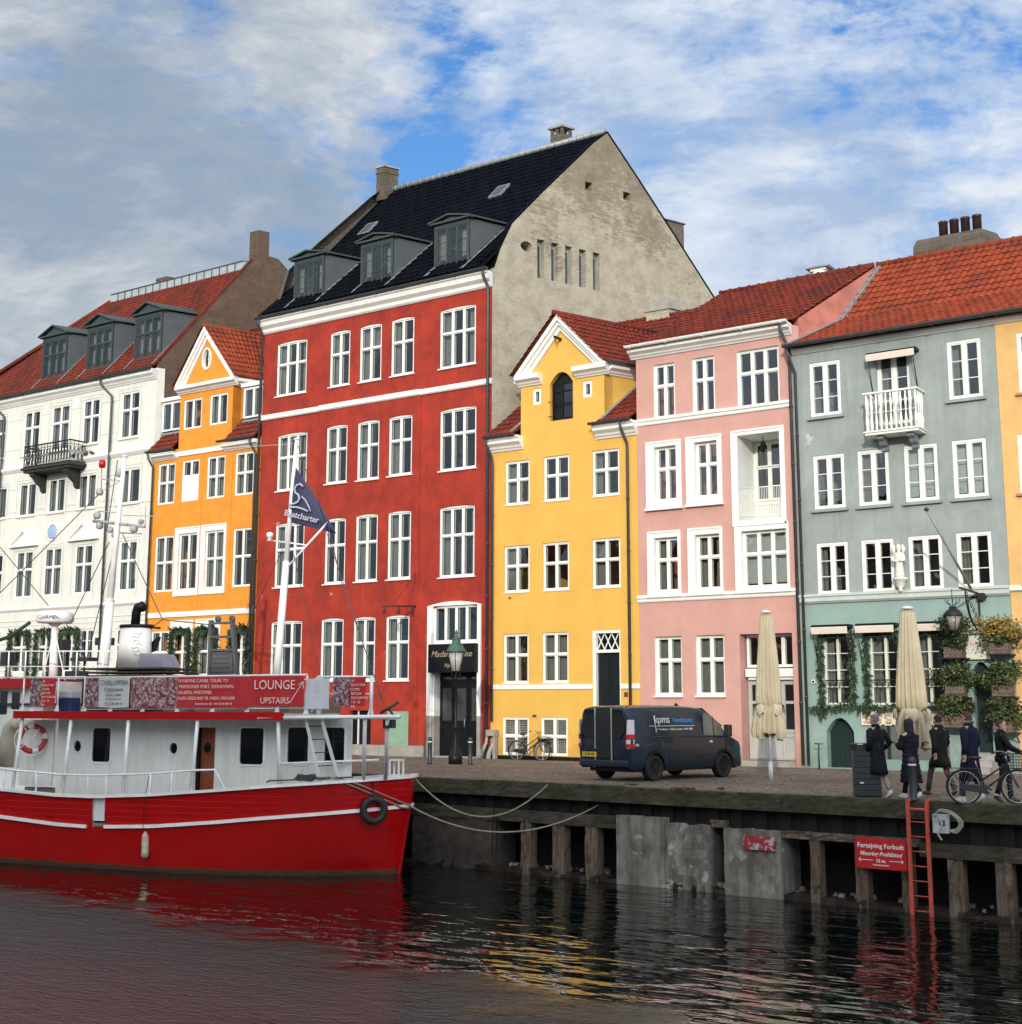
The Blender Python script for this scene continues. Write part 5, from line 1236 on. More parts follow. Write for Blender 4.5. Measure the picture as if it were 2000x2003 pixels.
for i, row in enumerate(wrows):
    for j, r in enumerate(row):
        tn = 3 if (i == 3 and j == 4) else None
        window(wh, *r, DF, 2, () if i == 1 or tn else (0.62,) if i != 2 else (0.6,), rec=0.04, thinrows=tn, curtain=random.choice(['sides', 'sheer', 'left']) if i < 3 else 'none', sill=(0.08, 0.08, 0.06, WHP) if i < 2 else None, fw=0.06)
for r in extra: window(wh, *r, DF, 2, (0.6,), rec=0.04, curtain='none', fw=0.06)
lines = [((0,1198),(286,1175),0.12,0.10), ((0,1226),(286,1192),0.04,0.02), ((0,924),(290,880),0.16,0.16), ((0,1012),(290,985),0.04,0.02)]
mb = MB()
for p, q, o_, h_ in lines:
    z_ = (F(*p).z+F(*q).z)/2; cornice(mb, XW0, XW1-.02, DF-.002, [(0.02, z_-h_), (o_*0.6, z_-h_*0.5), (o_, z_), (o_, z_+h_*0.5), (0.02, z_+h_)])
cornice(mb, XW0, XW1+0.02, DF-.002, corn_prof(WZE-0.35, WZE+0.12, 0.34)); mb.build('cornice', [TRIM], wh)
# rusticated joints
mb = MB(); z_ = 0.5
JN = M('plaster_joint', (0.40, 0.40, 0.36), 0.9)
zt_ = F(143,1200).z
while z_ < zt_-0.2:
    spans = [(XW0+0.05, XW1-0.05)]
    for r in wrows[3]+[extra[6], extra[7]]:
        if r[2]-0.05 < z_ < r[3]+0.05:
            ns = []
            for a, b in spans:
                if r[1] < a or r[0] > b: ns.append((a, b))
                else:
                    if r[0]-0.08 > a: ns.append((a, r[0]-0.08))
                    if r[1]+0.08 < b: ns.append((r[1]+0.08, b))
            spans = ns
    for a, b in spans: mb.box(a, b, DF-0.006, DF-.001, z_-0.012, z_+0.012)
    z_ += 0.45
for row in wrows[:2]:
    for j in range(len(row)-1):
        a, b = row[j][1]+0.16, row[j+1][0]-0.16
        for f_ in (0.15, 0.85): z_ = row[j][2]+(row[j][3]-row[j][2])*f_; mb.box(a, b, DF-0.006, DF-.001, z_-0.012, z_+0.012)
for row in wrows[:3]:
    for r in row:
        a, b, c, d = r[0]-0.14, r[1]+0.14, r[2]-0.02, r[3]+0.14
        mb.box(a-.012, a+.012, DF-.006, DF-.001, c, d); mb.box(b-.012, b+.012, DF-.006, DF-.001, c, d); mb.box(a+.012, b-.012, DF-.006, DF-.001, d-.012, d+.012)
mb.build('plaster_joints', [JN], wh)
# window pediments and painted crest
for j in (1, 3):
    r = wrows[2][j]; xm_ = (r[0]+r[1])/2; zb = r[3]+0.32; w2 = 1.05
    mb = MB(); 
    for a, b in (((xm_-w2, zb), (xm_, zb+0.72)), ((xm_+w2, zb), (xm_, zb+0.72))): mb.bar((a[0], DF-0.10, a[1]), (b[0], DF-0.10, b[1]), 0.2, 0.10)
    mb.box(xm_-w2-0.1, xm_+w2+0.1, DF-0.2, DF-.002, zb-0.12, zb); mb.prism([(xm_-w2, zb+.001), (xm_+w2, zb+.001), (xm_, zb+0.66)], lambda a, b: Vector((a, DF-0.04, b)), lambda a, b: Vector((a, DF-0.002, b)))
    mb.lathe((0, 0, 0), [(0.16, 0), (0.14, 0.04), (0.05, 0.06)], 10, T=lambda v: Vector((xm_+v.x, DF-0.04-v.z, zb+0.26+v.y))); mb.build('window_pediment', [TRIM], wh)
c_ = F(103, 1041); mb = MB(); n = 18
for i in range(n):
    t = 2*math.pi*i/n; mb.lathe((0, 0, 0), [(0.07, 0), (0.07, 0.04), (0.03, 0.07)], 6, T=lambda v, t=t: Vector((c_.x+0.42*math.cos(t)+v.x, DF-.002-v.z, c_.z+0.42*math.sin(t)+v.y)))
mb.cm = 1; mb.lathe((0, 0, 0), [(0.34, 0), (0.34, 0.03), (0.30, 0.05)], 18, T=lambda v: Vector((c_.x+v.x, DF-.002-v.z, c_.z+v.y))); mb.build('plaster_crest', [TRIM, M('pale_blue_paint', (0.30, 0.42, 0.60), 0.7)], wh)
# iron balcony
yb_ = DF-0.95; bx0, bx1 = F(47, 900, yb_).x, F(137, 890, yb_).x; bz1 = F(90, 866, yb_).z; bz0 = bz1-1.15
BST = M('blackened_stone', (0.03, 0.03, 0.028), 0.8, 0.3, 5)
mb = MB(); mb.box(bx0-0.1, bx1+0.1, yb_-0.1, DF-.002, bz0-0.12, bz0); mb.box(bx0, bx1, yb_, DF-.002, bz0-0.25, bz0-.121)
bal = mb.build('balcony', [BST], wh)
for xx in (bx0+0.35, bx1-0.65):
    mb = MB(); P_ = [(0, 0), (0.85, 0), (0.82, -0.18), (0.6, -0.28), (0.45, -0.5), (0.22, -0.62), (0.14, -0.85), (0, -0.95)]
    mb.prism(P_, lambda a, b, xx=xx: Vector((xx, DF-a-.002, bz0-0.251+b)), lambda a, b, xx=xx: Vector((xx+0.30, DF-a-.002, bz0-0.251+b))); mb.build('bracket', [BST], bal)
mb = MB()
def railpan(a, b):
    a, b = Vector(a), Vector(b); mb.bar(a+Vector((0, 0, 1.1)), b+Vector((0, 0, 1.1)), 0.07, 0.06); mb.bar(a+Vector((0, 0, 0.06)), b+Vector((0, 0, 0.06)), 0.05, 0.05); mb.bar(a+Vector((0, 0, 0.92)), b+Vector((0, 0, 0.92)), 0.03, 0.03)
    L_ = (b-a).length; n = max(2, int(L_/0.22)); d = (b-a).normalized()
    for i in range(n):
        c = a+d*L_*(i+0.5)/n
        mb.tube([c+d*0.09*math.cos(t)+Vector((0, 0, 0.32+0.20*math.sin(t))) for t in [2*math.pi*k/10 for k in range(10)]], 0.016, 5, closed=True)
        mb.tube([c+d*0.08*math.cos(t)+Vector((0, 0, 0.70+0.15*math.sin(t))) for t in [2*math.pi*k/10 for k in range(10)]], 0.016, 5, closed=True)
        e = a+d*L_*i/n; mb.bar(e, e+Vector((0, 0, 1.1)), 0.02)
railpan((bx0, yb_, bz0), (bx1, yb_, bz0)); railpan((bx0, yb_, bz0), (bx0, DF, bz0)); railpan((bx1, yb_, bz0), (bx1, DF, bz0)); mb.build('railing', [IRON], bal)
wprof = [(-0.42, 17.98), (0.1, 18.30), (4.4, 23.85)]; wz_ = interp(wprof)
uh = F(215, 612, DF+4.4*math.cos(SK)).x-4.4*math.sin(SK)
mb = MB()
(a0, b0), (a1, b1), (a2, b2) = wprof
ul_ = XW0
def hipx(t): return XW0+(uh-XW0)*max(0, (t-a0))/(a2-a0)
for (a, b), (c, d) in zip(wprof, wprof[1:]):
    tiles(mb, S(hipx(a), a, b), S(XW1, a, b), S(XW1, c, d), S(hipx(c), c, d), 0.25, 0.33, 0.055, 0.045)
    mb.face([S(hipx(a), a, b-.03), S(XW1, a, b-.03), S(XW1, c, d-.03), S(hipx(c), c, d-.03)])
mb.face([S(XW0, a0, b0), S(XW0, 9.2, b0), S(uh, a2, b2)]); mb.face([S(uh, a2, b2), S(XW1, a2, b2), S(XW1, 9.2, 18.0), S(XW0, 9.2, 18.0)])
mb.tube([S(XW0, a0, b0+.1), S(uh, a2, b2+0.08)], 0.12, 8)
rfw = mb.build('roof', [TRED], wh)
mb = MB(); zs0 = F(223,594,DF+4.6*math.cos(SK)).x; mb.box(0, S(XW1, 4.45, 0).x-S(uh, 4.45, 0).x-0.35, 0, 0.35, -0.1, 0.52, lambda v: S(uh, 4.45, 23.8)+Vector((v.x, 0, v.z))+SV*v.y); mb.cm = 1
L_ = S(XW1, 4.45, 0).x-S(uh, 4.45, 0).x-0.35
mb.box(-0.05, L_, -0.04, 0.4, 0.521, 0.57, lambda v: S(uh, 4.45, 23.8)+Vector((v.x, 0, v.z))+SV*v.y)
for i in range(1, 18): mb.box(L_*i/18-0.02, L_*i/18+0.02, -0.03, -.001, -0.1, 0.52, lambda v: S(uh, 4.45, 23.8)+Vector((v.x, 0, v.z))+SV*v.y)
mb.build('ridge_skylight', [M('zinc', (0.38, 0.42, 0.44), 0.35, 0.15, 2, metal=0.2), GDRK], rfw)
gp2 = [GU(*p, XW1) for p in [(303.4,711),(400,607),(493.5,508),(508,496),(545,507),(562,527)]]
mb = MB(); out = [(0.004, 0.0), (0.004, gp2[0][1]-0.25)]+[(a if i else 0.01, b+0.02) for i, (a, b) in enumerate(gp2)]+[(9.2, gp2[-1][1]-3.6), (9.2, 0)]
tri_wall(mb, out, [], GM(XW1-.003), 0.35); mb.build('gable_wall', [BRK], wh)
mb = MB()
for (a, b), (c, d) in zip(gp2, gp2[1:3]): mb.bar(S(XW1, a, b+0.04)-NG*0.12, S(XW1, c, d+0.04)-NG*0.12, 0.3, 0.09)
mb.build('verge', [TRED], rfw)
pc = PL(518, 495, S(XW1, 0, 0), NG); chimney(rfw, (pc.x-0.4, pc.y, pc.z-0.8), 0.62, 0.6, 2.0, BRK, False)
pc = F(327, 560, DF+6.0*math.cos(SK)); chimney(rfw, (pc.x, pc.y, 23.4), 0.85, 0.7, 1.75, BRK, False)
mb = MB(); tbk = 9.2; mb.face([S(XW0, tbk, 0), S(XW1, tbk, 0), S(XW1, tbk, 18), S(XW0, tbk, 18)]); mb.face([S(XW0, 0.4, 0), S(XW0, tbk, 0), S(XW0, tbk, 18), S(XW0, 0.4, 18)]); mb.build('rear_wall', [WHP], wh)
t0 = 0.42; yd = DF+t0*math.cos(SK)
for xc in (-57.66, -54.03, -50.39):
    dobj, (wx0, wx1, wz0, wz1, wy) = dormer(rfw, xc-0.02, 1.98, 18.80, 21.08, t0, wz_, ped=0.50)
    window(dobj, wx0, wx1, wz0, wz1, wy, 3, (0.62,), frame=DORM, curtain='sheer', fw=0.06, rec=0.0)
    for sx in (wx0-0.12, wx1+0.10):
        u = sx-t0*math.sin(SK); fl = MB(); fl.bar(S(u, -0.05, wz_(-0.05)+0.09), S(u, 2.05, wz_(2.05)+0.09), 0.13, 0.03); fl.build('flashing', [LEAD], dobj)
gutter(wh, (XW0, DF-0.50, 18.02), (XW1+0.02, DF-0.50, 18.02), 0.10)
for px_ in ((216, 217.7, 201), (12, 8, -2)):
    x_ = F(px_[1], 896).x; pipe(wh, [(x_-0.55, DF-0.5, 17.95), (x_-0.5, DF-0.46, 17.6), (x_-0.05, DF-0.15, 17.05), (x_, DF-0.15, 16.8), (x_, DF-0.15, 0.1)], 0.055)
# ------------------------------------------------------------ quay wall
EDN = Vector((0.078, 1, 0)).normalized(); ED = Vector((1, -0.078, 0)).normalized()
def Q(x, d, z): return Vector((x, QE(x), z))+EDN*d
def QX(px, py, d=0.0): P = PL(px, py, Q(-14.5, d, 0), EDN); return P.x
def qbox(mb, x0, x1, d0, d1, z0, z1, ins=0.0, n=1):
    for i in range(n):
        a = x0+(x1-x0)*i/n; b = x0+(x1-x0)*(i+1)/n
        vs = [Q(x, d, z) for z in (z0, z1) for d in (d0, d1) for x in (a, b)]
        mb.mesh(vs, [(0, 2, 3, 1), (4, 5, 7, 6), (0, 1, 5, 4), (2, 6, 7, 3), (0, 4, 6, 2), (1, 3, 7, 5)])
def rough_box(mb, x0, x1, d0, d1, z0, z1, amp=0.03, nx=12, nz=8, seed=0):
    """box whose front and top are uneven"""
    rn = random.Random(seed); vs = []; fs = []
    for j in range(nz+1):
        for i in range(nx+1):
            x = x0+(x1-x0)*i/nx; z = z0+(z1-z0)*j/nz
            vs.append(Q(x+(rn.uniform(-amp, amp)*0.5 if 0 < i < nx else 0), d0+rn.uniform(-amp, amp), z+(rn.uniform(-amp, amp)*0.5 if 0 < j < nz else (rn.uniform(-amp, amp) if j == nz else 0))))
    W_ = nx+1; fs = [(j*W_+i, j*W_+i+1, (j+1)*W_+i+1, (j+1)*W_+i) for j in range(nz) for i in range(nx)]
    b = len(vs)
    for i in range(nx+1): vs.append(Q(x0+(x1-x0)*i/nx, d1, z1+rn.uniform(-amp, amp)*0.3))
    fs += [(nz*W_+i, nz*W_+i+1, b+i+1, b+i) for i in range(nx)]
    c = len(vs)
    for i in (0, nx):
        for j in range(nz+1): vs.append(Q(x0+(x1-x0)*i/nx, d1, z0+(z1-z0)*j/nz))
    fs += [(j*W_, (j+1)*W_, c+j+1, c+j) for j in range(nz)]+[(j*W_+nx, (j+1)*W_+nx, c+nz+1+j+1, c+nz+1+j) for j in range(nz)]
    mb.mesh(vs, fs)
def woodmat(name, a, b, moss=None, thr=0.5, stretch=(0.5, 0.5, 6), rough=0.85):
    m, nt, p, out = newmat(name); v = coords(nt, stretch)
    n1 = noise(nt, v, 3.0, 6, 0.7); c = mixc(nt, ramp(nt, n1, [(0.3, (0, 0, 0)), (0.7, (1, 1, 1))]).outputs[0], a, b)
    if moss:
        k = ramp(nt, noise(nt, coords(nt), 2.2, 7, 0.7), [(thr-0.06, (0, 0, 0)), (thr+0.06, (1, 1, 1))]); c = mixc(nt, k.outputs[0], c, moss)
    L(nt, c, p.inputs['Base Color']); p.inputs['Roughness'].default_value = rough; add_bump(nt, p, mth(nt, 'ADD', n1, noise(nt, coords(nt), 18, 5, 0.7)), 0.7, 0.03); return m
MOSSW = woodmat('mossy_timber', (0.035, 0.029, 0.020), (0.085, 0.07, 0.048), (0.030, 0.034, 0.013), 0.50)
OLDW = woodmat('old_timber', (0.06, 0.045, 0.033), (0.17, 0.135, 0.10), (0.04, 0.045, 0.025), 0.62)
GREYW = woodmat('grey_weathered_post', (0.035, 0.022, 0.015), (0.20, 0.155, 0.11), (0.03, 0.014, 0.008), 0.60, (6, 6, 0.6))
PILE = woodmat('tarred_sheet_pile', (0.003, 0.0025, 0.0025), (0.012, 0.008, 0.007), None, 0.5, (4, 4, 0.5))
CONC = M('old_concrete', (0.20, 0.19, 0.165), 0.9, 0.45, 1.6, 0.7, 9, streak=0.85, streakcol=(0.06, 0.05, 0.038), spots=((0.32, 0.31, 0.28), 2.4, 0.62))
CONC2 = M('dark_wet_concrete', (0.055, 0.046, 0.038), 0.85, 0.4, 1.8, 0.7, 9, streak=0.6, streakcol=(0.045, 0.04, 0.035))
WEED = M('waterline_weed', (0.022, 0.012, 0.008), 0.6, 0.5, 6, 0.6, 14)
qw = root('quay_wall', Q(-14.5, 0, 0), 'old timber and concrete quay wall with a mossy cap beam along the canal', 'quay wall')
x = -62.0; rn = random.Random(3)
while x < 4:
    l = rn.uniform(3.2, 4.6); mb = MB(); rough_box(mb, x+0.012, x+l, -0.02+rn.uniform(-.01, .01), 0.33, -0.36, 0.025+rn.uniform(-0.012, 0.012), 0.012, 30, 5, int(x*10)); mb.build('cap_beam', [MOSSW], qw); x += l
mb = MB(); qbox(mb, -62, 4, 0.27, 0.32, -0.96, -0.361, n=1)
k = 0; x = -62.0
while x < 4: qbox(mb, x, x+0.30, 0.20, 0.268, -0.90, -0.37); x += 0.62
mb.build('sheet_piling', [PILE], qw)
xa, xb, xc_, xd, xe_, xf = QX(1209,1650), QX(1302,1650), QX(1391,1660), QX(1419,1660), QX(1530,1660), QX(1795,1640)
def waler(x0, x1, z0, z1, m, seed):
    mb = MB(); rough_box(mb, x0, x1, 0.0, 0.24, z0, z1, 0.018, int((x1-x0)/0.15), 3, seed); return mb.build('waler', [m], qw)
waler(-62, -30.02, -1.05, -0.74, OLDW, 1); waler(-30, xa-0.02, -0.99, -0.70, MOSSW, 2); waler(xe_+0.02, xf, -0.93, -0.78, GREYW, 3); waler(xf+0.03, 4, -1.12, -0.84, MOSSW, 4); waler(xc_+0.01, xd-0.01, -0.80, -0.64, GREYW, 5)
def block(x0, x1, z1, m, seed, d=-0.03, amp=0.035):
    mb = MB(); rough_box(mb, x0, x1, d, 0.9, WZ-0.8, z1, amp, 14, 12, seed); return mb.build('concrete_block', [m], qw)
xl0, xl1 = QX(806,1640), QX(968,1640)
block(xl0, xl1, -0.99, CONC2, 11, 0.02, 0.02); block(xa, xb, -0.66, CONC, 12, -0.06, 0.012); block(xb+0.01, xc_, -0.78, CONC, 13, 0.0, 0.05); block(xd, xe_, -0.80, CONC, 14, -0.05, 0.02)
mb = MB()
for i in range(24):
    a = -62+i*1.65; 
    if a > xl0-1.7: break
    mb = MB(); rough_box(mb, a, a+0.9 if i % 3 == 0 else a+0.25, 0.02, 0.3, WZ-0.8, -1.0, 0.02, 3, 6, i); mb.build('post' if i % 3 else 'concrete_block', [GREYW if i % 3 else CONC2], qw)
for (a, b) in ((1018,1037),(1080,1103),(1144,1168),(1583,1602),(1671,1694),(1761,1780),(1851,1880),(1944,1976),(2040,2066),(2130,2160)):
    mb = MB(); rough_box(mb, QX(a,1650), QX(b,1650), 0.02, 0.30, WZ-0.8, -0.93, 0.022, 3, 10, a); mb.build('post', [GREYW], qw)
mb = MB(); x0 = QX(972,1660); mb.tube([Q(x0-0.05, -0.04, -0.62), Q(x0-0.1, -0.05, -1.2), Q(x0-0.12, -0.05, -1.9), Q(x0+0.02, -0.05, -2.0), Q(x0+0.03, -0.04, -0.8)], 0.012, 5); mb.build('hanging_rope', [BLK], qw)
mb = MB(); qbox(mb, -62, 4, 1.15, 1.2, WZ-1, -0.4); qbox(mb, -62, 4, 0.32, 1.149, -0.98, -0.92); mb.build('back_wall', [PILE], qw)
mb = MB(); x = -62
while x < 4: rough_box(mb, x, x+1.0, 0.02, 1.1, WZ-0.6, WZ+0.10+rn.uniform(-0.03, 0.05), 0.04, 6, 3, int(x*7)); x += 1.0
mb.build('weedy_ledge', [WEED], qw)
mb = MB()
for i in range(150):
    xx = rn.uniform(QX(975,1650), 1.0); s_ = rn.uniform(0.03, 0.09); c_ = Q(xx, rn.uniform(0.25, 0.9), WZ+0.12+rn.uniform(0, 0.06))
    vs = [c_+Vector((rn.uniform(.6, 1)*dx, rn.uniform(.6, 1)*dy, rn.uniform(.5, .9)*dz))*s_ for dx in (-1, 1) for dy in (-1, 1) for dz in (-1, 1)]
    mb.mesh(vs, [(0, 1, 3, 2), (4, 6, 7, 5), (0, 4, 5, 1), (2, 3, 7, 6), (0, 2, 6, 4), (1, 5, 7, 3)])
tag(mb.build('rubble', [CONC], None, loc=Q(-14.5, 0.5, WZ)), 'loose pale rubble lying on the ledge between the quay posts', 'rubble', kind='stuff')
for px_, s_ in ((1235, .12), (1322, .1), (1345, .16), (1410, .07)):   # loose ropes and rings on the edge
    p = GP(px_, 1537 if px_ < 1300 else 1545, 0.03); mb = MB(); mb.tube([p+Vector((s_*math.cos(t), s_*0.6*math.sin(t*1.3), 0.03+0.02*math.sin(3*t))) for t in [i*0.5 for i in range(14)]], 0.018, 5); tag(mb.build('rope_coil', [M('old_rope_brown', (0.10, 0.06, 0.04), 0.9)], None, loc=p), 'brown rope coil on the quay edge, %s' % {1235:'where the lower mooring line ends', 1322:'behind the van, left of the largest coil', 1345:'largest, behind the van', 1410:'smallest and farthest right'}[px_], 'rope', 'brown rope coils on the quay edge')

# ------------------------------------------------------------ signs, ladder, cable box
SRED = M('sign_red', (0.45, 0.012, 0.012), 0.5, 0.06, 3); SWH = M('sign_white', (0.75, 0.74, 0.72), 0.5)
def qsign(name, px0, py0, px1, py1, label, d=-0.14, tilt=0.0):
    x0 = QX(px0, py0, d); x1 = QX(px1, py1, d); z1 = PL(px0, py0, Q(-14.5, d, 0), EDN).z; z0 = PL(px1, py1, Q(-14.5, d, 0), EDN).z
    c = Q((x0+x1)/2, d, (z0+z1)/2); rz = math.atan2(ED.y, ED.x)
    o = lroot(name, c, rz, label, 'sign'); return o, abs(x1-x0)/ED.x, z1-z0
o, w_, h_ = qsign('mooring_sign', 1674, 1643, 1776, 1699, 'red mooring prohibited sign in Danish and English hanging on the quay posts')
h_ = 0.64
mb = MB(); mb.box(-w_/2, w_/2, 0, 0.03, -h_/2, h_/2); mb.build('sign_plate', [SRED], o, bevel=0.004)
text(o, "Fortøjning Forbudt", 0.135, (0, -0.004, 0.155), 0, SWH, off=0.002); text(o, "Mooring Prohibited", 0.118, (0, -0.004, -0.01), 0, SWH, shear=0.25, off=0.002); text(o, "15 m.", 0.10, (0, -0.004, -0.15), 0, SWH, off=0.002)
mb = MB()
for s_ in (-1, 1):
    mb.box(min(s_*0.18, s_*0.50), max(s_*0.18, s_*0.50), -0.006, -0.002, -0.145, -0.133)
    for k in (1, -1): mb.bar((s_*0.50, -0.004, -0.139), (s_*0.45, -0.004, -0.139+k*0.04), 0.012, 0.004, up=(0, 1, 0))
mb.build('arrow', [SWH], o)
text(o, "Københavns Havn", 0.05, (0, -0.004, -0.235), 0, SWH, off=0.001)
o, w_, h_ = qsign('faded_sign', 1454, 1632, 1517, 1667, 'small faded red sign with peeling paint on a concrete block', -0.13)
FAD, fnt, fp, fo = newmat('peeling_red_sign'); fk = ramp(fnt, noise(fnt, coords(fnt), 5, 6, 0.7), [(0.52, (0, 0, 0)), (0.56, (1, 1, 1))]); L(fnt, mixc(fnt, fk.outputs[0], (0.30, 0.02, 0.03), (0.42, 0.38, 0.36)), fp.inputs['Base Color']); fp.inputs['Roughness'].default_value = 0.7
mb = MB(); mb.box(-w_/2, w_/2, 0, 0.02, -abs(h_)/2*0.9, abs(h_)/2*0.9); mb.build('sign_plate', [FAD], o)
LADR = M('ladder_red', (0.48, 0.075, 0.05), 0.6, 0.25, 5, spots=((0.25, 0.10, 0.06), 6, 0.62))
ld0 = QX(1799, 1640, -0.18); o = lroot('quay_ladder', Q(ld0, -0.18, 0), math.atan2(ED.y, ED.x), 'rusty red steel ladder running down the quay wall into the water', 'ladder')
for s_ in (-0.205, 0.205):
    mb = MB(); mb.bar((s_, 0, 0.03), (s_, 0, WZ-0.7), 0.055, 0.075, up=(1, 0, 0)); mb.bar((s_, 0, 0.03), (s_, 0.3, 0.06), 0.05, 0.05); mb.build('rail', [LADR], o)
for i in range(9): mb = MB(); z_ = -0.10-i*0.30 if i else -0.14; mb.tube([(-0.205, 0, z_), (0.205, 0, z_)], 0.014 if i else 0.03, 6); mb.build('rung', [LADR], o)
def smooth(P, n=5):
    P = [Vector(p) for p in P]; Q_ = [P[0]]+P+[P[-1]]; out = []
    for i in range(1, len(Q_)-2):
        for k in range(n): t = k/n; a, b, c_, d = Q_[i-1:i+3]; out.append(0.5*((2*b)+(c_-a)*t+(2*a-5*b+4*c_-d)*t*t+(3*b-a-3*c_+d)*t**3))
    return out+[P[-1]]
c = Q(QX(1842, 1612, -0.25), -0.25, PL(1842, 1612, Q(-14.5, -0.25, 0), EDN).z); o = lroot('power_box', c, math.atan2(ED.y, ED.x)+0.1, 'pale electrical box with looping grey cables hung beside the ladder', 'electrical box')
mb = MB(); mb.box(-0.16, 0.16, 0, 0.14, -0.19, 0.19); mb.cm = 1; mb.box(-0.02, 0.10, -0.01, -.001, -0.04, 0.08); mb.build('box', [M('weathered_plastic', (0.42, 0.42, 0.40), 0.6, 0.3, 6), M('blue_plug', (0.05, 0.10, 0.22), 0.4)], o, bevel=0.01)
mb = MB()
for k in range(4):
    mb.tube(smooth([(-0.15+0.03*k, -0.03, 0.15), (0.0, -0.05-0.01*k, 0.25+0.015*k), (0.26, -0.05, 0.20+0.02*k), (0.38+0.03*k, -0.03, 0.05), (0.34, -0.03, -0.07-0.03*k), (0.18, -0.03, -0.12)]), 0.009, 5)
mb.tube([(0.0, -0.03, 0.15), (0.05, -0.06, 0.0), (-0.05, -0.05, -0.2), (0.02, -0.04, -0.32)], 0.02, 5); mb.build('cable', [M('grey_cable', (0.36, 0.36, 0.34), 0.6)], o)

# ------------------------------------------------------------ street furniture
DKG = M('anthracite_paint', (0.022, 0.026, 0.03), 0.45, 0.15, 4)
def bollard(px, py, label, h=1.0, r=0.085):
    p = GP(px, py); o = root('bollard', p, label, 'bollard', 'black steel bollards on the quay'); mb = MB()
    mb.lathe(p, [(r*1.15, 0), (r*1.15, 0.05), (r, 0.07), (r, h*0.86), (r*1.05, h*0.87), (r*1.05, h*0.91), (r*0.9, h*0.97), (r*0.4, h)], 14); mb.build('post', [DKG], o)
    mb = MB(); mb.lathe(p, [(r*1.07, h*0.80), (r*1.08, h*0.81), (r*1.08, h*0.835), (r*1.07, h*0.84)], 14); mb.build('reflective_band', [SWH], o); return o
bollard(1788, 1568, 'black bollard with white band at the quay edge beside the ladder', 0.93, 0.08)
bollard(841, 1495, 'black bollard left of the street lamp by the red house door', 0.92, 0.075)
bollard(920, 1496, 'black bollard right of the street lamp by the red house door', 0.92, 0.075)
p = GP(891, 1495); o = root('street_lamp', p, 'old fashioned street lamp with green copper top in front of the black door', 'street lamp')
zt = F(889, 1231, p.y).z; H = zt
mb = MB(); mb.lathe(p, [(0.24, 0), (0.24, 0.30), (0.20, 0.33), (0.15, 0.5), (0.10, 0.62), (0.075, 0.9), (0.065, 1.2), (0.09, 1.25), (0.06, 1.3), (0.05, H-1.75), (0.09, H-1.70), (0.045, H-1.64), (0.04, H-1.5)], 14)
for k in range(4): t = math.pi/4+k*math.pi/2; mb.tube([p+Vector((0, 0, H-1.72)), p+Vector((0.13*math.cos(t), 0.13*math.sin(t), H-1.58)), p+Vector((0.16*math.cos(t), 0.16*math.sin(t), H-1.46))], 0.018, 6)
mb.build('post', [BLK], o)
mb = MB(); mb.lathe(p, [(0.16, H-1.44), (0.30, H-0.80)], 6); mb.build('lantern_glass', [M('frosted_lamp_glass', (0.42, 0.40, 0.37), 0.3)], o)
mb = MB()
for k in range(6): t = k*math.pi/3; mb.tube([p+Vector((0.165*math.cos(t), 0.165*math.sin(t), H-1.45)), p+Vector((0.305*math.cos(t), 0.305*math.sin(t), H-0.79))], 0.014, 5)
mb.build('lantern_frame', [BLK], o)
mb = MB(); mb.lathe(p, [(0.36, H-0.80), (0.34, H-0.74), (0.24, H-0.55), (0.22, H-0.52), (0.17, H-0.50), (0.14, H-0.36), (0.16, H-0.33), (0.05, H-0.25), (0.04, H-0.18), (0.065, H-0.12), (0.02, H-0.05), (0.01, H)], 12)
mb.build('lantern_roof', [M('verdigris', (0.045, 0.095, 0.065), 0.6, 0.35, 9)], o)
# litter bin
p = GP(1688, 1560); o = lroot('litter_bin', p+Vector((0, 0.32, 0)), 0.42, 'dark slatted litter bin at the quay edge in front of a walking person', 'litter bin')
mb = MB(); wd = 0.29; mb.box(-wd+0.02, wd-0.02, -wd+0.02, wd-0.02, 0.02, 1.12)
for i in range(8): z_ = 0.03+i*0.123; mb.box(-wd, wd, -wd, wd, z_, z_+0.108)
mb.build('body', [DKG], o, bevel=0.006)
mb = MB(); mb.box(-wd, -wd+0.05, -wd, -wd+0.05, 1.0, 1.14)
for a in (-wd, wd-0.05):
    for b in (-wd, wd-0.05): mb.box(a, a+0.05, b, b+0.05, 1.012, 1.14)
mb.box(-wd, 0.05, -wd+0.001, -wd+0.03, 1.015, 1.14); mb.box(-wd-0.01, wd+0.01, -wd-0.01, wd+0.01, 1.141, 1.17); mb.build('hood', [DKG], o)
mb = MB(); mb.box(-0.2, -0.08, -wd-0.02, -wd-.012, 1.145, 1.165); mb.box(-0.17, -0.09, -wd-0.012, -wd-.002, 0.30, 0.33); mb.build('label_plate', [SWH], o)
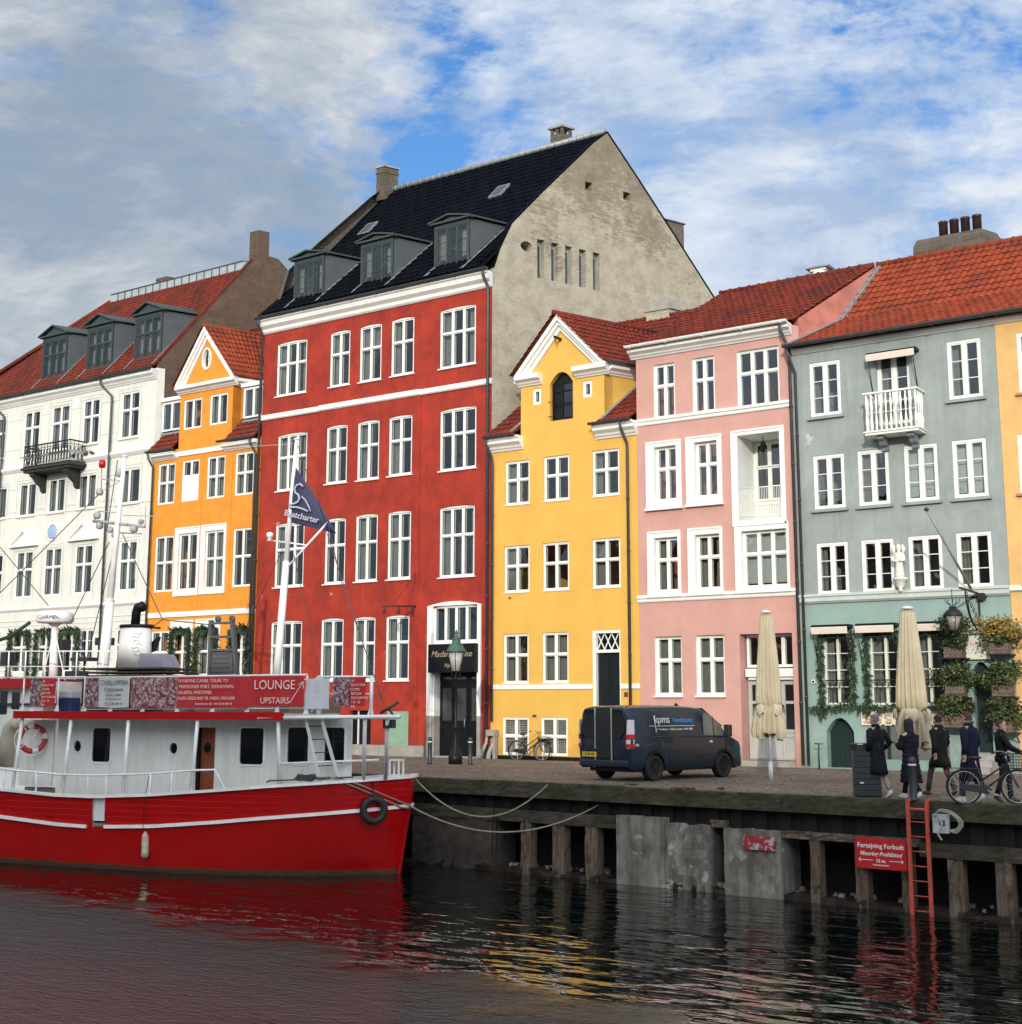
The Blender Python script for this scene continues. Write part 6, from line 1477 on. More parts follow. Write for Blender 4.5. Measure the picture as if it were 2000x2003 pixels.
# closed parasols
CANV = M('parasol_canvas', (0.46, 0.40, 0.275), 0.9, 0.10, 2.5, 0.25, 12, streak=0.25, streakcol=(0.42, 0.37, 0.28)); POLE = M('parasol_pole', (0.66, 0.65, 0.62), 0.4)
def parasol(p, H, s, label, seed, flare=1.0):
    rn = random.Random(seed); o = root('parasol', p, label, 'parasol', 'closed beige parasols')
    mb = MB(); mb.lathe(p, [(0.045, 0), (0.045, H*0.55)], 12); mb.lathe(p, [(0.06, 0), (0.06, 0.5)], 12); mb.build('pole', [POLE], o)
    mb = MB(); n = 96; nf = 16; vs = []; rows = []
    ph = [rn.uniform(-0.5, 0.5) for _ in range(nf)]
    K = [(1.0-0.015, 0.15, 0.10), (0.97, 0.17, 0.14), (0.9, 0.19, 0.2), (0.78, 0.24, 0.28), (0.64, 0.29, 0.33), (0.53, 0.32, 0.34), (0.462, 0.335, 0.34), (0.45, 0.30, 0.30), (0.435, 0.265, 0.22), (0.425, 0.29, 0.28), (0.40, 0.345, 0.45), (0.355, 0.385, 0.5), (0.305, 0.41, 0.55), (0.262, 0.40, 0.55)]
    for zi, (fz_, r, dep) in enumerate(K):
        row = []
        for j in range(n):
            t = 2*math.pi*j/n; f = t/(2*math.pi)*nf; fl = (0.5+0.5*math.cos(2*math.pi*(f+0.12*math.sin(zi*0.6+ph[int(f) % nf]*3))))
            rr = r*s*(1-dep*(1-fl)**1.0); 
            if fz_ < 0.45: rr *= 1+flare*0.16*math.sin(2.0*t+seed)+0.10*math.sin(5*t+seed*2)
            dz = 0.0
            if zi >= len(K)-2: dz = -0.11*s*math.sin(3*t+seed)*flare-0.09*abs(math.sin(t*4))+0.05
            row.append(Vector((p.x+rr*math.cos(t)*1.0, p.y+rr*math.sin(t), p.z+H*fz_+dz)))
        rows.append(row); vs += row
    fs = [(i*n+j, i*n+(j+1) % n, (i+1)*n+(j+1) % n, (i+1)*n+j) for i in range(len(K)-1) for j in range(n)]; fs.append(tuple(range(n)))
    mb.mesh(vs, fs, True); mb.build('canopy', [CANV], o)
    for k in range(5): # loose valance lobes turned out at the tie
        mb = MB()
        t = k*1.256+seed; c = p+Vector((0.33*s*math.cos(t), 0.33*s*math.sin(t), H*0.435)); d = Vector((math.cos(t), math.sin(t), 0)); q = Vector((-d.y, d.x, 0))
        vs = []
        for i in range(7):
            u = (i/6-0.5)*2; wv = 0.12*s*u
            for v_, (dr, dz) in enumerate(((0.0, 0.05), (0.05, 0.02), (0.08, -0.10), (0.06, -0.20))): vs.append(c+q*wv+d*(dr*s*(1-0.4*u*u))+Vector((0, 0, dz*(1+0.25*math.sin(u*4+k)))))
        mb.mesh(vs, [(4*i+j, 4*i+4+j, 4*i+5+j, 4*i+1+j) for i in range(6) for j in range(3)], True); mb.build('valance', [CANV], o)
    mb = MB(); mb.lathe(p, [(0.06, H-0.05), (0.15, H-0.03), (0.15, H+0.0), (0.10, H+0.03), (0.02, H+0.05)], 14); mb.build('cap', [POLE], o)
    return o
p = GP(1509, 1528); parasol(p, F(1489, 1197, p.y).z, 1.08, 'closed beige parasol in front of the pink house, right of the van', 2, 0.8)
p = GP(1792, 1550); parasol(p, F(1769, 1189, p.y).z, 1.12, 'closed beige parasol in front of the grey green house, behind the walkers', 5, 1.6)
# wall pipes at the corner of the red and yellow houses, small rail by the arch
o = root('wall_drain', (XRR-0.1, DF-0.3, 0), 'grey wall mounted drain boxes and pipes between the red and yellow houses', 'drain pipes'); mb = MB()
for k, xx in enumerate((XRR-0.05, XRR+0.28)): mb.tube([(xx+0.05, DF-0.2, 0.95), (xx+0.02, DF-0.22, 0.6), (xx-0.12, DF-0.3, 0.25), (xx-0.14, DF-0.33, 0.0)], [0.055, 0.06, 0.08, 0.11], 10)
mb.build('pipe', [M('pale_grey_pipe', (0.32, 0.31, 0.29), 0.6, 0.2, 5)], o); mb = MB(); mb.box(XRR+0.02, XRR+0.42, DF-0.34, DF-0.05, 0.86, 1.08); mb.box(XRR+0.30, XRR+0.40, DF-0.28, DF-0.10, 0, 0.859); mb.build('box', [M('meter_box', (0.30, 0.28, 0.24), 0.7)], o)
pa, pb = F(1594, 1455, DF-0.6), F(1610, 1457, DF-0.6); o = root('hand_rail_post', (pa.x, DF-0.6, 0), 'thin green T shaped rail post left of the arched cellar door', 'rail'); mb = MB(); xm_ = (pa.x+pb.x)/2; mb.tube([(xm_, DF-0.6, 0), (xm_, DF-0.6, pa.z)], 0.02, 6); mb.tube([(pa.x, DF-0.6, pa.z), (pb.x, DF-0.6, pa.z)], 0.02, 6); mb.build('rail', [DGRN], o)

# ------------------------------------------------------------ facade things
# statue on its console
zc0, zc1 = F(1758,1157,DF-.25).z, F(1758,1130,DF-.25).z; xst = F(1758, 1100, DF-.3).x; zt = F(1757, 1063, DF-.3).z
o = root('wall_statue', (xst, DF-.02, zc0), 'small white statue of a robed figure on a wall console between two windows', 'statue')
MARB = M('white_statue_stone', (0.72, 0.70, 0.62), 0.7, 0.15, 6)
mb = MB(); mb.lathe((xst, DF-0.2, zc1), [(0.24, 0), (0.24, -0.06), (0.17, -0.10), (0.14, -0.25), (0.06, -0.34), (0.09, -0.40), (0.02, -0.46)], 12); mb.build('console', [MARB], o)
hh = zt-zc1; mb = MB(); c = Vector((xst, DF-0.22, zc1))
mb.lathe(c, [(0.14, 0), (0.15, 0.1*hh), (0.12, 0.35*hh), (0.13, 0.5*hh), (0.16, 0.62*hh), (0.14, 0.70*hh), (0.05, 0.755*hh), (0.06, 0.79*hh), (0.085, 0.84*hh), (0.085, 0.9*hh), (0.05, 0.96*hh), (0.02, 1.0*hh)], 14)
for s_ in (-1, 1): mb.tube([c+Vector((s_*0.13, 0, 0.66*hh)), c+Vector((s_*0.19, -0.08, 0.5*hh)), c+Vector((s_*0.05, -0.17, 0.48*hh))], [0.055, 0.05, 0.035], 8)
mb.tube([c+Vector((-0.13, 0, 0.66*hh)), c+Vector((-0.17, 0, 0.85*hh)), c+Vector((-0.14, -0.02, 0.97*hh))], [0.03, 0.07, 0.03], 8); mb.tube([c+Vector((0.12, 0, 0.66*hh)), c+Vector((0.16, 0, 0.85*hh)), c+Vector((0.12, -0.02, 0.97*hh))], [0.03, 0.07, 0.03], 8)
mb.build('figure', [MARB], o)
# flagpole and wrought bracket with lantern
pb_ = F(1904, 1157); o = root('wall_flagpole', (pb_.x, DF, pb_.z), 'slanting pale flagpole fixed to the grey green wall above the iron bracket', 'flagpole')
yt = DF-2.6; tip = F(1813, 997, yt); mb = MB(); mb.tube([(pb_.x, DF-0.05, pb_.z), tip], [0.045, 0.03], 8); mb.build('pole', [LEAD], o); mb = MB(); mb.lathe(tip, [(0.02, -0.05), (0.075, -0.02), (0.075, 0.03), (0.02, 0.07)], 10); mb.build('knob', [DKG], o)
bz = F(1900, 1162).z; bx = F(1917, 1190).x
o = root('lantern_bracket', (bx, DF, bz), 'ornate black wrought iron bracket carrying a hanging lantern over the cafe', 'lantern bracket')
mb = MB(); yo = DF-1.75; lx = bx-0.05
mb.bar((bx, DF-0.03, bz+0.1), (bx, DF-0.03, bz-1.25), 0.07, 0.04); mb.bar((bx, DF-0.03, bz), (lx, yo-0.15, bz+0.05), 0.05, 0.06)
for r_, wd_ in ((1.25, 0.05), (1.05, 0.03)):
    mb.tube([(bx, DF-0.05-r_*math.sin(t)*1.15, bz-1.15+ (1-math.cos(t))*0+ r_*(1-math.cos(t))*0.95) for t in [i*math.pi/2/10 for i in range(11)]], wd_/2, 6)
for k in range(6):
    c = Vector((bx, DF-0.25-k*0.22, bz-0.85+k*0.14)); rr = 0.13
    mb.tube([c+Vector((0, rr*(1-0.07*i)*math.cos(i*0.55), rr*(1-0.07*i)*math.sin(i*0.55))) for i in range(13)], 0.012, 5)
mb.tube([(bx-0.25, DF-.04, bz-0.1), (bx+0.25, DF-.04, bz-0.1)], 0.03, 6); mb.box(bx+0.02, bx+0.22, DF-0.25, DF-0.05, bz-0.2, bz+0.0)
mb.build('scrollwork', [IRON], o)
lc = F(1865, 1206, yo); lc = Vector((lc.x, yo, lc.z)); o = root('hanging_lantern', lc, 'black hanging lantern with clouded glass under the wrought iron bracket', 'lantern')
mb = MB(); mb.tube([(lc.x, lc.y, bz+0.02), lc+Vector((0, 0, 0.3))], 0.012, 5); mb.lathe(lc, [(0.10, 0.30), (0.12, 0.22), (0.20, 0.18), (0.30, 0.05), (0.30, 0.02)], 8); mb.lathe(lc, [(0.12, -0.44), (0.13, -0.40), (0.05, -0.38)], 8)
for k in range(5):
    t = k*1.2566; mb.tube([lc+Vector((0.05*math.cos(t), 0.05*math.sin(t), 0.32)), lc+Vector((0.2*math.cos(t), 0.2*math.sin(t), 0.42)), lc+Vector((0.22*math.cos(t), 0.22*math.sin(t), 0.52))], 0.012, 5)
for k in range(6): t = k*math.pi/3; mb.tube([lc+Vector((0.27*math.cos(t), 0.27*math.sin(t), 0.03)), lc+Vector((0.14*math.cos(t), 0.14*math.sin(t), -0.40))], 0.013, 5)
mb.build('frame', [IRON], o); mb = MB(); mb.lathe(lc, [(0.12, -0.39), (0.255, 0.02)], 6); mb.build('glass', [M('clouded_glass', (0.25, 0.23, 0.21), 0.25)], o)
# iron sign bracket on the red house
z_ = F(780,1188).z; x_ = F(815, 1188).x; o = root('sign_bracket', (x_, DF-0.1, z_), 'thin iron sign bracket with three hanging hooks on the red wall', 'bracket'); mb = MB()
tip_ = F(747, 1185, DF-2.1); yy_ = DF-2.1; mb.tube([(x_, DF-0.08, z_), (tip_.x, yy_, tip_.z)], 0.035, 6); mb.tube([(x_, DF-0.08, z_+1.35), (tip_.x+0.25, yy_+0.3, tip_.z)], 0.015, 5); mb.tube([(x_, DF-0.08, z_+1.35), (x_-0.1, DF-0.4, z_)], 0.012, 5)
for f_ in (0.12, 0.5, 0.92):
    p = Vector((x_, DF-0.08, z_)).lerp(Vector((tip_.x, yy_, tip_.z)), f_); mb.tube([p, p-Vector((0, 0, 0.12)), p-Vector((0, 0, 0.3))], [0.03, 0.06, 0.05], 6)
mb.build('bracket', [M('rusty_iron', (0.10, 0.025, 0.02), 0.7)], o)
# garlands (decorations hung on the houses)
def hang(name_root, path, label, r=0.11, dens=90, group=None):
    mbp = [Vector(p) for p in path]; o = garland(None, mbp, r, dens=dens, name='garland'); tag(o, label, 'garland', group or 'fir garlands round the windows'); return o
for r, lab in zip(gcaf, ('fir garland framing the leftmost cafe window of the grey green house', 'fir garland framing the middle cafe window, partly behind the parasol', 'fir garland framing the right cafe window beside the planters')):
    hang('g', [(r[0]-0.1, DF-0.1, r[2]-0.35), (r[0]-0.08, DF-0.1, r[3]+0.05), (r[1]+0.05, DF-0.1, r[3]+0.05), (r[1]+0.05, DF-0.1, r[2]-0.05)], lab, 0.11, 140)
    hang('g', [(r[0]-0.45, DF-0.14, r[2]-0.12), (r[1]+0.1, DF-0.14, r[2]-0.02)], lab.replace('framing', 'lying along the sill of'), 0.11, 150)
    rl = MB(); rl.tube([(r[0]+0.05, DF-0.12, r[2]+0.78), (r[1]-0.05, DF-0.12, r[2]+0.78)], 0.02, 5)
    for i in range(5):
        c = Vector((r[0]+0.15+(r[1]-r[0]-0.3)*i/4, DF-0.12, r[2]+0.62)); rl.tube([c+Vector((0.1*math.cos(t), 0, 0.1*math.sin(t))) for t in [2*math.pi*k/8 for k in range(8)]], 0.01, 4, closed=True); rl.tube([c-Vector((0, 0, 0.1)), c-Vector((0, 0, 0.6))], 0.01, 4)
    rl.build('window_rail', [IRON], gh)
for r, lab in zip(orows[3][1:], ('second window from the left', 'third window from the left', 'rightmost window')):
    hang('g', [(r[0]+0.0, DF-0.1, r[2]-0.3), (r[0]+0.02, DF-0.1, r[3]+0.0), (r[1]-0.02, DF-0.1, r[3]+0.0), (r[1]-0.0, DF-0.1, r[2]-0.3)], 'fir garland round the %s on the orange ground floor' % lab, 0.16, 170)
for j, r in enumerate([wrows[3][k] for k in (1, 2, 3)]):
    hang('g', [(r[0]+0.0, DF-0.1, r[2]-0.3), (r[0]+0.0, DF-0.1, r[3]+0.0), (r[1]-0.0, DF-0.1, r[3]+0.0), (r[1]+0.0, DF-0.1, r[2]-0.3)], 'fir garland round the %s ground floor window of the white house' % ('leftmost decorated', 'second decorated', 'third decorated')[j], 0.15, 150)
for s_, r in zip(osur, orows[3][1:3]):
    surround(oh, (r[0]-0.12, r[1]+0.14, r[2], r[3]+0.45), r, DF, 0.05, FRM)
# planters with shrubs in two columns beside the cafe door
LEAFA = M('shrub_leaf_green', (0.032, 0.054, 0.012), 0.6, 0.35, 9); LEAFB = M('shrub_leaf_yellow', (0.10, 0.10, 0.02), 0.6, 0.3, 9); LEAFC = M('shrub_leaf_dark', (0.018, 0.032, 0.012), 0.6, 0.3, 9); LEAFD = M('shrub_leaf_golden', (0.34, 0.20, 0.03), 0.6, 0.3, 9)
BASK = woodmat('weathered_planter', (0.09, 0.06, 0.045), (0.20, 0.15, 0.12), None, 0.5, (3, 3, 3))
def planter(px, py, w, h, label, seed, golden=False, hb=0.32):
    yy = DF-0.45; p = F(px, py, yy); p = Vector((p.x, yy, p.z)); rn = random.Random(seed); o = root('hanging_planter', p, label, 'planter', 'wall planters beside the cafe door')
    mb = MB(); 
    for i in range(7): a = -w*0.28+w*0.56*i/7; mb.box(p.x+a+0.006, p.x+a+w*0.56/7, p.y-0.22, p.y+0.2, p.z-hb, p.z)
    mb.box(p.x-w*0.29, p.x+w*0.29, p.y-0.24, p.y+0.24, p.z-hb*0.65, p.z-hb*0.5); mb.build('box', [BASK], o)
    mb = MB(); mb.tube([(p.x-w*0.3, DF-0.03, p.z-hb-0.3), (p.x-w*0.3, p.y-0.15, p.z-hb-0.02)], 0.02, 5); mb.tube([(p.x+w*0.3, DF-0.03, p.z-hb-0.3), (p.x+w*0.3, p.y-0.15, p.z-hb-0.02)], 0.02, 5); mb.box(p.x-w*0.36, p.x+w*0.36, p.y-0.2, DF-0.02, p.z-hb-0.04, p.z-hb-0.005); mb.build('bracket', [IRON], o)
    mb = MB(); cl = [(Vector((rn.gauss(0, 0.25)*w, rn.uniform(-0.3, 0.2), rn.uniform(0.0, 0.75)*h)), rn.uniform(0.16, 0.30)) for _ in range(26)]
    for c, r in cl:
        k_ = rn.random()
        for i in range(90):
            d = Vector((rn.gauss(0, 1), rn.gauss(0, 1), rn.gauss(0, 1))).normalized(); q = p+c+d*r*rn.uniform(0.5, 1.08); s_ = rn.uniform(0.022, 0.042)
            u = Vector((rn.gauss(0, 1), rn.gauss(0, 1), rn.gauss(0, 1))).normalized(); v = d.cross(u).normalized(); nrm = (d+u*0.8).normalized(); a = nrm.cross(v).normalized()
            mb.cm = (3 if rn.random() < 0.6 else 1) if golden and c.z > 0.2*h else (1 if rn.random() < (0.45 if k_ < 0.5 else 0.15) else (0 if rn.random() < 0.7 else 2))
            mb.face([q-v*s_, q+a*s_*1.5, q+v*s_, q-a*s_*1.2])
    mb.build('shrub', [LEAFA, LEAFB, LEAFC, LEAFD], o)
    mb = MB()
    for i in range(14): e = p+Vector((rn.gauss(0, 0.25)*w, rn.uniform(-0.25, 0.15), rn.uniform(0.3, 0.9)*h)); mb.tube([p+Vector((rn.uniform(-.1, .1), 0, 0)), p.lerp(e, 0.5)+Vector((rn.uniform(-.05, .05), 0, 0.03)), e], [0.014, 0.01, 0.005], 4)
    mb.build('stems', [BASK], o); return o
PLT = [(1868, 1266, 1.0, 1.10, 'upper planter in the left column with tall green shrub behind the lantern', False), (1871, 1343, 1.0, 0.80, 'middle planter in the left column with a round green shrub', False), (1868, 1402, 1.0, 0.72, 'lowest planter in the left column above a walker', False),
       (1957, 1258, 0.95, 0.86, 'upper right planter with golden yellow autumn shrub', True), (1963, 1341, 1.0, 0.75, 'middle planter in the right column beside the green door', False), (1966, 1411, 1.0, 0.80, 'lowest planter in the right column above the cyclist', False)]
for i, (px, py, w_, h_, lab, g_) in enumerate(PLT): planter(px, py, w_, h_, lab, 20+i, g_)
# framed menus on the wall
mx = [(1697, 1404), (1717, 1403), (1737, 1403), (1757, 1402), (1812, 1401), (1834, 1400)]
zmn = sum(F(a, b, DF-.1).z for a, b in mx)/len(mx)
MENU, mnt, mp_, mo_ = newmat('menu_print'); v_ = coords(mnt); kk = ramp(mnt, noise(mnt, v_, 9, 4, 0.6), [(0.45, (0.65, 0.58, 0.45)), (0.52, (0.6, 0.5, 0.36)), (0.56, (0.16, 0.07, 0.03)), (0.62, (0.55, 0.45, 0.3))]); L(mnt, kk.outputs[0], mp_.inputs['Base Color'])
mls = ['leftmost', 'second from the left', 'third from the left', 'left of the parasol', 'first right of the parasol', 'rightmost']
for (a, b), l_ in zip(mx, mls):
    x_ = F(a, b, DF-.1).x; o = root('menu_frame', (x_, DF-.1, zmn), 'small framed menu under the cafe window, %s' % l_, 'menu frame', 'framed menus under the cafe windows')
    mb = MB(); panel_frame(mb, x_-0.20, x_+0.20, zmn-0.27, zmn+0.27, DF-0.02, 0.035, 0.06); mb.build('frame', [FRM2], o); mb = MB(); mb.box(x_-0.163, x_+0.163, DF-0.03, DF-.002, zmn-0.233, zmn+0.233); mb.build('print', [MENU], o)
# pigeons on the ledge of the white house
FTH = M('pigeon_grey', (0.05, 0.052, 0.06), 0.7, 0.2, 9)
zl = (F(0,924).z+F(290,880).z)/2+0.17
for px, lab, s_ in ((147, 'leftmost pigeon on the ledge right of the iron balcony', 1), (171, 'middle pigeon, facing right on the white house ledge', 1), (182, 'rightmost pigeon close to its neighbour on the ledge', -1)):
    x_ = F(px, 888).x; c = Vector((x_, DF-0.1, zl+0.09)); o = root('pigeon', (x_, DF-0.1, zl), lab, 'pigeon', 'pigeons on the white house ledge'); mb = MB()
    mb.tube([c+Vector((-0.2*s_, 0, -0.02)), c+Vector((-0.1*s_, 0, 0)), c, c+Vector((0.07*s_, 0, 0.03)), c+Vector((0.10*s_, 0, 0.09)), c+Vector((0.12*s_, 0, 0.13)), c+Vector((0.17*s_, 0, 0.12))], [0.02, 0.055, 0.075, 0.055, 0.03, 0.032, 0.006], 8)
    for k in (-0.02, 0.02): mb.tube([c+Vector((0, k, -0.05)), c+Vector((0, k, -0.09))], 0.008, 4)
    mb.build('body', [FTH], o)
# opposite side of the canal, behind the camera: the row of houses that shades the water
OPC = [((0.55, 0.50, 0.42), -70, -54, 15.9), ((0.50, 0.30, 0.20), -54, -40, 16.6), ((0.60, 0.57, 0.50), -40, -26, 16.3), ((0.42, 0.38, 0.30), -26, -12, 16.7), ((0.62, 0.50, 0.30), -12, 2, 16.2), ((0.45, 0.47, 0.46), 2, 16, 16.5), ((0.52, 0.28, 0.2), 16, 30, 16.1), ((0.6, 0.58, 0.52), 30, 46, 16.6)]
for i, (c_, a, b, h_) in enumerate(OPC):
    yb0 = -16.0; o = root('opposite_house', (a, yb0, 0), '%s town house in the row across the canal behind the viewer' % ('outermost beige|tall brown|pale cream|olive beige|sand yellow|slate grey|red brown|outermost pale stone'.split('|')[i]), 'house', 'houses across the canal')
    mb = MB(); P_ = [(0, 0), (-10, 0), (-10, h_-3), (-5, h_+1.2), (0, h_-3)]; mb.prism(P_, lambda u, v: Vector((a, yb0+u, v)), lambda u, v: Vector((b-0.02, yb0+u, v))); mb.build('wall', [M('opposite_plaster_%d' % i, tuple(0.5*x+0.10 for x in c_), 0.85)], o)
    mb = MB(); 
    for (u0, v0, u1, v1) in ((0.4, h_-3.2, -5, h_+1.3), (-10.4, h_-3.2, -5, h_+1.3)): mb.face([(a, yb0+u0, v0), (b-.02, yb0+u0, v0), (b-.02, yb0+u1, v1), (a, yb0+u1, v1)])
    mb.build('roof', [TRED], o); mb = MB()
    for fl in range(4):
        for k in range(4): x_ = a+1.2+k*(b-a-2.4)/4; mb = MB(); mb.box(x_+0.3, x_+1.5, yb0+.002, yb0+0.06, 1.2+fl*2.9, 3.0+fl*2.9); w_ = mb.build('window', [FRM], o); mb = MB(); mb.box(x_+0.4, x_+1.4, yb0+0.061, yb0+0.07, 1.3+fl*2.9, 2.9+fl*2.9); mb.build('pane', [GLSD], w_)
# ------------------------------------------------------------ red boat, local frame: x forward, y away from the viewer, z up from the waterline
BO = GP(778, 1710, WZ); BA = R(12)
bax = Vector((math.cos(BA), math.sin(BA), 0)); bly = Vector((-math.sin(BA), math.cos(BA), 0))
def BP(px, py, Y):              # local x, z of a point seen on the boat's vertical plane y = Y
    P = PL(px, py, BO+bly*Y, bly); return ((P-BO).dot(bax), P.z-WZ)
BRED = M('boat_red_gloss', (0.42, 0.006, 0.008), 0.28, 0.10, 1.2, 0.0, spec=0.5)
def hullmat(name, col, planks=0.0, low=None):
    m, nt, p, out = newmat(name); v = coords(nt); sp = nt.nodes.new('ShaderNodeSeparateXYZ'); L(nt, v, sp.inputs[0])
    c = mixc(nt, noise(nt, v, 1.1, 6, 0.6), dk(col, 0.85), dk(col, 1.12))
    c = mixc(nt, ramp(nt, noise(nt, coords(nt, (0.5, 0.5, 2.5)), 3.0, 7, 0.7), [(0.60, (0, 0, 0)), (0.70, (1, 1, 1))]).outputs[0], c, dk(col, 0.5))
    c = mixc(nt, ramp(nt, noise(nt, coords(nt, (3, 3, 0.35)), 1.6, 8, 0.75), [(0.62, (0, 0, 0)), (0.72, (0.7, 0.7, 0.7))]).outputs[0], c, (0.13, 0.03, 0.015))
    if low:  # weed and rust near the waterline
        z = mth(nt, 'ADD', sp.outputs[2], mth(nt, 'MULTIPLY', noise(nt, coords(nt, (1, 1, 2)), 5, 6, 0.7), 0.16)); k = ramp(nt, z, [(0.19, (1, 1, 1)), (0.25, (0, 0, 0))]); c = mixc(nt, k.outputs[0], c, mixc(nt, noise(nt, v, 9, 5, 0.7), (0.012, 0.010, 0.007), low))
    L(nt, c, p.inputs['Base Color']); p.inputs['Roughness'].default_value = 0.3; p.inputs['Specular IOR Level'].default_value = 0.3
    h = mth(nt, 'MULTIPLY', noise(nt, coords(nt, (1, 1, 1)), 1.2, 3), 1.0)
    if planks:
        w = mth(nt, 'FRACT', mth(nt, 'DIVIDE', sp.outputs[2], 0.155)); k2 = ramp(nt, w, [(0.0, (0, 0, 0)), (0.06, (1, 1, 1)), (0.94, (1, 1, 1)), (1.0, (0, 0, 0))]); h = mth(nt, 'ADD', mth(nt, 'MULTIPLY', h, 1.2), mth(nt, 'MULTIPLY', k2.outputs[0], planks))
    add_bump(nt, p, h, 0.5, 0.03); return m
HULL = hullmat('hull_red', (0.44, 0.003, 0.004), 0.10, (0.16, 0.09, 0.05)); HULU = hullmat('bulwark_red', (0.42, 0.003, 0.004), 0.35)
BWH = M('boat_white', (0.76, 0.77, 0.74), 0.35, 0.07, 1.4, 0.05, 8, streak=0.5, streakcol=(0.50, 0.47, 0.40)); BWR = M('boat_rail_white', (0.84, 0.83, 0.80), 0.35)
BGL = M('boat_window_black', (0.006, 0.008, 0.012), 0.06); WOOD = woodmat('varnished_wood', (0.16, 0.035, 0.012), (0.30, 0.08, 0.025), None, 0.5, (8, 8, 0.8), 0.3)
bt = lroot('red_boat', BO, BA, 'red and white wooden tour boat with banners on its upper deck rail', 'boat')
def lerp_t(T, x):
    if x <= T[0][0]: return T[0][1]
    for (a, b), (c, d) in zip(T, T[1:]):
        if x <= c: t = (x-a)/(c-a); t2 = t; return b+(d-b)*t2
    return T[-1][1]
ZD = [(-17, 2.55), (-15, 2.3), (-13, 2.12), (-11, 1.97), (-9, 1.87), (-7.8, 1.86), (-6, 1.95), (-4, 2.11), (-2.5, 2.24), (-1.4, 2.32), (0, 2.42), (0.5, 2.44)]
ZS = [(-17, 1.75), (-13, 1.40), (-11, 1.25), (-9, 1.12), (-7.9, 1.09), (-5.9, 1.17), (-4, 1.33), (-2.8, 1.45), (-0.6, 1.64), (0.4, 1.72)]
BD = [(-16.6, 0.05), (-16.3, 0.8), (-15.5, 1.5), (-14, 2.05), (-12, 2.32), (-9, 2.42), (-6, 2.42), (-4, 2.36), (-2.5, 2.22), (-1.5, 2.0), (-0.8, 1.74), (-0.4, 1.46), (-0.1, 1.14), (0.08, 0.80), (0.20, 0.46), (0.27, 0.20), (0.30, 0.02)]
BW = [(-16.2, 0.03), (-15.2, 0.7), (-13.5, 1.6), (-11.5, 2.0), (-8, 2.12), (-5.5, 2.08), (-4, 1.92), (-2.8, 1.60), (-1.8, 1.15), (-1.0, 0.72), (-0.5, 0.42), (-0.15, 0.18), (0.0, 0.02)]
XS = [-16.6+i*0.2 for i in range(80)]+[-0.7, -0.5, -0.3, -0.1, 0.05, 0.12, 0.18, 0.22, 0.26, 0.29, 0.30]
XS = sorted(set(round(x, 3) for x in XS))
def hx(x, z):   # stem and stern rake: squeeze stations towards the waterline shape
    return x
def side(x, f):   # f 0 at keel, 1 at waterline, 2 at strake, 3 at gunwale -> (y, z, x)
    bd, bw = lerp_t(BD, x), lerp_t(BW, min(x, 0.0) if x < 0 else x*0)
    if x > -0.0: bw = 0.0
    zd, zs = lerp_t(ZD, x), lerp_t(ZS, x); bs = bw+(bd-bw)*0.80
    return bd, bw, bs, zd, zs
for sgn in (-1, 1):
    lo = MB(); up = MB(); vs = []; us = []
    for x in XS:
        bd, bw, bs, zd, zs = side(x, 0)
        xw = min(x, 0.02+0.0*x) if x > 0 else x
        row = [Vector((xw*0.985, sgn*bw*0.55, -0.9)), Vector((xw, sgn*bw*0.92, -0.3)), Vector((xw, sgn*bw, 0.0))]
        for k in range(1, 7): t = k/6; row.append(Vector((xw+(x-xw)*t, sgn*(bw+(bs-bw)*(t**0.8)), zs*t)))
        vs.append(row); us.append([Vector((x, sgn*bs, zs)), Vector((x, sgn*(bs*0.5+bd*0.5+0.02), (zs+zd)/2)), Vector((x, sgn*bd, zd))])
    n = len(vs[0]); lo.mesh([v for r in vs for v in r], [(i*n+j, i*n+j+1, (i+1)*n+j+1, (i+1)*n+j) for i in range(len(XS)-1) for j in range(n-1)], True)
    lo.build('hull_side', [HULL], bt)
    fs = []
    for i in range(len(XS)-1):
        if sgn < 0 and -7.85 < (XS[i]+XS[i+1])/2 < -7.45: continue
        fs += [(i*3+j, i*3+j+1, (i+1)*3+j+1, (i+1)*3+j) for j in range(2)]
    up.mesh([v for r in us for v in r], fs, True); up.build('bulwark', [HULU], bt); up = MB(); up.mesh([v-Vector((0, sgn*0.04, 0)) for r in us for v in r], fs, True); up.build('bulwark_lining', [BWH], bt)
    pth = [Vector((x, sgn*(lerp_t(BD, x)+0.015), lerp_t(ZD, x)+0.02)) for x in XS]
    gw = MB()
    for a, b in zip(pth, pth[1:]):
        if (b-a).length > 1e-4: gw.bar(a, b+(b-a)*0.03, 0.15, 0.07)
    gw.build('gunwale', [BWR], bt)
    segs_ = [(-16.6, 0.30)] if sgn > 0 else [(-16.6, -7.92), (-7.40, 0.30)]
    for a_, b_ in segs_:
        st = MB(); pp = []
        for x in XS:
            if a_ <= x <= b_: bd, bw, bs, zd, zs = side(x, 0); pp.append(Vector((x, sgn*(bs+0.035), zs+0.01)))
        for a, b in zip(pp, pp[1:]):
            if (b-a).length > 1e-4: st.bar(a, b+(b-a)*0.03, 0.07, 0.085)
        st.build('rubbing_strake', [BWR], bt)
mb = MB(); vs = []
for x in XS: s_ = side(x, 0); vs += [Vector((x, -s_[2]*0.98, s_[4]+0.01)), Vector((x, s_[2]*0.98, s_[4]+0.01))]
mb.mesh(vs, [(2*i, 2*i+1, 2*i+3, 2*i+2) for i in range(len(XS)-1)]); mb.build('deck', [M('deck_grey', (0.30, 0.31, 0.29), 0.7)], bt)
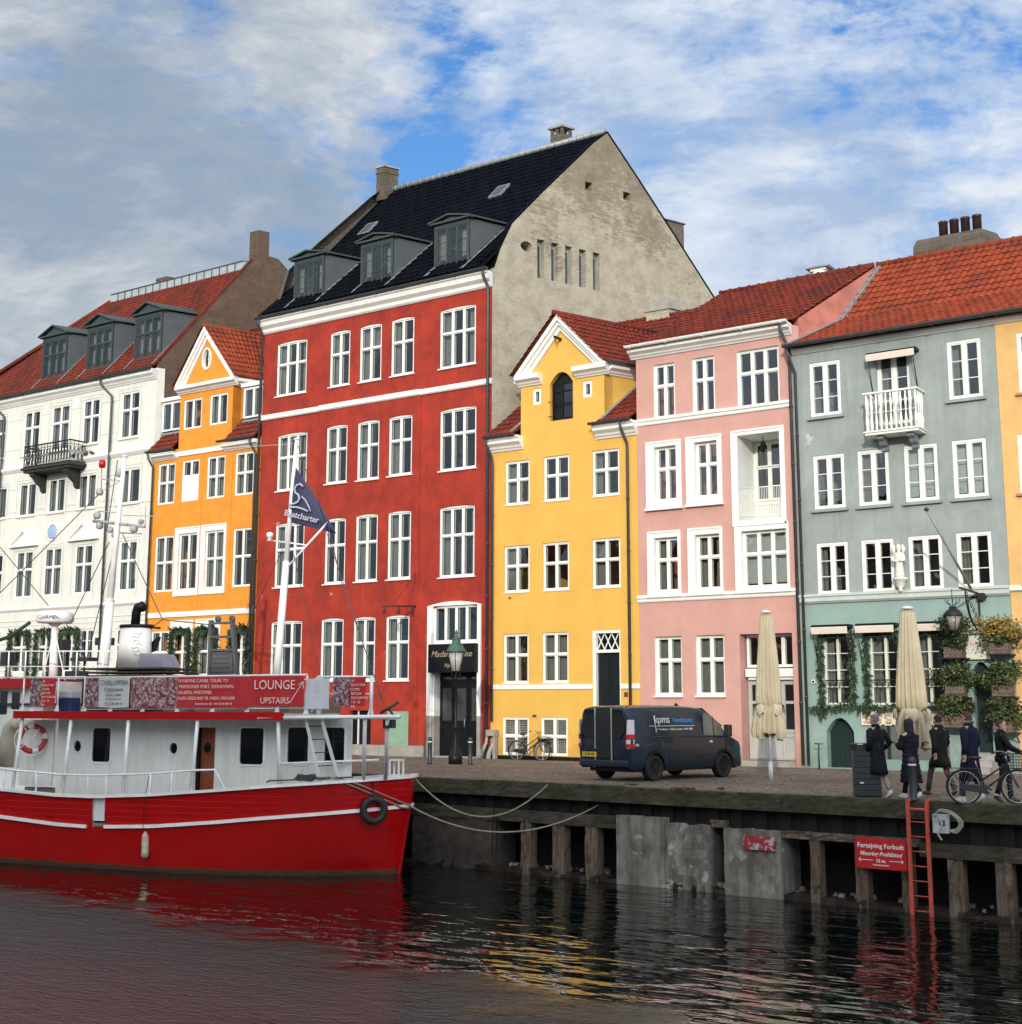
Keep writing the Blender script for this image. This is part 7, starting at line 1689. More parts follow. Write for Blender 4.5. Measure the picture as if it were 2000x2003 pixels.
mb = MB(); mb.box(-7.86, -7.44, -2.36, -2.26, 1.26, 1.84); mb.build('bulwark_gate', [BWH], bt)
mb = MB(); mb.bar((0.29, 0, 2.4), (0.28, 0, 1.6), 0.07, 0.09, up=(1, 0, 0)); mb.bar((0.28, 0, 1.6), (0.0, 0, -0.3), 0.07, 0.08, up=(1, 0, 0)); mb.build('stem', [BRED], bt)
# deckhouse
CW = -1.5
def rr(x0, x1, z0, z1, r=0.07, n=3):
    P = []
    for cx, cz, a0 in ((x1-r, z0+r, -90), (x1-r, z1-r, 0), (x0+r, z1-r, 90), (x0+r, z0+r, 180)):
        for k in range(n+1): t = R(a0+90*k/n); P.append((cx+r*math.cos(t), cz+r*math.sin(t)))
    return P
wn = [(183,1424,215,1491),(471,1424,515,1496),(564,1423,603,1495),(636,1423,674,1494)]
wl = []
for q in wn: a = BP(q[0], q[1], CW); b = BP(q[2], q[3], CW); wl.append((a[0], b[0], b[1], a[1]))
dx0, dz1 = BP(385, 1423, CW); dx1, _ = BP(422, 1423, CW); door = (dx0, dx1, 1.42, dz1)
ports = [BP(152, 1460, CW), BP(340, 1464, CW)]
holes = [rr(*w) for w in wl]+[rect(*door)]+[[(p[0]+0.13*math.cos(t), p[1]+0.15*math.sin(t)) for t in [2*math.pi*k/14 for k in range(14)]] for p in ports]
mb = MB(); LM = lambda a, b, d: Vector((a, CW+d, b)); tri_wall(mb, [(-9.85, 1.2), (-2.6, 1.2), (-2.0, 1.95), (-0.6, 2.2), (-0.6, 3.98), (-9.85, 3.98)], holes, LM, 0.06)
mb.face([(-9.85, CW, 1.2), (-9.85, 1.5, 1.2), (-9.85, 1.5, 3.98), (-9.85, CW, 3.98)]); mb.face([(-0.6, CW+.001, 2.2), (-2.5, 1.5, 2.0), (-2.5, 1.5, 3.98), (-0.6, CW+.001, 3.98)]); mb.face([(-9.85, 1.5, 1.2), (-2.5, 1.5, 1.2), (-2.5, 1.5, 3.98), (-9.85, 1.5, 3.98)])
mb.build('deckhouse', [BWH], bt)
for w in wl:
    mb = MB(); fr = rr(w[0]-0.045, w[1]+0.045, w[2]-0.045, w[3]+0.045, 0.10); inn = rr(w[0]+.003, w[1]-.003, w[2]+.003, w[3]-.003)
    k = len(fr); A = [Vector((a, CW-0.025, b)) for a, b in fr]+[Vector((a, CW-0.025, b)) for a, b in inn]+[Vector((a, CW+.001, b)) for a, b in fr]
    mb.mesh(A, [(i, (i+1) % k, k+(i+1) % k, k+i) for i in range(k)]+[(i, (i+1) % k, 2*k+(i+1) % k, 2*k+i) for i in range(k)]); wo_ = mb.build('window', [BWR], bt)
    mb = MB(); mb.prism(inn, lambda a, b: Vector((a, CW+0.02, b)), lambda a, b: Vector((a, CW+0.03, b))); mb.build('pane', [BGL], wo_)
for p in ports:
    mb = MB(); mb.tube([Vector((p[0]+0.15*math.cos(t), CW-0.012, p[1]+0.17*math.sin(t))) for t in [2*math.pi*k/18 for k in range(18)]], 0.022, 6, closed=True); wo_ = mb.build('porthole', [BWR], bt)
    mb = MB(); mb.prism([(p[0]+0.14*math.cos(t), p[1]+0.16*math.sin(t)) for t in [2*math.pi*k/16 for k in range(16)]], lambda a, b: Vector((a, CW+0.03, b)), lambda a, b: Vector((a, CW+0.04, b))); mb.build('pane', [BGL], wo_)
mb = MB(); x0, x1, z0, z1 = door; mb.box(x0+0.1, x1-.003, CW+0.10, CW+0.14, z0, z1-.003); mb.cm = 1; mb.box(x0+.003, x0+0.098, CW+0.03, CW+0.14, z0, z1); dr = mb.build('door', [WOOD, BLK], bt)
mb = MB(); c = ((x0+x1)/2+0.02, 3.16); mb.lathe((0, 0, 0), [(0.165, 0), (0.165, 0.02), (0.13, 0.03)], 16, T=lambda v: Vector((c[0]+v.x, CW+0.098-v.z, c[1]+v.y*1.15))); mb.cm = 1; mb.lathe((0, 0, 0), [(0.12, 0.031), (0.11, 0.034)], 16, T=lambda v: Vector((c[0]+v.x, CW+0.098-v.z, c[1]+v.y*1.15))); mb.build('door_porthole', [WOOD, BGL], dr)
# upper deck: roof slab, red fascia, white beams and posts
mb = MB(); mb.prism([(-10.65, -2.28), (-0.5, -2.28), (-3.3, 2.28), (-10.65, 2.28)], lambda a, b: Vector((a, b, 3.985)), lambda a, b: Vector((a, b, 4.05))); mb.build('upper_deck', [M('upper_deck_paint', (0.42, 0.44, 0.43), 0.6)], bt)
mb = MB(); mb.box(-10.72, -2.1, -2.345, -2.285, 3.90, 4.10); mb.box(-10.72, -10.66, -2.285, 2.285, 3.90, 4.10); mb.box(-10.72, -3.4, 2.285, 2.345, 3.90, 4.10); mb.build('fascia', [BRED], bt)
mb = MB(); mb.tube([(-2.85, -2.30, 3.95), (1.15, -2.26, 4.0)], 0.05, 8); mb.build('deck_beam', [BWR], bt)
for (a, b) in (((-8.78, -2.25, 3.98), (-8.90, -2.33, 1.9)), ((-6.89, -2.25, 3.98), (-6.89, -2.35, 1.95)), ((-4.70, -2.25, 3.98), (-4.78, -2.32, 2.1)), ((-2.31, -2.22, 3.98), (-2.30, -2.06, 2.3)), ((0.16, -2.2, 3.98), (-0.28, -1.40, 2.44)), ((0.78, -2.2, 3.98), (0.12, -0.98, 2.45)), ((-10.5, -2.2, 3.98), (-10.6, -2.33, 1.98))):
    mb = MB(); mb.tube([a, b], 0.05, 8); mb.build('post', [BWR], bt)
# main deck rail
mb = MB()
def zr(x): return lerp_t(ZD, x)+0.56
pts = [Vector((x, -lerp_t(BD, x)+0.02, zr(x))) for x in [-13, -12, -11, -10, -9, -8, -7.0, -6.0, -5.0, -4.6]]
mb.tube(pts+[Vector((-4.1, -2.3, zr(-4.1)-0.02)), Vector((-3.75, -2.3, 2.15))], 0.028, 7)
for x in (-12, -10.9, -9.75, -8.0, -7.4, -6.0, -5.35): mb.tube([(x, -lerp_t(BD, x)+0.02, zr(x)), (x, -lerp_t(BD, x)+0.02, lerp_t(ZD, x))], 0.028, 6)
mb.build('deck_rail', [BWR], bt)
mb = MB(); mb.tube([(-2.25, -2.15, 2.82), (0.12, -1.35, 2.92)], 0.03, 7); mb.build('bow_rail', [BWR], bt)
# boarding ladder up to the deck
mb = MB()
for a, b in (((-1.55, -2.15, 3.95), (-1.28, -1.78, 2.3)), ((-1.10, -2.15, 3.95), (-0.85, -1.60, 2.35))): mb.bar(a, b, 0.07, 0.05, up=(0, 1, 0))
lad = mb.build('ladder', [BWR], bt)
for i in range(5): mb = MB(); t = 0.12+i*0.2; a = Vector((-1.55, -2.15, 3.95)).lerp(Vector((-1.28, -1.78, 2.3)), t); b = Vector((-1.10, -2.15, 3.95)).lerp(Vector((-0.85, -1.60, 2.35)), t); mb.tube([a, b], 0.014, 5); mb.build('rung', [DKG], lad)
# upper rail with stanchions
RY = -2.12
mb = MB(); mb.tube([(-10.6, RY, 5.02), (-8.48, RY, 5.02)], 0.022, 7); mb.tube([(-8.50, RY, 5.0), (-1.55, RY, 5.03)], 0.026, 7); mb.tube([(-1.40, RY, 4.1), (-1.35, RY, 4.88), (-1.25, RY, 4.98), (0.30, RY, 4.97)], 0.026, 7); mb.tube([(-8.5, RY, 4.15), (-1.55, RY, 4.2)], 0.016, 6)
mb.tube([(-10.6, RY, 5.02), (-10.6, 2.1, 5.02)], 0.022, 6); mb.tube([(-10.6, 2.1, 5.02), (-3.6, 2.1, 5.0)], 0.022, 6); mb.tube([(-10.6, 2.1, 4.5), (-3.6, 2.1, 4.5)], 0.016, 6); mb.tube([(-1.55, RY, 4.55), (0.3, RY, 4.55)], 0.016, 6); mb.build('upper_rail', [BWR], bt)
for x in (-10.6, -10.25, -9.4, -8.5, -8.46, -7.6, -6.55, -5.45, -4.35, -3.3, -2.4, -1.55, 0.28): mb = MB(); mb.tube([(x, RY, 4.05), (x, RY, 5.0)], 0.024 if x != 0.28 else 0.045, 6); mb.prism([(x-0.09, 4.04), (x+0.06, 4.04), (x+0.03, 4.26), (x-0.01, 4.26)], lambda a, b: Vector((a, RY-0.03, b)), lambda a, b: Vector((a, RY+0.01, b))); mb.build('stanchion', [BWR], bt)
for x in (-10.6, -8, -5.8, -3.6): mb = MB(); mb.tube([(x, 2.1, 4.05), (x, 2.1, 5.0)], 0.024, 6); mb.build('stanchion', [BWR], bt)
mb = MB(); mb.tube([(-1.22, RY+0.05, 4.05), (-1.22, RY+0.05, 4.95)], 0.07, 10); mb.build('post', [BWR], bt)
# banners
def cloth(mb, x0, x1, z0, z1, y, seed, nx=40, amp=0.018, sag=0.02):
    rn = random.Random(seed); ph = rn.random()*6; vs = []
    for i in range(nx+1):
        for j in range(7):
            x = x0+(x1-x0)*i/nx; t = j/6; z = z1+(z0-z1)*t+sag*math.sin(i*0.5+ph)*t*0.4
            vs.append((x, y-amp*(0.6+t)*(math.sin(x*4.2+ph+t*1.4)+0.5*math.sin(x*11+ph*2))-0.006, z))
    mb.mesh(vs, [(i*7+j, i*7+j+1, (i+1)*7+j+1, (i+1)*7+j) for i in range(nx) for j in range(6)], True)
BNR = M('banner_red', (0.46, 0.02, 0.025), 0.6, 0.08, 2); BNW = M('banner_white', (0.52, 0.54, 0.52), 0.6, 0.05, 3)
def photomat(name, cols, sc=7):
    m, nt, p, out = newmat(name); v = coords(nt); vo = nt.nodes.new('ShaderNodeTexVoronoi'); vo.inputs['Scale'].default_value = sc; L(nt, v, vo.inputs['Vector'])
    b = nt.nodes.new('ShaderNodeRGBToBW'); L(nt, vo.outputs['Color'], b.inputs[0]); f = mth(nt, 'ADD', mth(nt, 'MULTIPLY', b.outputs[0], 0.6), mth(nt, 'MULTIPLY', noise(nt, v, sc*2.2, 4, 0.6), 0.5))
    n_ = len(cols); L(nt, ramp(nt, f, [(0.3+0.42*i/(n_-1), c) for i, c in enumerate(cols)]).outputs[0], p.inputs['Base Color']); p.inputs['Roughness'].default_value = 0.6; return m
PH1 = photomat('printed_crowd', [(0.03, 0.008, 0.02), (0.09, 0.02, 0.035), (0.20, 0.09, 0.11), (0.42, 0.34, 0.33)], 20); PH2 = photomat('printed_boat_photo', [(0.06, 0.015, 0.02), (0.20, 0.03, 0.04), (0.26, 0.12, 0.12), (0.44, 0.38, 0.37)], 16)
BNT = M('banner_text', (0.80, 0.62, 0.58), 0.6); BNK = M('banner_dark_text', (0.10, 0.11, 0.11), 0.6)
def bx(px, py=1355): return BP(px, py, RY)[0]
YB = RY-0.075
def banner(label, parts, z0, z1, name='banner'):
    xs_ = [p[0] for p in parts]+[parts[-1][1]]; c = BO+bax*xs_[0]+bly*YB+Vector((0, 0, WZ-BO.z+0)) 
    o = lroot(name, (BO+bax*xs_[0]+bly*YB)+Vector((0, 0, z0)), BA, label, 'banner', None)
    for i, (a, b, m, nm) in enumerate(parts):
        mb = MB(); cloth(mb, a-xs_[0], b-xs_[0], 0, z1-z0, 0, i+3, max(6, int((b-a)*12))); mb.build(nm, [m], o)
    return o, xs_[0]
x170, x197, x258, x350, x491, x600 = [bx(p) for p in (171, 197, 258, 350, 491, 599)]
o, ox = banner('long rail banner with a boat photo, sailing details and canal tour text', [(x170, x197-.004, PH1, 'printed_photo'), (x197, x258-.004, BNW, 'white_panel'), (x258, x350-.004, PH2, 'printed_photo'), (x350, x491, BNR, 'red_panel')], 4.20, 4.99)
def btxt(o, s, size, x, z, m, al='LEFT', sx=1.0, sh=0): return text(o, s, size, (x, -0.045, z), 0, m, align=al, sx=sx, shear=sh, ext=0.002)
wc = (x197+x258)/2-ox
btxt(o, "CHALUPPEN", 0.19, wc, 0.66, BNK, 'CENTER', 0.85); btxt(o, "KØBENHAVN", 0.12, wc, 0.47, BNK, 'CENTER', 0.85); btxt(o, "charter sejlads", 0.10, wc, 0.34, BNK, 'CENTER', 0.9); btxt(o, "www.boatcharter.dk", 0.07, wc, 0.23, BNK, 'CENTER', 0.9); btxt(o, "+45 32 96 80 10", 0.10, wc, 0.10, BNK, 'CENTER', 0.9)
tx = x350-ox+0.06
for s_, sz, z_ in (("NYHAVNS CANAL TOURS TO", 0.125, 0.69), ("TREKRONER FORT, SYDHAVNEN,", 0.125, 0.54), ("SALØEN, HVIDOVRE", 0.125, 0.39), ("FLERE ØRESUND TIL HVEN, DRAGØR", 0.115, 0.24)): btxt(o, s_, sz, tx, z_, BNT, 'LEFT', 0.92)
btxt(o, "boatcharter.dk  +45 32 96 80 10", 0.085, tx+0.55, 0.10, BNT)
o, ox = banner('red rail banner reading lounge upstairs with a white arrow', [(x491+0.01, x600, BNR, 'red_panel')], 4.24, 5.0)
btxt(o, "LOUNGE", 0.33, 0.76, 0.53, BNT, 'CENTER', 0.92); btxt(o, "UPSTAIRS", 0.22, 0.78, 0.14, BNT, 'CENTER', 0.92)
mb = MB(); mb.bar((1.22, -0.045, 0.08), (1.60, -0.045, 0.62), 0.02, 0.004, up=(0, 1, 0)); mb.bar((1.60, -0.045, 0.62), (1.46, -0.045, 0.54), 0.02, 0.004, up=(0, 1, 0)); mb.bar((1.60, -0.045, 0.62), (1.60, -0.045, 0.44), 0.02, 0.004, up=(0, 1, 0)); mb.build('arrow', [BNT], o)
def small_banner(px0, pxm, px1, z0, z1, label):
    a, m_, b = bx(px0), bx(pxm), bx(px1); o, ox = banner(label, [(a, m_-.004, PH1, 'printed_photo'), (m_, b, BNR, 'red_panel')], z0, z1)
    for i, s_ in enumerate(("10", "BOATTRIP", "COME", "BUTLER", "MOTORTUR", "TLF. 33", "KR.")): btxt(o, s_, 0.085, (m_-ox)+0.04, (z1-z0)-0.09-i*0.105, BNT)
small_banner(655, 689, 718, 4.25, 4.96, 'small photo and red text banner at the bow end of the rail'); small_banner(64, 86, 112, 4.22, 4.99, 'small photo and red text banner at the left end of the rail')
mb = MB(); a, b = bx(601), bx(646); vs = [(a+0.02, YB, 4.93), (b, YB, 4.93), (b, YB, 4.18), (a-0.10, YB, 4.18)]; c = BO+bax*a+bly*YB+Vector((0, 0, 0)); o = lroot('white_board', BO, BA, 'creased white paper board tied to the rail between two red banners', 'board'); mb.prism([(v[0], v[2]) for v in vs], lambda p, q: Vector((p, YB+0.02, q)), lambda p, q: Vector((p, YB+0.035, q))); mb.build('board', [M('white_paper', (0.56, 0.57, 0.62), 0.8, 0.1, 4, 0.4, 5)], o)
# things on the upper deck
GRYC = M('cool_box_lid', (0.45, 0.47, 0.50), 0.5); NAVY = M('navy_box', (0.02, 0.03, 0.10), 0.5)
o = lroot('cool_box', BO+bax*BP(133, 1380, -1.6)[0]+bly*-1.6+Vector((0, 0, 4.052)), BA, 'navy blue box with a grey lid standing on the upper deck', 'box'); mb = MB(); mb.box(-0.26, 0.26, -0.2, 0.2, 0, 0.40); mb.build('box', [NAVY], o, bevel=0.02); mb = MB(); mb.box(-0.27, 0.27, -0.21, 0.21, 0.402, 0.60); mb.build('lid', [GRYC], o, bevel=0.03)
# funnel, hatch, stairs (parts of the boat)
fx = BP(262, 1300, 0)[0]; mb = MB(); z0, z1 = 5.32, 6.46
mb.lathe((0, 0, 0), [(0.52, 0), (0.46, z1-z0)], 24, T=lambda v: Vector((fx-0.02+v.x*1.05+v.z*0.05, v.y*0.75, z0+v.z))); fn = mb.build('funnel', [BWH], bt)
mb = MB(); mb.lathe((0, 0, 0), [(0.50, 0), (0.52, 0.04), (0.50, 0.09)], 24, T=lambda v: Vector((fx+0.04+v.x*1.05, v.y*0.75, z1+v.z))); mb.tube([(fx-0.02, 0, z1+0.05), (fx+0.0, 0, z1+0.45), (fx+0.06, 0, z1+0.58), (fx+0.18, 0, z1+0.62), (fx+0.28, 0, z1+0.56)], [0.13, 0.13, 0.15, 0.15, 0.12], 12); mb.tube([(fx+0.3, 0, z1+0.03), (fx+0.85, 0, z1-0.02)], 0.035, 6); mb.build('exhaust', [BLK], fn)
mb = MB()
for i in range(7):
    z_ = z0+0.36+i*0.10; t0_ = R(-62-4*(i % 3)); pp = [(fx-0.02+0.52*math.cos(t0_+0.11*j)*1.05, -0.385*-math.sin(t0_+0.11*j)+0.0, z_+0.03*math.sin(j*2.1+i)) for j in range(5)]
    mb.tube([(x, y*1.0-0.012, z) for x, y, z in pp], 0.008, 4)
mb.build('painted_emblem', [M('funnel_green', (0.30, 0.45, 0.38), 0.6)], fn)
mb = MB()
for i in range(4): z_ = 4.95+i*0.10; mb.box(-9.85+i*0.05, -6.85-i*0.06, -0.9, 0.9, z_, z_+0.05)
for x in (-9.6, -8.3, -7.1): mb.box(x-0.05, x+0.05, -0.85, 0.85, 4.05, 4.95)
mb.build('hatch_boards', [woodmat('dark_teak', (0.03, 0.018, 0.014), (0.09, 0.055, 0.045), None, 0.5, (1, 6, 6))], bt)
mb = MB(); hx0, hx1 = BP(285, 1300, 0.1)[0], BP(338, 1300, 0.1)[0]; mb.prism([(hx0, 5.32), (hx1, 5.32), (hx1-0.25, 5.70), (hx0+0.1, 5.72)], lambda a, b: Vector((a, -0.3, b)), lambda a, b: Vector((a, 0.5, b))); mb.build('engine_cover', [M('lilac_grey', (0.26, 0.25, 0.30), 0.6)], bt)
mb = MB(); mb.prism([(hx0+0.0, 5.74), (hx0+0.22, 5.8), (hx0+0.38, 6.20), (hx0+0.30, 6.22), (hx0+0.02, 6.0)], lambda a, b: Vector((a, 0.2, b)), lambda a, b: Vector((a, 0.26, b))); mb.build('dark_vane', [BLK], bt)
sx0, sx1 = BP(409, 1215, 0.3)[0], BP(455, 1215, 0.3)[0]; zt_ = BP(430, 1213, 0.3)[1]; mb = MB()
for xx, xb_ in ((sx0, sx0+0.02), (sx1-0.09, sx1+0.16)): mb.prism([(xb_, 4.95), (xb_+0.09, 4.95), (xx+0.09, zt_), (xx, zt_)], lambda a, b: Vector((a, 0.28, b)), lambda a, b: Vector((a, 0.42, b)))
for f_ in (0.97, 0.74, 0.52): z_ = 4.95+(zt_-4.95)*f_; mb.box(sx0+0.05, sx1-0.05+0.16*(1-f_), 0.27, 0.43, z_-0.06, z_+0.0)
mb.prism([(sx0+0.06, 4.95), (sx1+0.06, 4.95), (sx1+0.0, 4.95+(zt_-4.95)*0.50), (sx0+0.06, 4.95+(zt_-4.95)*0.50)], lambda a, b: Vector((a, 0.33, b)), lambda a, b: Vector((a, 0.38, b)))
for i in range(6): z_ = 5.05+i*0.13; mb.box(sx0+0.14, sx1-0.08, 0.31, 0.329, z_, z_+0.035)
for xx in (sx0+0.28, sx1-0.04): mb.lathe((0, 0, 0), [(0.09, -0.03), (0.09, 0.03)], 12, T=lambda v, xx=xx: Vector((xx+v.x, 0.34+v.z, zt_+0.03+v.y)))
mb.build('folding_gangway', [M('gangway_grey', (0.075, 0.075, 0.08), 0.6, 0.15, 5)], bt)
for x in (-7.2, -6.0, -4.4, -3.0): mb = MB(); mb.box(x, x+0.9, -0.6, 0.6, 4.06, 4.45); mb.build('bench', [M('bench_wood', (0.18, 0.13, 0.09), 0.7)], bt)
# masts
mxb, mzb = BP(538, 1345, 0)[0], 4.05; mxt, mzt = BP(580, 862, 0); mb = MB()
T1 = Vector((mxt, 0, mzt)); T0 = Vector((mxb-0.02, 0, mzb)); mid = T0.lerp(T1, 0.55)
mb.tube([T0, mid], [0.11, 0.095], 12); mb.tube([mid, T1], [0.075, 0.045], 12); mb.lathe((0, 0, 0), [(0.02, 0), (0.09, 0.03), (0.06, 0.07), (0.02, 0.09)], 10, T=lambda v: T1+v); ms = mb.build('mast', [BWR], bt)
def mp(px, py, Y=0.0): a = BP(px, py, Y); return Vector((a[0], Y, a[1]))
mb = MB(); mb.tube([mp(562, 1110), mp(641, 1022)], 0.03, 6); mb.tube([mp(535, 1058), mp(598, 1066)], 0.022, 6); c = mp(528, 1050); mb.lathe((0, 0, 0), [(0.09, -0.12), (0.05, -0.02), (0.09, 0.0), (0.10, 0.10), (0.03, 0.13)], 10, T=lambda v: c+v); mb.build('spar', [BWR], ms)
mb = MB(); RIG = M('rigging_wire', (0.05, 0.045, 0.045), 0.6)
for a, b in ((mp(582, 866), mp(540, 1340)), (mp(583, 872), mp(748, 1372, -1.0)), (mp(575, 1085), mp(628, 1325, -2.0)), (mp(560, 1060), mp(440, 1315, 2.0)), (mp(641, 1022), mp(667, 1135, -0.5)), (mp(667, 1135, -0.5), mp(752, 1380, -1.0))): mb.tube([a, b], 0.010, 5)
mb.build('rigging', [RIG], ms)
mb = MB(); aL, aR = mp(488, 1170), mp(392, 1335, 1); mb.tube([mp(575, 868), mp(380, 880, 3)], 0.006, 4); mb.build('aerial_wire', [BWR], ms)
# pennant
o = lroot('pennant_flag', BO+Vector((mxt, 0, 0))*0, BA, 'dark blue triangular pennant with a white boat logo flying from the bow mast', 'flag')
FLG = M('flag_navy', (0.025, 0.028, 0.075), 0.7, 0.12, 3); FLGT = M('flag_print', (0.42, 0.42, 0.52), 0.7)
A0, A1, A2 = mp(581, 915), mp(567, 1022), mp(660, 1044)
nu = 18; vs = []
def fpt(u, v):  # v 0 bottom edge .. 1 top edge
    a = A1.lerp(A0, v); e = A2; p = a.lerp(e, u); return p+Vector((0, -0.05*math.sin(u*5.0+v*2)-0.10*u*math.sin(v*3), 0))
for i in range(nu+1):
    for j in range(9): vs.append(fpt(i/nu, j/8))
mb = MB(); mb.mesh(vs, [(i*9+j, i*9+j+1, (i+1)*9+j+1, (i+1)*9+j) for i in range(nu) for j in range(8)], True); mb.build('cloth', [FLG], o)
d_ = (A2-A1); ang = math.atan2(d_.z, d_.x); c = A1.lerp(A2, 0.30)+Vector((0, -0.14, 0.24)); tt = text(o, "Boatcharter", 0.235, c, 0, FLGT, off=0.004); tt.rotation_euler = (math.pi/2, -ang*-1, 0); tt.rotation_euler = (math.pi/2, -ang, 0)
c = A1.lerp(A2, 0.22)+Vector((0, -0.13, 0.62)); pth = [(0.14, 0.42), (0.06, 0.50), (-0.06, 0.48), (-0.13, 0.38), (-0.10, 0.27), (0.0, 0.20), (0.04, 0.10), (-0.02, 0.0), (-0.14, -0.04), (-0.28, -0.05), (-0.28, -0.13), (-0.05, -0.14), (0.15, -0.20), (0.32, -0.28)]
mb = MB(); mb.tube([c+Vector((x, 0, z)) for x, z in pth], 0.03, 6); mb.tube([c+Vector((x, 0, z)) for x, z in ((0.10, 0.15), (0.22, 0.05), (0.34, -0.14), (0.40, -0.28))], 0.022, 6); mb.build('logo', [FLGT], o)
# life buoy, fender, tyre
def ring(mb, c, Rr, r, X, Y_, n=28, mats=None):
    k = 10; vs = []
    for i in range(n):
        t = 2*math.pi*i/n; d = X*math.cos(t)+Y_*math.sin(t); nz = X.cross(Y_)
        for j in range(k): s = 2*math.pi*j/k; vs.append(c+d*(Rr+r*math.cos(s))+nz*(r*math.sin(s)))
    for i in range(n):
        mb.cm = mats(i) if mats else 0
        b = len(mb.v); mb.mesh([vs[(i*k+j)] for j in range(k)]+[vs[((i+1) % n)*k+j] for j in range(k)], [(j, (j+1) % k, k+(j+1) % k, k+j) for j in range(k)], True)
lx, lz = BP(64, 1445, -1.9); c = Vector((lx, -1.9, lz)); X = Vector((0.55, 0.83, 0)).normalized(); Z = Vector((0, 0, 1))
o = lroot('life_buoy', BO, BA, 'orange red life buoy with white bands and rope on the left side of the deckhouse', 'life buoy'); mb = MB(); ring(mb, c, 0.34, 0.075, X, Z, 28, lambda i: 1 if i % 7 < 2 else 0); mb.build('ring', [M('buoy_orange', (0.42, 0.035, 0.02), 0.5), SWH], o)
mb = MB(); mb.tube([c+X*(0.45*math.cos(t))+Z*(0.45*math.sin(t)-0.03*abs(math.sin(2*t)))+Vector((0, -0.06, 0)) for t in [2*math.pi*i/24 for i in range(24)]], 0.012, 5, closed=True); mb.tube([c+Z*-0.45, c+Z*-0.9+X*0.05, c+Z*-1.25], 0.012, 5)
for a in (0.9, 2.1, 3.9, 5.4): mb.bar(c+Vector((0, -0.085, 0))+X*0.05*math.cos(a), c+Vector((0, -0.085, 0))+X*0.36*math.cos(a)+Z*0.36*math.sin(a), 0.05, 0.02)
mb.build('rope', [SWH], o)
mb = MB(); mb.box(-11.1, -9.95, -1.56, -1.50, 2.05, 3.85); o2 = mb.build('open_door', [BWH], bt); mb = MB(); mb.box(-11.1, -9.95, -1.3, -1.2, 1.2, 2.0); mb.build('locker', [M('locker_beige', (0.28, 0.28, 0.22), 0.7)], bt)
fx_, fz_ = BP(283, 1630, -2.35); o = lroot('fender', BO, BA, 'stained white cylindrical fender hanging on the hull amidships', 'fender'); mb = MB(); mb.lathe((fx_, -2.30, fz_-0.60), [(0.05, -0.03), (0.09, 0.02), (0.095, 0.1), (0.095, 0.52), (0.06, 0.6), (0.03, 0.66)], 12); mb.build('body', [M('dirty_white_rubber', (0.50, 0.44, 0.34), 0.7, 0.3, 7)], o); mb = MB(); mb.tube([(fx_, -2.32, fz_+0.05), (fx_+0.02, -2.47, 1.2), (fx_+0.05, -2.48, 1.9), (fx_+0.1, -2.4, 2.45)], 0.01, 5); mb.build('rope', [BLK], o)
tx_, tz_ = BP(738, 1588, -1.25); X = Vector((0.75, 0.66, 0)).normalized(); o = lroot('tyre_fender', BO, BA, 'black tyre hung as a fender on the bow of the red boat', 'tyre'); mb = MB(); ring(mb, Vector((-0.10, -1.16, 1.68)), 0.27, 0.095, X, Z, 28); mb.build('tyre', [M('tyre_rubber', (0.012, 0.012, 0.013), 0.6, 0.3, 8)], o); mb = MB(); mb.tube([(-0.10, -1.22, 2.0), (-0.12, -1.20, 2.42)], 0.015, 5); mb.build('rope', [BLK], o)
# coil and mooring lines
ROPE = M('mooring_rope', (0.26, 0.24, 0.19), 0.9, 0.2, 12, 0.6, 60); ROPG = M('green_rope', (0.05, 0.075, 0.065), 0.9)
def W_(v): return BO+bax*v[0]+bly*v[1]+Vector((0, 0, v[2]))
def sagrope(a, b, sag, n=26): return [a.lerp(b, i/n)-Vector((0, 0, sag*4*(i/n)*(1-i/n))) for i in range(n+1)]
q1 = GP(1075, 1532, 0.03); q2 = GP(1232, 1535, 0.04)
def rope(pts, label, r=0.022):
    o = root('mooring_rope', pts[0], label, 'rope', 'mooring ropes'); mb = MB(); mb.tube(pts, r, 6); mb.build('rope', [ROPE], o)
rope(sagrope(W_((0.15, 0.45, 2.47)), q1, 0.95), 'upper mooring rope sagging from the bow rail to the quay edge')
rope([W_((-0.9, -1.72, 2.50)), W_((-0.3, -1.50, 2.30)), W_((0.29, -0.28, 1.80))]+sagrope(W_((0.34, -0.1, 1.74)), q2, 0.90)[0:], 'lower mooring rope slung under the bow and up to the quay behind the van')
rope([W_((-1.9, -2.05, 2.47)), W_((-1.0, -1.84, 2.50)), W_((-0.4, -1.52, 2.24)), W_((0.28, -0.38, 1.70)), W_((0.34, -0.1, 1.66))], 'doubled rope crossing the red bow above the tyre')
o = lroot('rope_bundle', BO, BA, 'dark green rope bundle lying on the white bow gunwale', 'rope'); mb = MB(); mb.tube([(-2.6, -2.20, 2.36), (-2.5, -2.22, 2.40), (-2.0, -2.12, 2.42), (-1.2, -1.9, 2.46), (-0.5, -1.55, 2.50)], 0.022, 6)
for k in range(4): mb.tube([(-1.62+0.26*math.cos(t)+0.02*k, -2.02+0.07*math.sin(t), 2.43+0.035*k+0.02*math.sin(2*t)) for t in [2*math.pi*i/12 for i in range(12)]], 0.022, 5, closed=True)
mb.build('coil', [ROPG], o)
mb = MB(); mb.box(-0.14, 0.16, -0.32, -0.02, 2.47, 2.5); 
for a, b in ((-0.12, -0.3), (0.14, -0.3), (-0.12, -0.04), (0.14, -0.04)): mb.box(a-0.02, a+0.02, b-0.02, b+0.02, 2.47, 2.86)
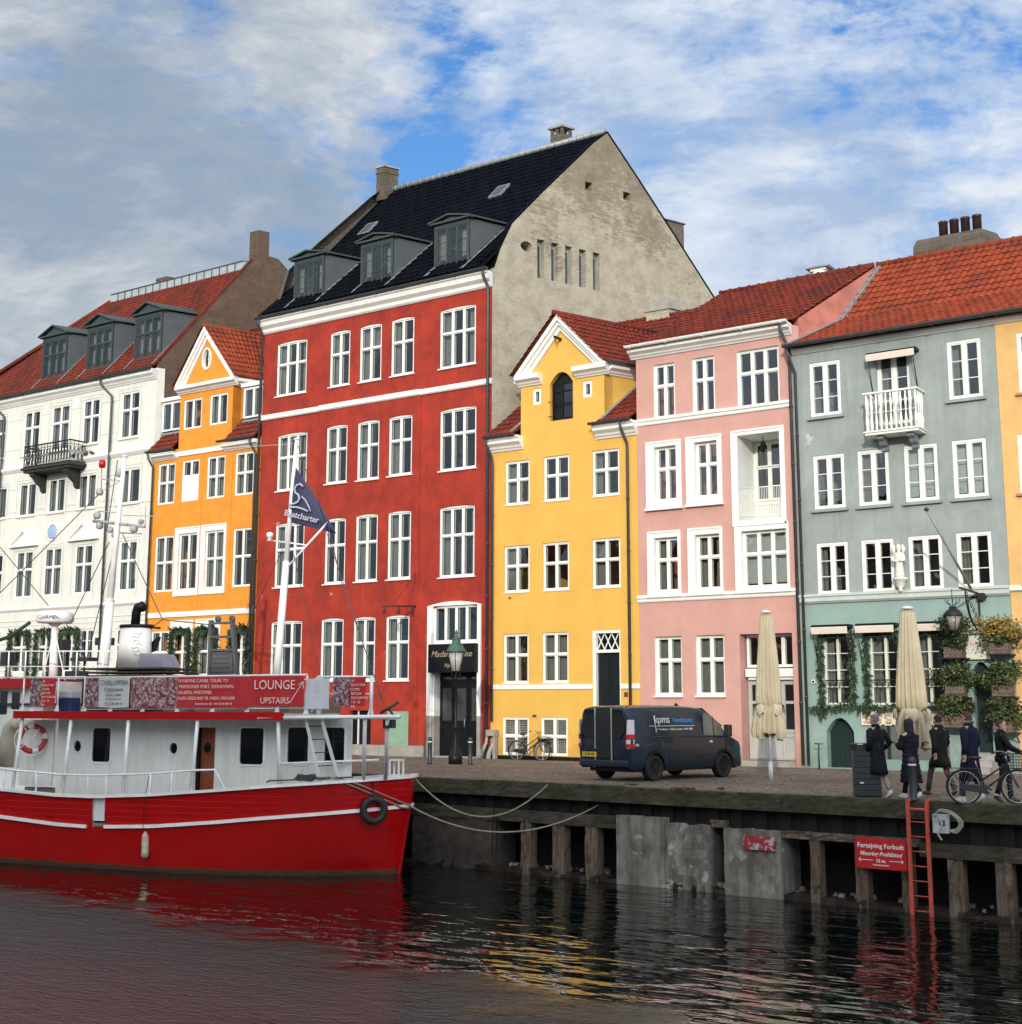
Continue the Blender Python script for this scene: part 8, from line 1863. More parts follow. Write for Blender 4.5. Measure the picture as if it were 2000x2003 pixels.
mb.box(-0.14, 0.16, -0.32, -0.02, 2.86, 2.89); mb.build('bow_stand', [BWR], bt)
mb = MB(); c = Vector((0.78, -2.0, 4.05)); mb.box(0.60, 0.86, -2.1, -1.9, 3.72, 3.93); mb.tube([(0.55, -2.15, 4.08), (0.95, -1.95, 4.35)], 0.04, 6); mb.tube([(0.9, -2.15, 4.05), (0.65, -1.95, 4.22)], 0.03, 6); mb.build('lamp_bracket', [DKG], bt)

# ------------------------------------------------------------ white boat behind, only its left part and masts show
WO = BO+bax*(-13.2)+bly*4.6; wb = lroot('white_boat', WO, R(6), 'white boat with red trimmed roof, radar dome and tall mast moored behind the red one', 'boat')
wx = Vector((math.cos(R(6)), math.sin(R(6)), 0)); wy = Vector((-math.sin(R(6)), math.cos(R(6)), 0))
def WP(px, py, Y=0.0): P = PL(px, py, WO+wy*Y, wy); return Vector(((P-WO).dot(wx), Y, P.z-WZ))
mb = MB(); st = [(-6.0, 0.9, 2.0), (-4.5, 1.6, 1.9), (-1, 1.85, 1.7), (3, 1.75, 1.8), (5.5, 1.1, 2.1), (6.8, 0.05, 2.4)]; vs = []
for x, b, z in st: vs += [Vector((x*0.97, 0, -0.6)), Vector((x*0.98, -b*0.85, 0)), Vector((x, -b, z)), Vector((x, b, z)), Vector((x*0.98, b*0.85, 0))]
mb.mesh(vs, [(5*i+j, 5*i+(j+1) % 5, 5*i+5+(j+1) % 5, 5*i+5+j) for i in range(5) for j in range(5)]+[(0, 1, 2, 3, 4)]); mb.build('hull', [BWH], wb)
c0, c1 = WP(-90, 1400, -1.2), WP(84, 1400, -1.2); mb = MB()
wins2 = []
for q in ((-60, 1352, -10, 1398), (0, 1352, 13, 1398), (23, 1354, 38, 1388)):
    a = WP(q[0], q[1], -1.2); b = WP(q[2], q[3], -1.2); wins2.append((a.x, b.x, b.z, a.z))
zr0 = WP(30, 1345, -1.2).z; LM2 = lambda a, b, d: Vector((a, -1.2+d, b)); tri_wall(mb, rect(c0.x, c1.x, 1.6, zr0+0.2), [rr(*w, 0.05) for w in wins2], LM2, 0.06)
mb.face([(c1.x, -1.2, 1.6), (c1.x, 1.2, 1.6), (c1.x, 1.2, zr0+.2), (c1.x, -1.2, zr0+.2)]); mb.face([(c0.x, -1.2, 1.6), (c0.x, 1.2, 1.6), (c0.x, 1.2, zr0+.2), (c0.x, -1.2, zr0+.2)]); mb.face([(c0.x, 1.2, 1.6), (c1.x, 1.2, 1.6), (c1.x, 1.2, zr0+.2), (c0.x, 1.2, zr0+.2)]); mb.build('wheelhouse', [BWH], wb)
for w in wins2:
    mb = MB(); inn = rr(w[0]+.003, w[1]-.003, w[2]+.003, w[3]-.003, 0.05); mb.prism(inn, lambda a, b: Vector((a, -1.17, b)), lambda a, b: Vector((a, -1.16, b))); mb.build('window', [BGL], wb)
zrt = WP(30, 1327, -1.5).z; mb = MB(); mb.box(c0.x-0.3, WP(47, 1335, -1.5).x, -1.5, 1.5, zrt-0.33, zrt); mb.build('wheelhouse_roof', [BRED], wb)
mb = MB(); 
for py in (1274, 1304, 1325): mb.tube([WP(-40, py, -1.4), WP(236, py, -1.4)], 0.02, 6)
for px in (15, 48, 83, 148, 200): mb.tube([WP(px, 1330, -1.4), WP(px+3, 1274, -1.4)], 0.026, 6)
mb.build('rail', [BWR], wb)
rb = WP(104, 1340, 0); rt = WP(107, 1226, 0); mb = MB(); mb.tube([rb, rt], [0.17, 0.11], 12); mb.tube([rt, rt+Vector((0, 0, 0.12))], [0.11, 0.26], 12)
for dx in (-0.55, 0.55): mb.tube([rb+Vector((dx, 0, 0.15)), rt-Vector((0, 0, 0.1))], 0.022, 5)
rp = mb.build('radar_post', [BWR], wb); mb = MB(); r_ = (WP(131, 1215, 0).x-WP(80, 1215, 0).x)/2; c = rt+Vector((0, 0, 0.12)); mb.lathe(c, [(r_*0.9, 0), (r_, 0.06), (r_*1.0, 0.26), (r_*0.93, 0.36), (r_*0.7, 0.41)], 24); dm = mb.build('radar_dome', [BWR], wb)
t_ = text(dm, "GARMIN", 0.19, c+Vector((0.30, -r_*0.93-0.0, 0.17)), 0, DKG); t_.rotation_euler = (math.pi/2, 0, 0.45); t_.location = c+Vector((r_*0.46, -r_*0.93, 0.17))
m0, m1 = WP(198, 1345, 0), WP(244, 895, 0); mb = MB(); md = m0.lerp(m1, 0.37); mb.tube([m0, md], [0.20, 0.15], 12); mb.tube([md, md+Vector((0, 0, 0.04))], 0.17, 12); mb.tube([md, m1], [0.115, 0.07], 12); mb.lathe((0, 0, 0), [(0.03, 0), (0.12, 0.02), (0.10, 0.06), (0.02, 0.08)], 10, T=lambda v: m1+v); ms2 = mb.build('mast', [BWR], wb)
mb = MB()
for a, b, r_ in (((183, 1019), (283, 1030), 0.06), ((193, 1000), (236, 1003), 0.02), ((200, 937), (240, 941), 0.02), ((241, 1008), (310, 1010), 0.015), ((235, 1042), (277, 1044), 0.03), ((199, 912), (198, 960), 0.02), ((205, 958), (238, 940), 0.012), ((285, 990), (284, 1030), 0.015), ((188, 1000), (186, 1020), 0.02)): mb.tube([WP(*a), WP(*b)], r_, 6)
for px, py, s_ in ((190, 1008, .12), (262, 1034, .13), (195, 1028, .12), (224, 1046, .10), (276, 1020, .09), (195, 962, .12), (235, 925, .14), (216, 1036, .1)): c = WP(px, py); mb.lathe(c, [(s_*0.6, -s_), (s_, -s_*0.6), (s_, s_*0.5), (s_*0.5, s_)], 8)
mb.build('crosstree', [M('mast_fittings', (0.36, 0.37, 0.37), 0.5, 0.4, 9)], ms2)
mb = MB(); c = WP(200, 908); mb.lathe(c, [(0.10, -0.12), (0.12, 0.0), (0.10, 0.14)], 10); c = m1+Vector((0, 0, 0.08)); mb.build('red_lamp', [BRED], ms2)
mb = MB()
for a, b in (((229, 1050), (160, 1330)), ((240, 1045), (318, 1212)), ((192, 968), (0, 1160)), ((230, 900), (209, 1040)), ((318, 1212), (410, 1222)), ((318, 1212), (250, 1262)), ((0, 1070), (95, 1185)), ((214, 1060), (140, 1215))): mb.tube([WP(*a), WP(*b)], 0.016, 5)
mb.build('rigging', [RIG], ms2)
mb = MB()
for px, py, w_, h_ in ((205, 1255, 0.5, 0.25), (165, 1290, 0.9, 0.12), (120, 1262, 0.5, 0.35), (15, 1290, 0.3, 0.5), (150, 1320, 0.7, 0.25)): c = WP(px, py, 0.3); mb.box(c.x-w_/2, c.x+w_/2, c.y-0.2, c.y+0.2, c.z-h_/2, c.z+h_/2)
for px, py in ((205, 1275), (165, 1300), (120, 1300), (15, 1310)): c = WP(px, py, 0.3); mb.tube([c+Vector((0, 0, 0.3)), Vector((c.x, c.y, 4.3))], 0.04, 6)
mb.box(c0.x, WP(228, 1335, 0).x, -1.3, 1.3, 4.25, 4.32); mb.build('deck_gear', [DKG], wb)
mb = MB(); c = WP(18, 1470, -1.45); mb.tube([c+Vector((0, -0.1, -0.5)), c+Vector((0, -0.1, 0.4)), c+Vector((0.08, -0.1, 0.75)), c+Vector((0.3, -0.1, 0.9)), c+Vector((0.5, -0.1, 0.85))], [0.25, 0.24, 0.22, 0.2, 0.17], 12); mb.build('vent_cowl', [M('cowl_beige', (0.40, 0.37, 0.28), 0.7, 0.1, 3)], wb)
mb = MB(); mb.tube([WP(-30, 1262, -1.5), WP(20, 1245, -1.5), WP(58, 1218, -1.5)], 0.06, 7); mb.build('furled_boom', [GAR], wb)
# ------------------------------------------------------------ van (local: x forward, y left, origin on the ground under the rear right corner side centre)
def van():
    P = GP(1236, 1531); b = R(13); h = Vector((math.sin(b), math.cos(b), 0)); r = Vector((math.cos(b), -math.sin(b), 0))
    c = P-r*0.99; rz = math.atan2(h.y, h.x)
    o = lroot('parked_van', c, rz, 'dark blue panel van with lettering on its side parked on the quay', 'van')
    PAINT, nt, p, out = newmat('van_dark_blue'); p.inputs['Base Color'].default_value = (0.004, 0.016, 0.036, 1); p.inputs['Metallic'].default_value = 0.15; p.inputs['Roughness'].default_value = 0.4; p.inputs['Coat Weight'].default_value = 0.4; p.inputs['Coat Roughness'].default_value = 0.04
    GL = M('van_glass', (0.008, 0.010, 0.012), 0.04); PLS = M('van_black_plastic', (0.012, 0.013, 0.014), 0.55); SIL = M('van_silver_stripe', (0.36, 0.38, 0.40), 0.3)
    # side outline stations: x, half width at sill / waist / roof, z bottom, z waist, z top
    ST = [(0.02, .86, .90, .76, .42, 1.12, 1.90), (0.06, .93, .965, .81, .34, 1.12, 1.95), (0.25, .965, .985, .85, .32, 1.13, 1.985), (0.9, .975, .99, .87, .30, 1.14, 2.0), (1.8, .975, .99, .88, .30, 1.14, 2.0), (2.7, .975, .99, .87, .30, 1.13, 1.985), (3.15, .975, .985, .84, .30, 1.12, 1.95), (3.45, .97, .98, .80, .30, 1.11, 1.86), (3.75, .97, .975, .76, .30, 1.10, 1.68), (4.05, .965, .97, .74, .30, 1.09, 1.44), (4.22, .96, .96, .78, .30, 1.06, 1.30), (4.45, .95, .94, .76, .30, 1.0, 1.22), (4.7, .92, .90, .70, .28, 0.92, 1.10), (4.88, .84, .82, .60, .26, 0.80, 0.95), (4.97, .70, .68, .45, .28, 0.62, 0.72)]
    def sec(s):
        x, a, w, t, z0, zw, z1 = s; pts = [(a*0.95, z0), (a, z0+0.10), (a+0.005, z0+0.25), (w, (z0+zw)/2+0.1), (w, zw), (w*0.985, zw+0.06), ((w*0.55+t*0.45), zw+(z1-zw)*0.45), (t*1.02+0.01, z1-0.16), (t*0.95, z1-0.05), (t*0.75, z1-0.01), (t*0.35, z1+0.005), (0, z1+0.01)]
        return [Vector((x, -y, z)) for y, z in pts]+[Vector((x, y, z)) for y, z in pts[::-1][1:]]
    R_ = [sec(s) for s in ST]; n = len(R_[0]); mb = MB()
    # wheel arches: pull the sill up
    def arch(x): 
        for c_ in (0.98, 3.93):
            d = abs(x-c_)
            if d < 0.42: return math.sqrt(max(0, 0.42**2-d*d))+0.33
        return 0
    xs = sorted(set([s[0] for s in ST]+[0.56+0.06*i for i in range(15)]+[3.51+0.06*i for i in range(15)]))
    rows = []
    for x in xs:
        k = max(i for i in range(len(ST)) if ST[i][0] <= x+1e-9); k2 = min(k+1, len(ST)-1); f = 0 if k2 == k else (x-ST[k][0])/(ST[k2][0]-ST[k][0])
        s = tuple(a+(b_-a)*f for a, b_ in zip(ST[k], ST[k2])); row = sec(s); az_ = arch(x)
        if az_:
            for j in (0, 1, 2, 3): 
                for jj in (j, n-1-j):
                    if row[jj].z < az_+0.02*j: row[jj].z = az_+0.02*j
        rows.append(row)
    mb.mesh([v for r_ in rows for v in r_], [(i*n+j, i*n+j+1, (i+1)*n+j+1, (i+1)*n+j) for i in range(len(rows)-1) for j in range(n-1)]+[tuple(range(n))[::-1], tuple((len(rows)-1)*n+j for j in range(n))], True)
    body = mb.build('body', [PAINT], o); es = body.modifiers.new('edge', 'EDGE_SPLIT'); es.split_angle = R(40)
    # rear details (x = 0 face)
    mb = MB(); 
    for y0, y1 in ((0.62, 0.36), (-0.26, -0.52)): pass
    def rear(y0, y1, z0, z1, m, name, par, x=-0.012, th=0.02): mb = MB(); mb.box(x, x+th, min(y0, y1), max(y0, y1), z0, z1); return mb.build(name, [m], par, bevel=0.006)
    mb = MB(); mb.box(-0.06, 0.10, -0.88, 0.88, 0.38, 0.56); mb.build('rear_bumper', [PAINT], o, bevel=0.04)
    for y0, y1, nm in ((0.80, 0.06, 'rear_window'), (-0.06, -0.80, 'rear_window')):
        mb = MB(); s_ = 1 if y0 > 0 else -1; pp = [(min(abs(y0), abs(y1)), 1.88), (0.68, 1.88), (0.79, 1.30), (0.60, 1.12), (min(abs(y0), abs(y1)), 1.10)]
        mb.prism([(s_*a, b_) for a, b_ in pp], lambda a, b_: Vector((-0.015-0.0*(b_), a, b_)), lambda a, b_: Vector((0.03, a, b_))); mb.build(nm, [GL], o)
    mb = MB(); mb.box(-0.022, 0.0, -0.008, 0.008, 0.62, 1.92); mb.build('door_gap', [PLS], o)
    for y in (0.30, -0.30): mb = MB(); mb.box(-0.024, -0.005, y-0.018, y+0.018, 0.40, 1.93); mb.build('silver_stripe', [SIL], o)
    mb = MB(); mb.box(-0.023, -0.004, -0.27, 0.27, 0.62, 1.93); mb.build('black_centre_stripe', [PLS], o)
    for s_ in (-1, 1):
        mb = MB(); mb.prism([(0.90, 1.62), (0.905, 1.15), (0.89, 0.86), (0.83, 0.90), (0.84, 1.15), (0.88, 1.62)], lambda a, b_, s_=s_: Vector((-0.03, s_*a, b_)), lambda a, b_, s_=s_: Vector((0.14, s_*(a+0.085), b_))); tl = mb.build('tail_light', [M('tail_light_white', (0.62, 0.60, 0.60), 0.15)], o)
        for z0, z1 in ((0.88, 0.99), (1.10, 1.24)): mb = MB(); mb.prism([(0.83, z0), (0.908, z0), (0.908, z1), (0.83, z1)], lambda a, b_, s_=s_: Vector((-0.036, s_*a, b_)), lambda a, b_, s_=s_: Vector((0.135, s_*(a+0.092), b_))); mb.build('red_lens', [M('tail_light_red', (0.45, 0.01, 0.012), 0.15)], tl)
    mb = MB(); mb.box(-0.05, -0.02, 0.24, 0.76, 0.63, 0.76); pl = mb.build('number_plate', [M('plate_yellow', (0.62, 0.46, 0.05), 0.5)], o); t_ = text(pl, "CX 81 291", 0.095, (-0.052, 0.50, 0.695), 0, BLK); t_.rotation_euler = (math.pi/2, 0, -math.pi/2)
    mb = MB(); mb.box(-0.04, -0.015, 0.20, 0.80, 0.78, 0.85); mb.build('plate_lamp_bar', [PLS], o)
    # right side (y negative): windows, stripe, lettering
    Yr = -0.975
    def sidepoly(pts, name, m, off=0.012, par=o):
        mb = MB(); 
        def yy(z): return -(0.988-max(0, z-1.14)*0.118)
        vs = [Vector((x, yy(z)-off, z)) for x, z in pts]; mb.face(vs); mb.face([v+Vector((0, 0.006, 0)) for v in vs][::-1]); return mb.build(name, [m], par)
    sidepoly([(3.02, 1.18), (3.06, 1.74), (3.15, 1.80), (3.42, 1.72), (3.72, 1.52), (3.98, 1.24), (3.96, 1.16)], 'side_window', M('van_side_glass', (0.10, 0.115, 0.105), 0.05), 0.006)
    sidepoly([(3.45, 1.17), (3.47, 1.70), (3.50, 1.69), (3.49, 1.17)], 'window_divider', PLS, 0.012)
    for a, b_ in (((2.92, 0.45), (2.90, 1.85)), ((1.55, 0.45), (1.55, 1.10)), ((4.02, 0.75), (4.0, 1.15))): mb = MB(); mb.bar((a[0], -0.987, a[1]), (b_[0], -0.987+max(0, b_[1]-1.14)*0.118, b_[1]), 0.012, 0.012); mb.build('panel_gap', [PLS], o)
    mb = MB(); mb.box(1.45, 3.5, -0.998, -0.97, 0.60, 0.64); mb.build('side_moulding', [PLS], o, bevel=0.006)
    mb = MB(); mb.tube([(0.5, -0.99, 1.16), (2.9, -0.995, 1.17), (4.2, -0.955, 1.10)], 0.012, 5); mb.build('waist_crease', [PAINT], o)
    for x in (3.35, 0.25): mb = MB(); mb.lathe((0, 0, 0), [(0.05, 0), (0.03, 0.02)], 8, T=lambda v, x=x: Vector((x+v.x*1.8, -0.985-v.z, 1.0 if x > 1 else 0.95))+Vector((0, 0, v.y))); mb.build('door_handle', [SIL], o)
    LT = M('van_letter_white', (0.52, 0.54, 0.56), 0.4); LB = M('van_letter_blue', (0.04, 0.22, 0.50), 0.4); tilt = math.pi/2-0.118
    def vt(s_, sz, x, z, m, sh=0.0): 
        t = text(body, s_, sz, (x, -(0.988-max(0, z-1.14)*0.118)-0.014, z), 0, m, align='LEFT', shear=sh); t.rotation_euler = (tilt, 0, 0)
    vt("kpms", 0.30, 0.98, 1.62, LT); vt("Ventilation", 0.20, 1.72, 1.60, LB); vt("El · Ventilation · Industri service · 3941 1000", 0.085, 1.02, 1.36, LT)
    mb = MB(); mb.bar((0.75, -0.968, 1.45), (2.65, -0.968, 1.45), 0.012, 0.014); mb.bar((1.02, -0.985, 1.28), (0.98, -0.936, 1.72), 0.012, 0.02, up=(1, 0, 0)); mb.build('logo_line', [LT], o)
    # windscreen, bonnet lamps, mirror
    mb = MB(); mb.face([(3.30, -0.72, 1.93), (3.30, 0.72, 1.93), (4.10, 0.80, 1.42), (4.10, -0.80, 1.42)]); mb.build('windscreen', [GL], o)
    for s_ in (-1, 1):
        mb = MB(); c = Vector((3.95, s_*1.10, 1.30)); mb.box(-0.07, 0.09, -0.10, 0.10, -0.17, 0.17, lambda v: c+v); mb.box(3.9, 4.0, min(s_*0.92, s_*1.04), max(s_*0.92, s_*1.04), 1.18, 1.24); mb.build('wing_mirror', [PLS], o, bevel=0.03)
        mb = MB(); mb.lathe((0, 0, 0), [(0.14, 0), (0.10, 0.05)], 12, T=lambda v, s_=s_: Vector((4.72+v.z, s_*0.74+v.x, 0.88+v.y*0.8))); mb.build('headlight', [M('headlight_lens', (0.6, 0.62, 0.65), 0.1)], o)
    RIM = M('alloy_black', (0.03, 0.03, 0.032), 0.35, metal=0.6); TY = M('tyre_black', (0.012, 0.012, 0.012), 0.8, 0.2, 9)
    for x in (0.98, 3.93):
        for s_ in (-1, 1):
            w = MB(); yc = s_*0.86
            def T(v, x=x, s_=s_, yc=yc): return Vector((x+v.x, yc+s_*v.z, 0.34+v.y))
            w.lathe((0, 0, 0), [(0.22, -0.11), (0.31, -0.11), (0.34, -0.09), (0.34, 0.09), (0.32, 0.115), (0.245, 0.115), (0.235, 0.08)], 28, T=T); wo_ = w.build('wheel', [TY], o)
            rm = MB(); rm.lathe((0, 0, 0), [(0.235, 0.05), (0.24, 0.10), (0.228, 0.105), (0.215, 0.06)], 28, T=T); rm.lathe((0, 0, 0), [(0.05, 0.05), (0.05, 0.10), (0.02, 0.105)], 12, T=T)
            for k in range(10): t = k*2*math.pi/10; rm.bar(T(Vector((0.04*math.cos(t), 0.04*math.sin(t), 0.09))), T(Vector((0.225*math.cos(t+0.12), 0.225*math.sin(t+0.12), 0.085))), 0.028, 0.03)
            rm.build('rim', [RIM], wo_)
            dd = MB(); dd.lathe((0, 0, 0), [(0.21, 0.0), (0.21, 0.03)], 20, T=T); dd.build('brake_disc', [PLS], wo_)
            am = MB(); am.tube([Vector((x+0.40*math.cos(t), s_*0.985, 0.34+0.40*math.sin(t))) for t in [R(-8)+R(196)*k/16 for k in range(17)]], 0.016, 6); am.build('wheel_arch', [PLS], o)
    mb = MB(); mb.box(0.3, 4.7, -0.80, 0.80, 0.24, 0.34); mb.build('underbody', [PLS], o)
    mb = MB(); mb.prism([(2.95, 2.0), (3.15, 1.97), (3.0, 2.07)], lambda a, b_: Vector((a, -0.02, b_)), lambda a, b_: Vector((a, 0.02, b_))); mb.build('roof_antenna', [PLS], o)
van()

# ------------------------------------------------------------ bicycles (local: x forward, z up)
def bicycle(loc, rz, label, basket=False, lean=0.0, frame_m=None, front_rack=False):
    o = lroot('bicycle', loc, rz, label, 'bicycle', 'bicycles'); o.rotation_euler = (lean, 0, rz)
    FRB = frame_m or M('bike_black', (0.012, 0.012, 0.013), 0.35); CHR = M('bike_steel', (0.45, 0.46, 0.47), 0.3, metal=0.7); r = 0.345
    for x in (0.0, 1.10):
        w = MB(); w.tube([(x+r*math.cos(t), 0, r+r*math.sin(t)-0.0) for t in [2*math.pi*i/36 for i in range(36)]], 0.021, 6, closed=True); wo_ = w.build('wheel', [TYR], o)
        w = MB(); w.tube([(x+(r-0.03)*math.cos(t), 0, r+(r-0.03)*math.sin(t)) for t in [2*math.pi*i/36 for i in range(36)]], 0.010, 5, closed=True)
        for k in range(18): t = 2*math.pi*k/18; w.tube([(x+0.03*math.cos(t+0.5), 0.02*(-1)**k, r+0.03*math.sin(t+0.5)), (x+(r-0.03)*math.cos(t), 0, r+(r-0.03)*math.sin(t))], 0.0022, 3, False)
        w.tube([(x, -0.05, r), (x, 0.05, r)], 0.022, 8); w.build('rim_and_spokes', [CHR], wo_)
    BB = Vector((0.44, 0, 0.29)); ST = Vector((0.28, 0, 0.74)); HT = Vector((0.90, 0, 0.86)); HB = Vector((0.94, 0, 0.68))
    f = MB()
    for a, b in ((BB, ST), (BB+Vector((0, 0, 0.02)), HB), (Vector((0.37, 0, 0.48)), HT-Vector((0, 0, 0.03))), (HT, HB)): f.tube([a, b], 0.019, 8)
    for s_ in (-1, 1): f.tube([BB, (0, s_*0.06, r)], 0.010, 6); f.tube([ST-Vector((-.02, 0, 0.06)), (0, s_*0.06, r)], 0.009, 6); f.tube([HB, (0.97, s_*0.05, 0.62), (1.02, s_*0.05, 0.5), (1.10, s_*0.055, r)], 0.012, 6)
    f.build('frame', [FRB], o)
    s_ = MB(); s_.tube([ST, (0.245, 0, 0.90)], 0.014, 8); s_.build('seat_post', [CHR], o)
    s_ = MB(); s_.lathe((0, 0, 0), [(0.02, -0.03), (0.09, -0.01), (0.10, 0.02), (0.06, 0.04)], 12, T=lambda v: Vector((0.20+v.x*(1.25 if v.x > 0 else 0.95)+ (0.06 if v.x > 0 else 0), v.y*(1.0 if v.x < 0.02 else 0.45), 0.93+v.z))); s_.build('saddle', [FRB], o)
    h = MB(); h.tube([HT, (0.875, 0, 0.98)], 0.014, 8); h.tube([(0.72, -0.28, 1.02), (0.80, -0.27, 1.06), (0.90, -0.18, 1.06), (0.90, 0, 0.99), (0.90, 0.18, 1.06), (0.80, 0.27, 1.06), (0.72, 0.28, 1.02)], 0.012, 7); h.build('handlebar', [CHR], o)
    g = MB()
    for q in (-1, 1): g.tube([(0.68, q*0.285, 1.01), (0.78, q*0.275, 1.05)], 0.018, 7)
    g.build('grip', [FRB], o)
    c = MB(); c.lathe((0, 0, 0), [(0.09, -0.005), (0.09, 0.005)], 16, T=lambda v: Vector((0.44+v.x, -0.05+v.z, 0.29+v.y))); c.tube([(0.44, -0.07, 0.29), (0.58, -0.08, 0.20)], 0.012, 5); c.tube([(0.44, 0.07, 0.29), (0.30, 0.08, 0.38)], 0.012, 5); c.box(0.55, 0.64, -0.16, -0.08, 0.185, 0.21); c.box(0.26, 0.35, 0.08, 0.16, 0.37, 0.395); c.build('crank', [CHR], o)
    c = MB(); c.prism([(-0.05, 0.28), (0.46, 0.20), (0.54, 0.29), (0.46, 0.38), (-0.04, 0.40), (-0.08, 0.34)], lambda a, b: Vector((a, -0.075, b)), lambda a, b: Vector((a, -0.05, b))); c.build('chain_case', [FRB], o)
    m_ = MB()
    for x, a0, a1 in ((0.0, 20, 200), (1.10, 40, 170)):
        n = 14; vs = []
        for i in range(n+1):
            t = R(a0+(a1-a0)*i/n)
            for yy in (-0.03, 0.03): vs.append((x+(r+0.035)*math.cos(t), yy, r+(r+0.035)*math.sin(t)))
        m_.mesh(vs, [(2*i, 2*i+1, 2*i+3, 2*i+2) for i in range(n)], True)
    m_.build('mudguard', [FRB], o)
    k = MB()
    for q in (-1, 1): k.tube([(0.26, q*0.03, 0.72), (-0.32, q*0.07, 0.73)], 0.008, 5); k.tube([(-0.28, q*0.07, 0.73), (0, q*0.06, r)], 0.006, 5)
    for i in range(4): k.tube([(-0.3+0.14*i, -0.07, 0.73), (-0.3+0.14*i, 0.07, 0.73)], 0.006, 4)
    k.build('rear_carrier', [FRB], o); k = MB(); k.box(-0.38, -0.34, -0.04, 0.04, 0.62, 0.69); k.build('rear_lamp', [M('rear_reflector', (0.3, 0.02, 0.02), 0.3)], o)
    if front_rack:
        k = MB(); x0, x1, z0, z1 = 0.98, 1.34, 0.72, 0.84
        for z in (z0, z1):
            k.tube([(x0, -0.16, z), (x1, -0.18, z+0.02), (x1, 0.18, z+0.02), (x0, 0.16, z)], 0.008, 5, closed=True)
        for i in range(7): k.tube([(x0+0.06*i, -0.16, z0), (x0+0.06*i, 0.16, z0)], 0.006, 4)
        for i in range(6): 
            for q in (-0.17, 0.17): k.tube([(x0+0.07*i, q, z0), (x0+0.07*i, q, z1)], 0.005, 4)
        k.box(x0+0.02, x1-0.02, -0.15, 0.15, z0+0.01, z0+0.07); k.build('front_rack', [FRB], o)
    if basket:
        k = MB(); x0, x1, z0, z1 = 0.98, 1.36, 0.72, 1.02
        for j in range(6):
            z = z0+(z1-z0)*j/5; s = 0.02*j/5; k.tube([(x0-s, -0.17-s, z), (x1+s, -0.17-s, z), (x1+s, 0.17+s, z), (x0-s, 0.17+s, z)], 0.004 if j not in (0, 5) else 0.007, 4, closed=True)
        for i in range(8):
            x = x0+(x1-x0)*i/7
            for q in (-0.17, 0.17): k.tube([(x, q, z0), (x, q*1.1, z1)], 0.004, 4)
        for i in range(7):
            y = -0.17+0.34*i/6
            for x in (x0, x1): k.tube([(x, y, z0), (x, y, z1)], 0.004, 4)
        k.build('wire_basket', [IRON], o)
    return o
TYR = M('bike_tyre', (0.012, 0.012, 0.012), 0.8)
pa = GP(990, 1488); bicycle((pa.x, DF-0.42, 0), 0.02, 'black bicycle with a front rack leaning on the yellow house', front_rack=True, lean=-0.10)
pb = GP(1889, 1573); pf = GP(1986, 1579); brz = math.atan2(RT.y, RT.x)-0.03
bicycle((pb.x, pb.y, 0), brz, 'black bicycle with a wire basket held by a woman at the quay edge', basket=True)

# ------------------------------------------------------------ people (local: x = the way they face, z up)
SKIN = M('skin', (0.50, 0.29, 0.21), 0.55, 0.05, 6)
def loft(mb, secs, n=20, cap=True):
    """secs: (centre, rx, ry[, power]) stacked ellipses"""
    vs = []
    for s in secs:
        c, rx, ry = Vector(s[0]), s[1], s[2]; fl = s[3] if len(s) > 3 else 0.0
        for j in range(n):
            t = 2*math.pi*j/n; k = 1+fl*math.sin(3*t+c.z*9)+0.5*fl*math.sin(7*t+c.z*5); vs.append(c+Vector((rx*k*math.cos(t), ry*k*math.sin(t), 0)))
    m = len(secs); fs = [(i*n+j, i*n+(j+1) % n, (i+1)*n+(j+1) % n, (i+1)*n+j) for i in range(m-1) for j in range(n)]
    if cap: fs += [tuple(range(n))[::-1], tuple((m-1)*n+j for j in range(n))]
    mb.mesh(vs, fs, True)
def skin_body(name, chains, mat, parent):
    """one continuous surface grown on a joint skeleton; chains: lists of (point, radius), sharing points by value"""
    vi = {}; V = []; Rr = []; E_ = []
    for ch in chains:
        pr = None
        for p, r in ch:
            k = tuple(round(x, 4) for x in p)
            if k not in vi: vi[k] = len(V); V.append(k); Rr.append(r)
            if pr is not None and pr != vi[k]: E_.append((pr, vi[k]))
            pr = vi[k]
    me = bpy.data.meshes.new(name); me.from_pydata(V, E_, []); t = bpy.data.objects.new('tmp', me); COL.objects.link(t)
    sm = t.modifiers.new('skin', 'SKIN'); sm.use_smooth_shade = True; ss = t.modifiers.new('sub', 'SUBSURF'); ss.levels = 2; ss.render_levels = 2
    for i, r in enumerate(Rr): me.skin_vertices[0].data[i].radius = (r, r); me.skin_vertices[0].data[i].use_root = (i == 0)
    dg = bpy.context.evaluated_depsgraph_get(); m2 = bpy.data.meshes.new_from_object(t.evaluated_get(dg)); bpy.data.objects.remove(t); m2.name = name
    m2.materials.clear(); m2.materials.append(mat)
    for p in m2.polygons: p.use_smooth = True
    o = bpy.data.objects.new(name, m2); COL.objects.link(o); o.parent = parent; return o
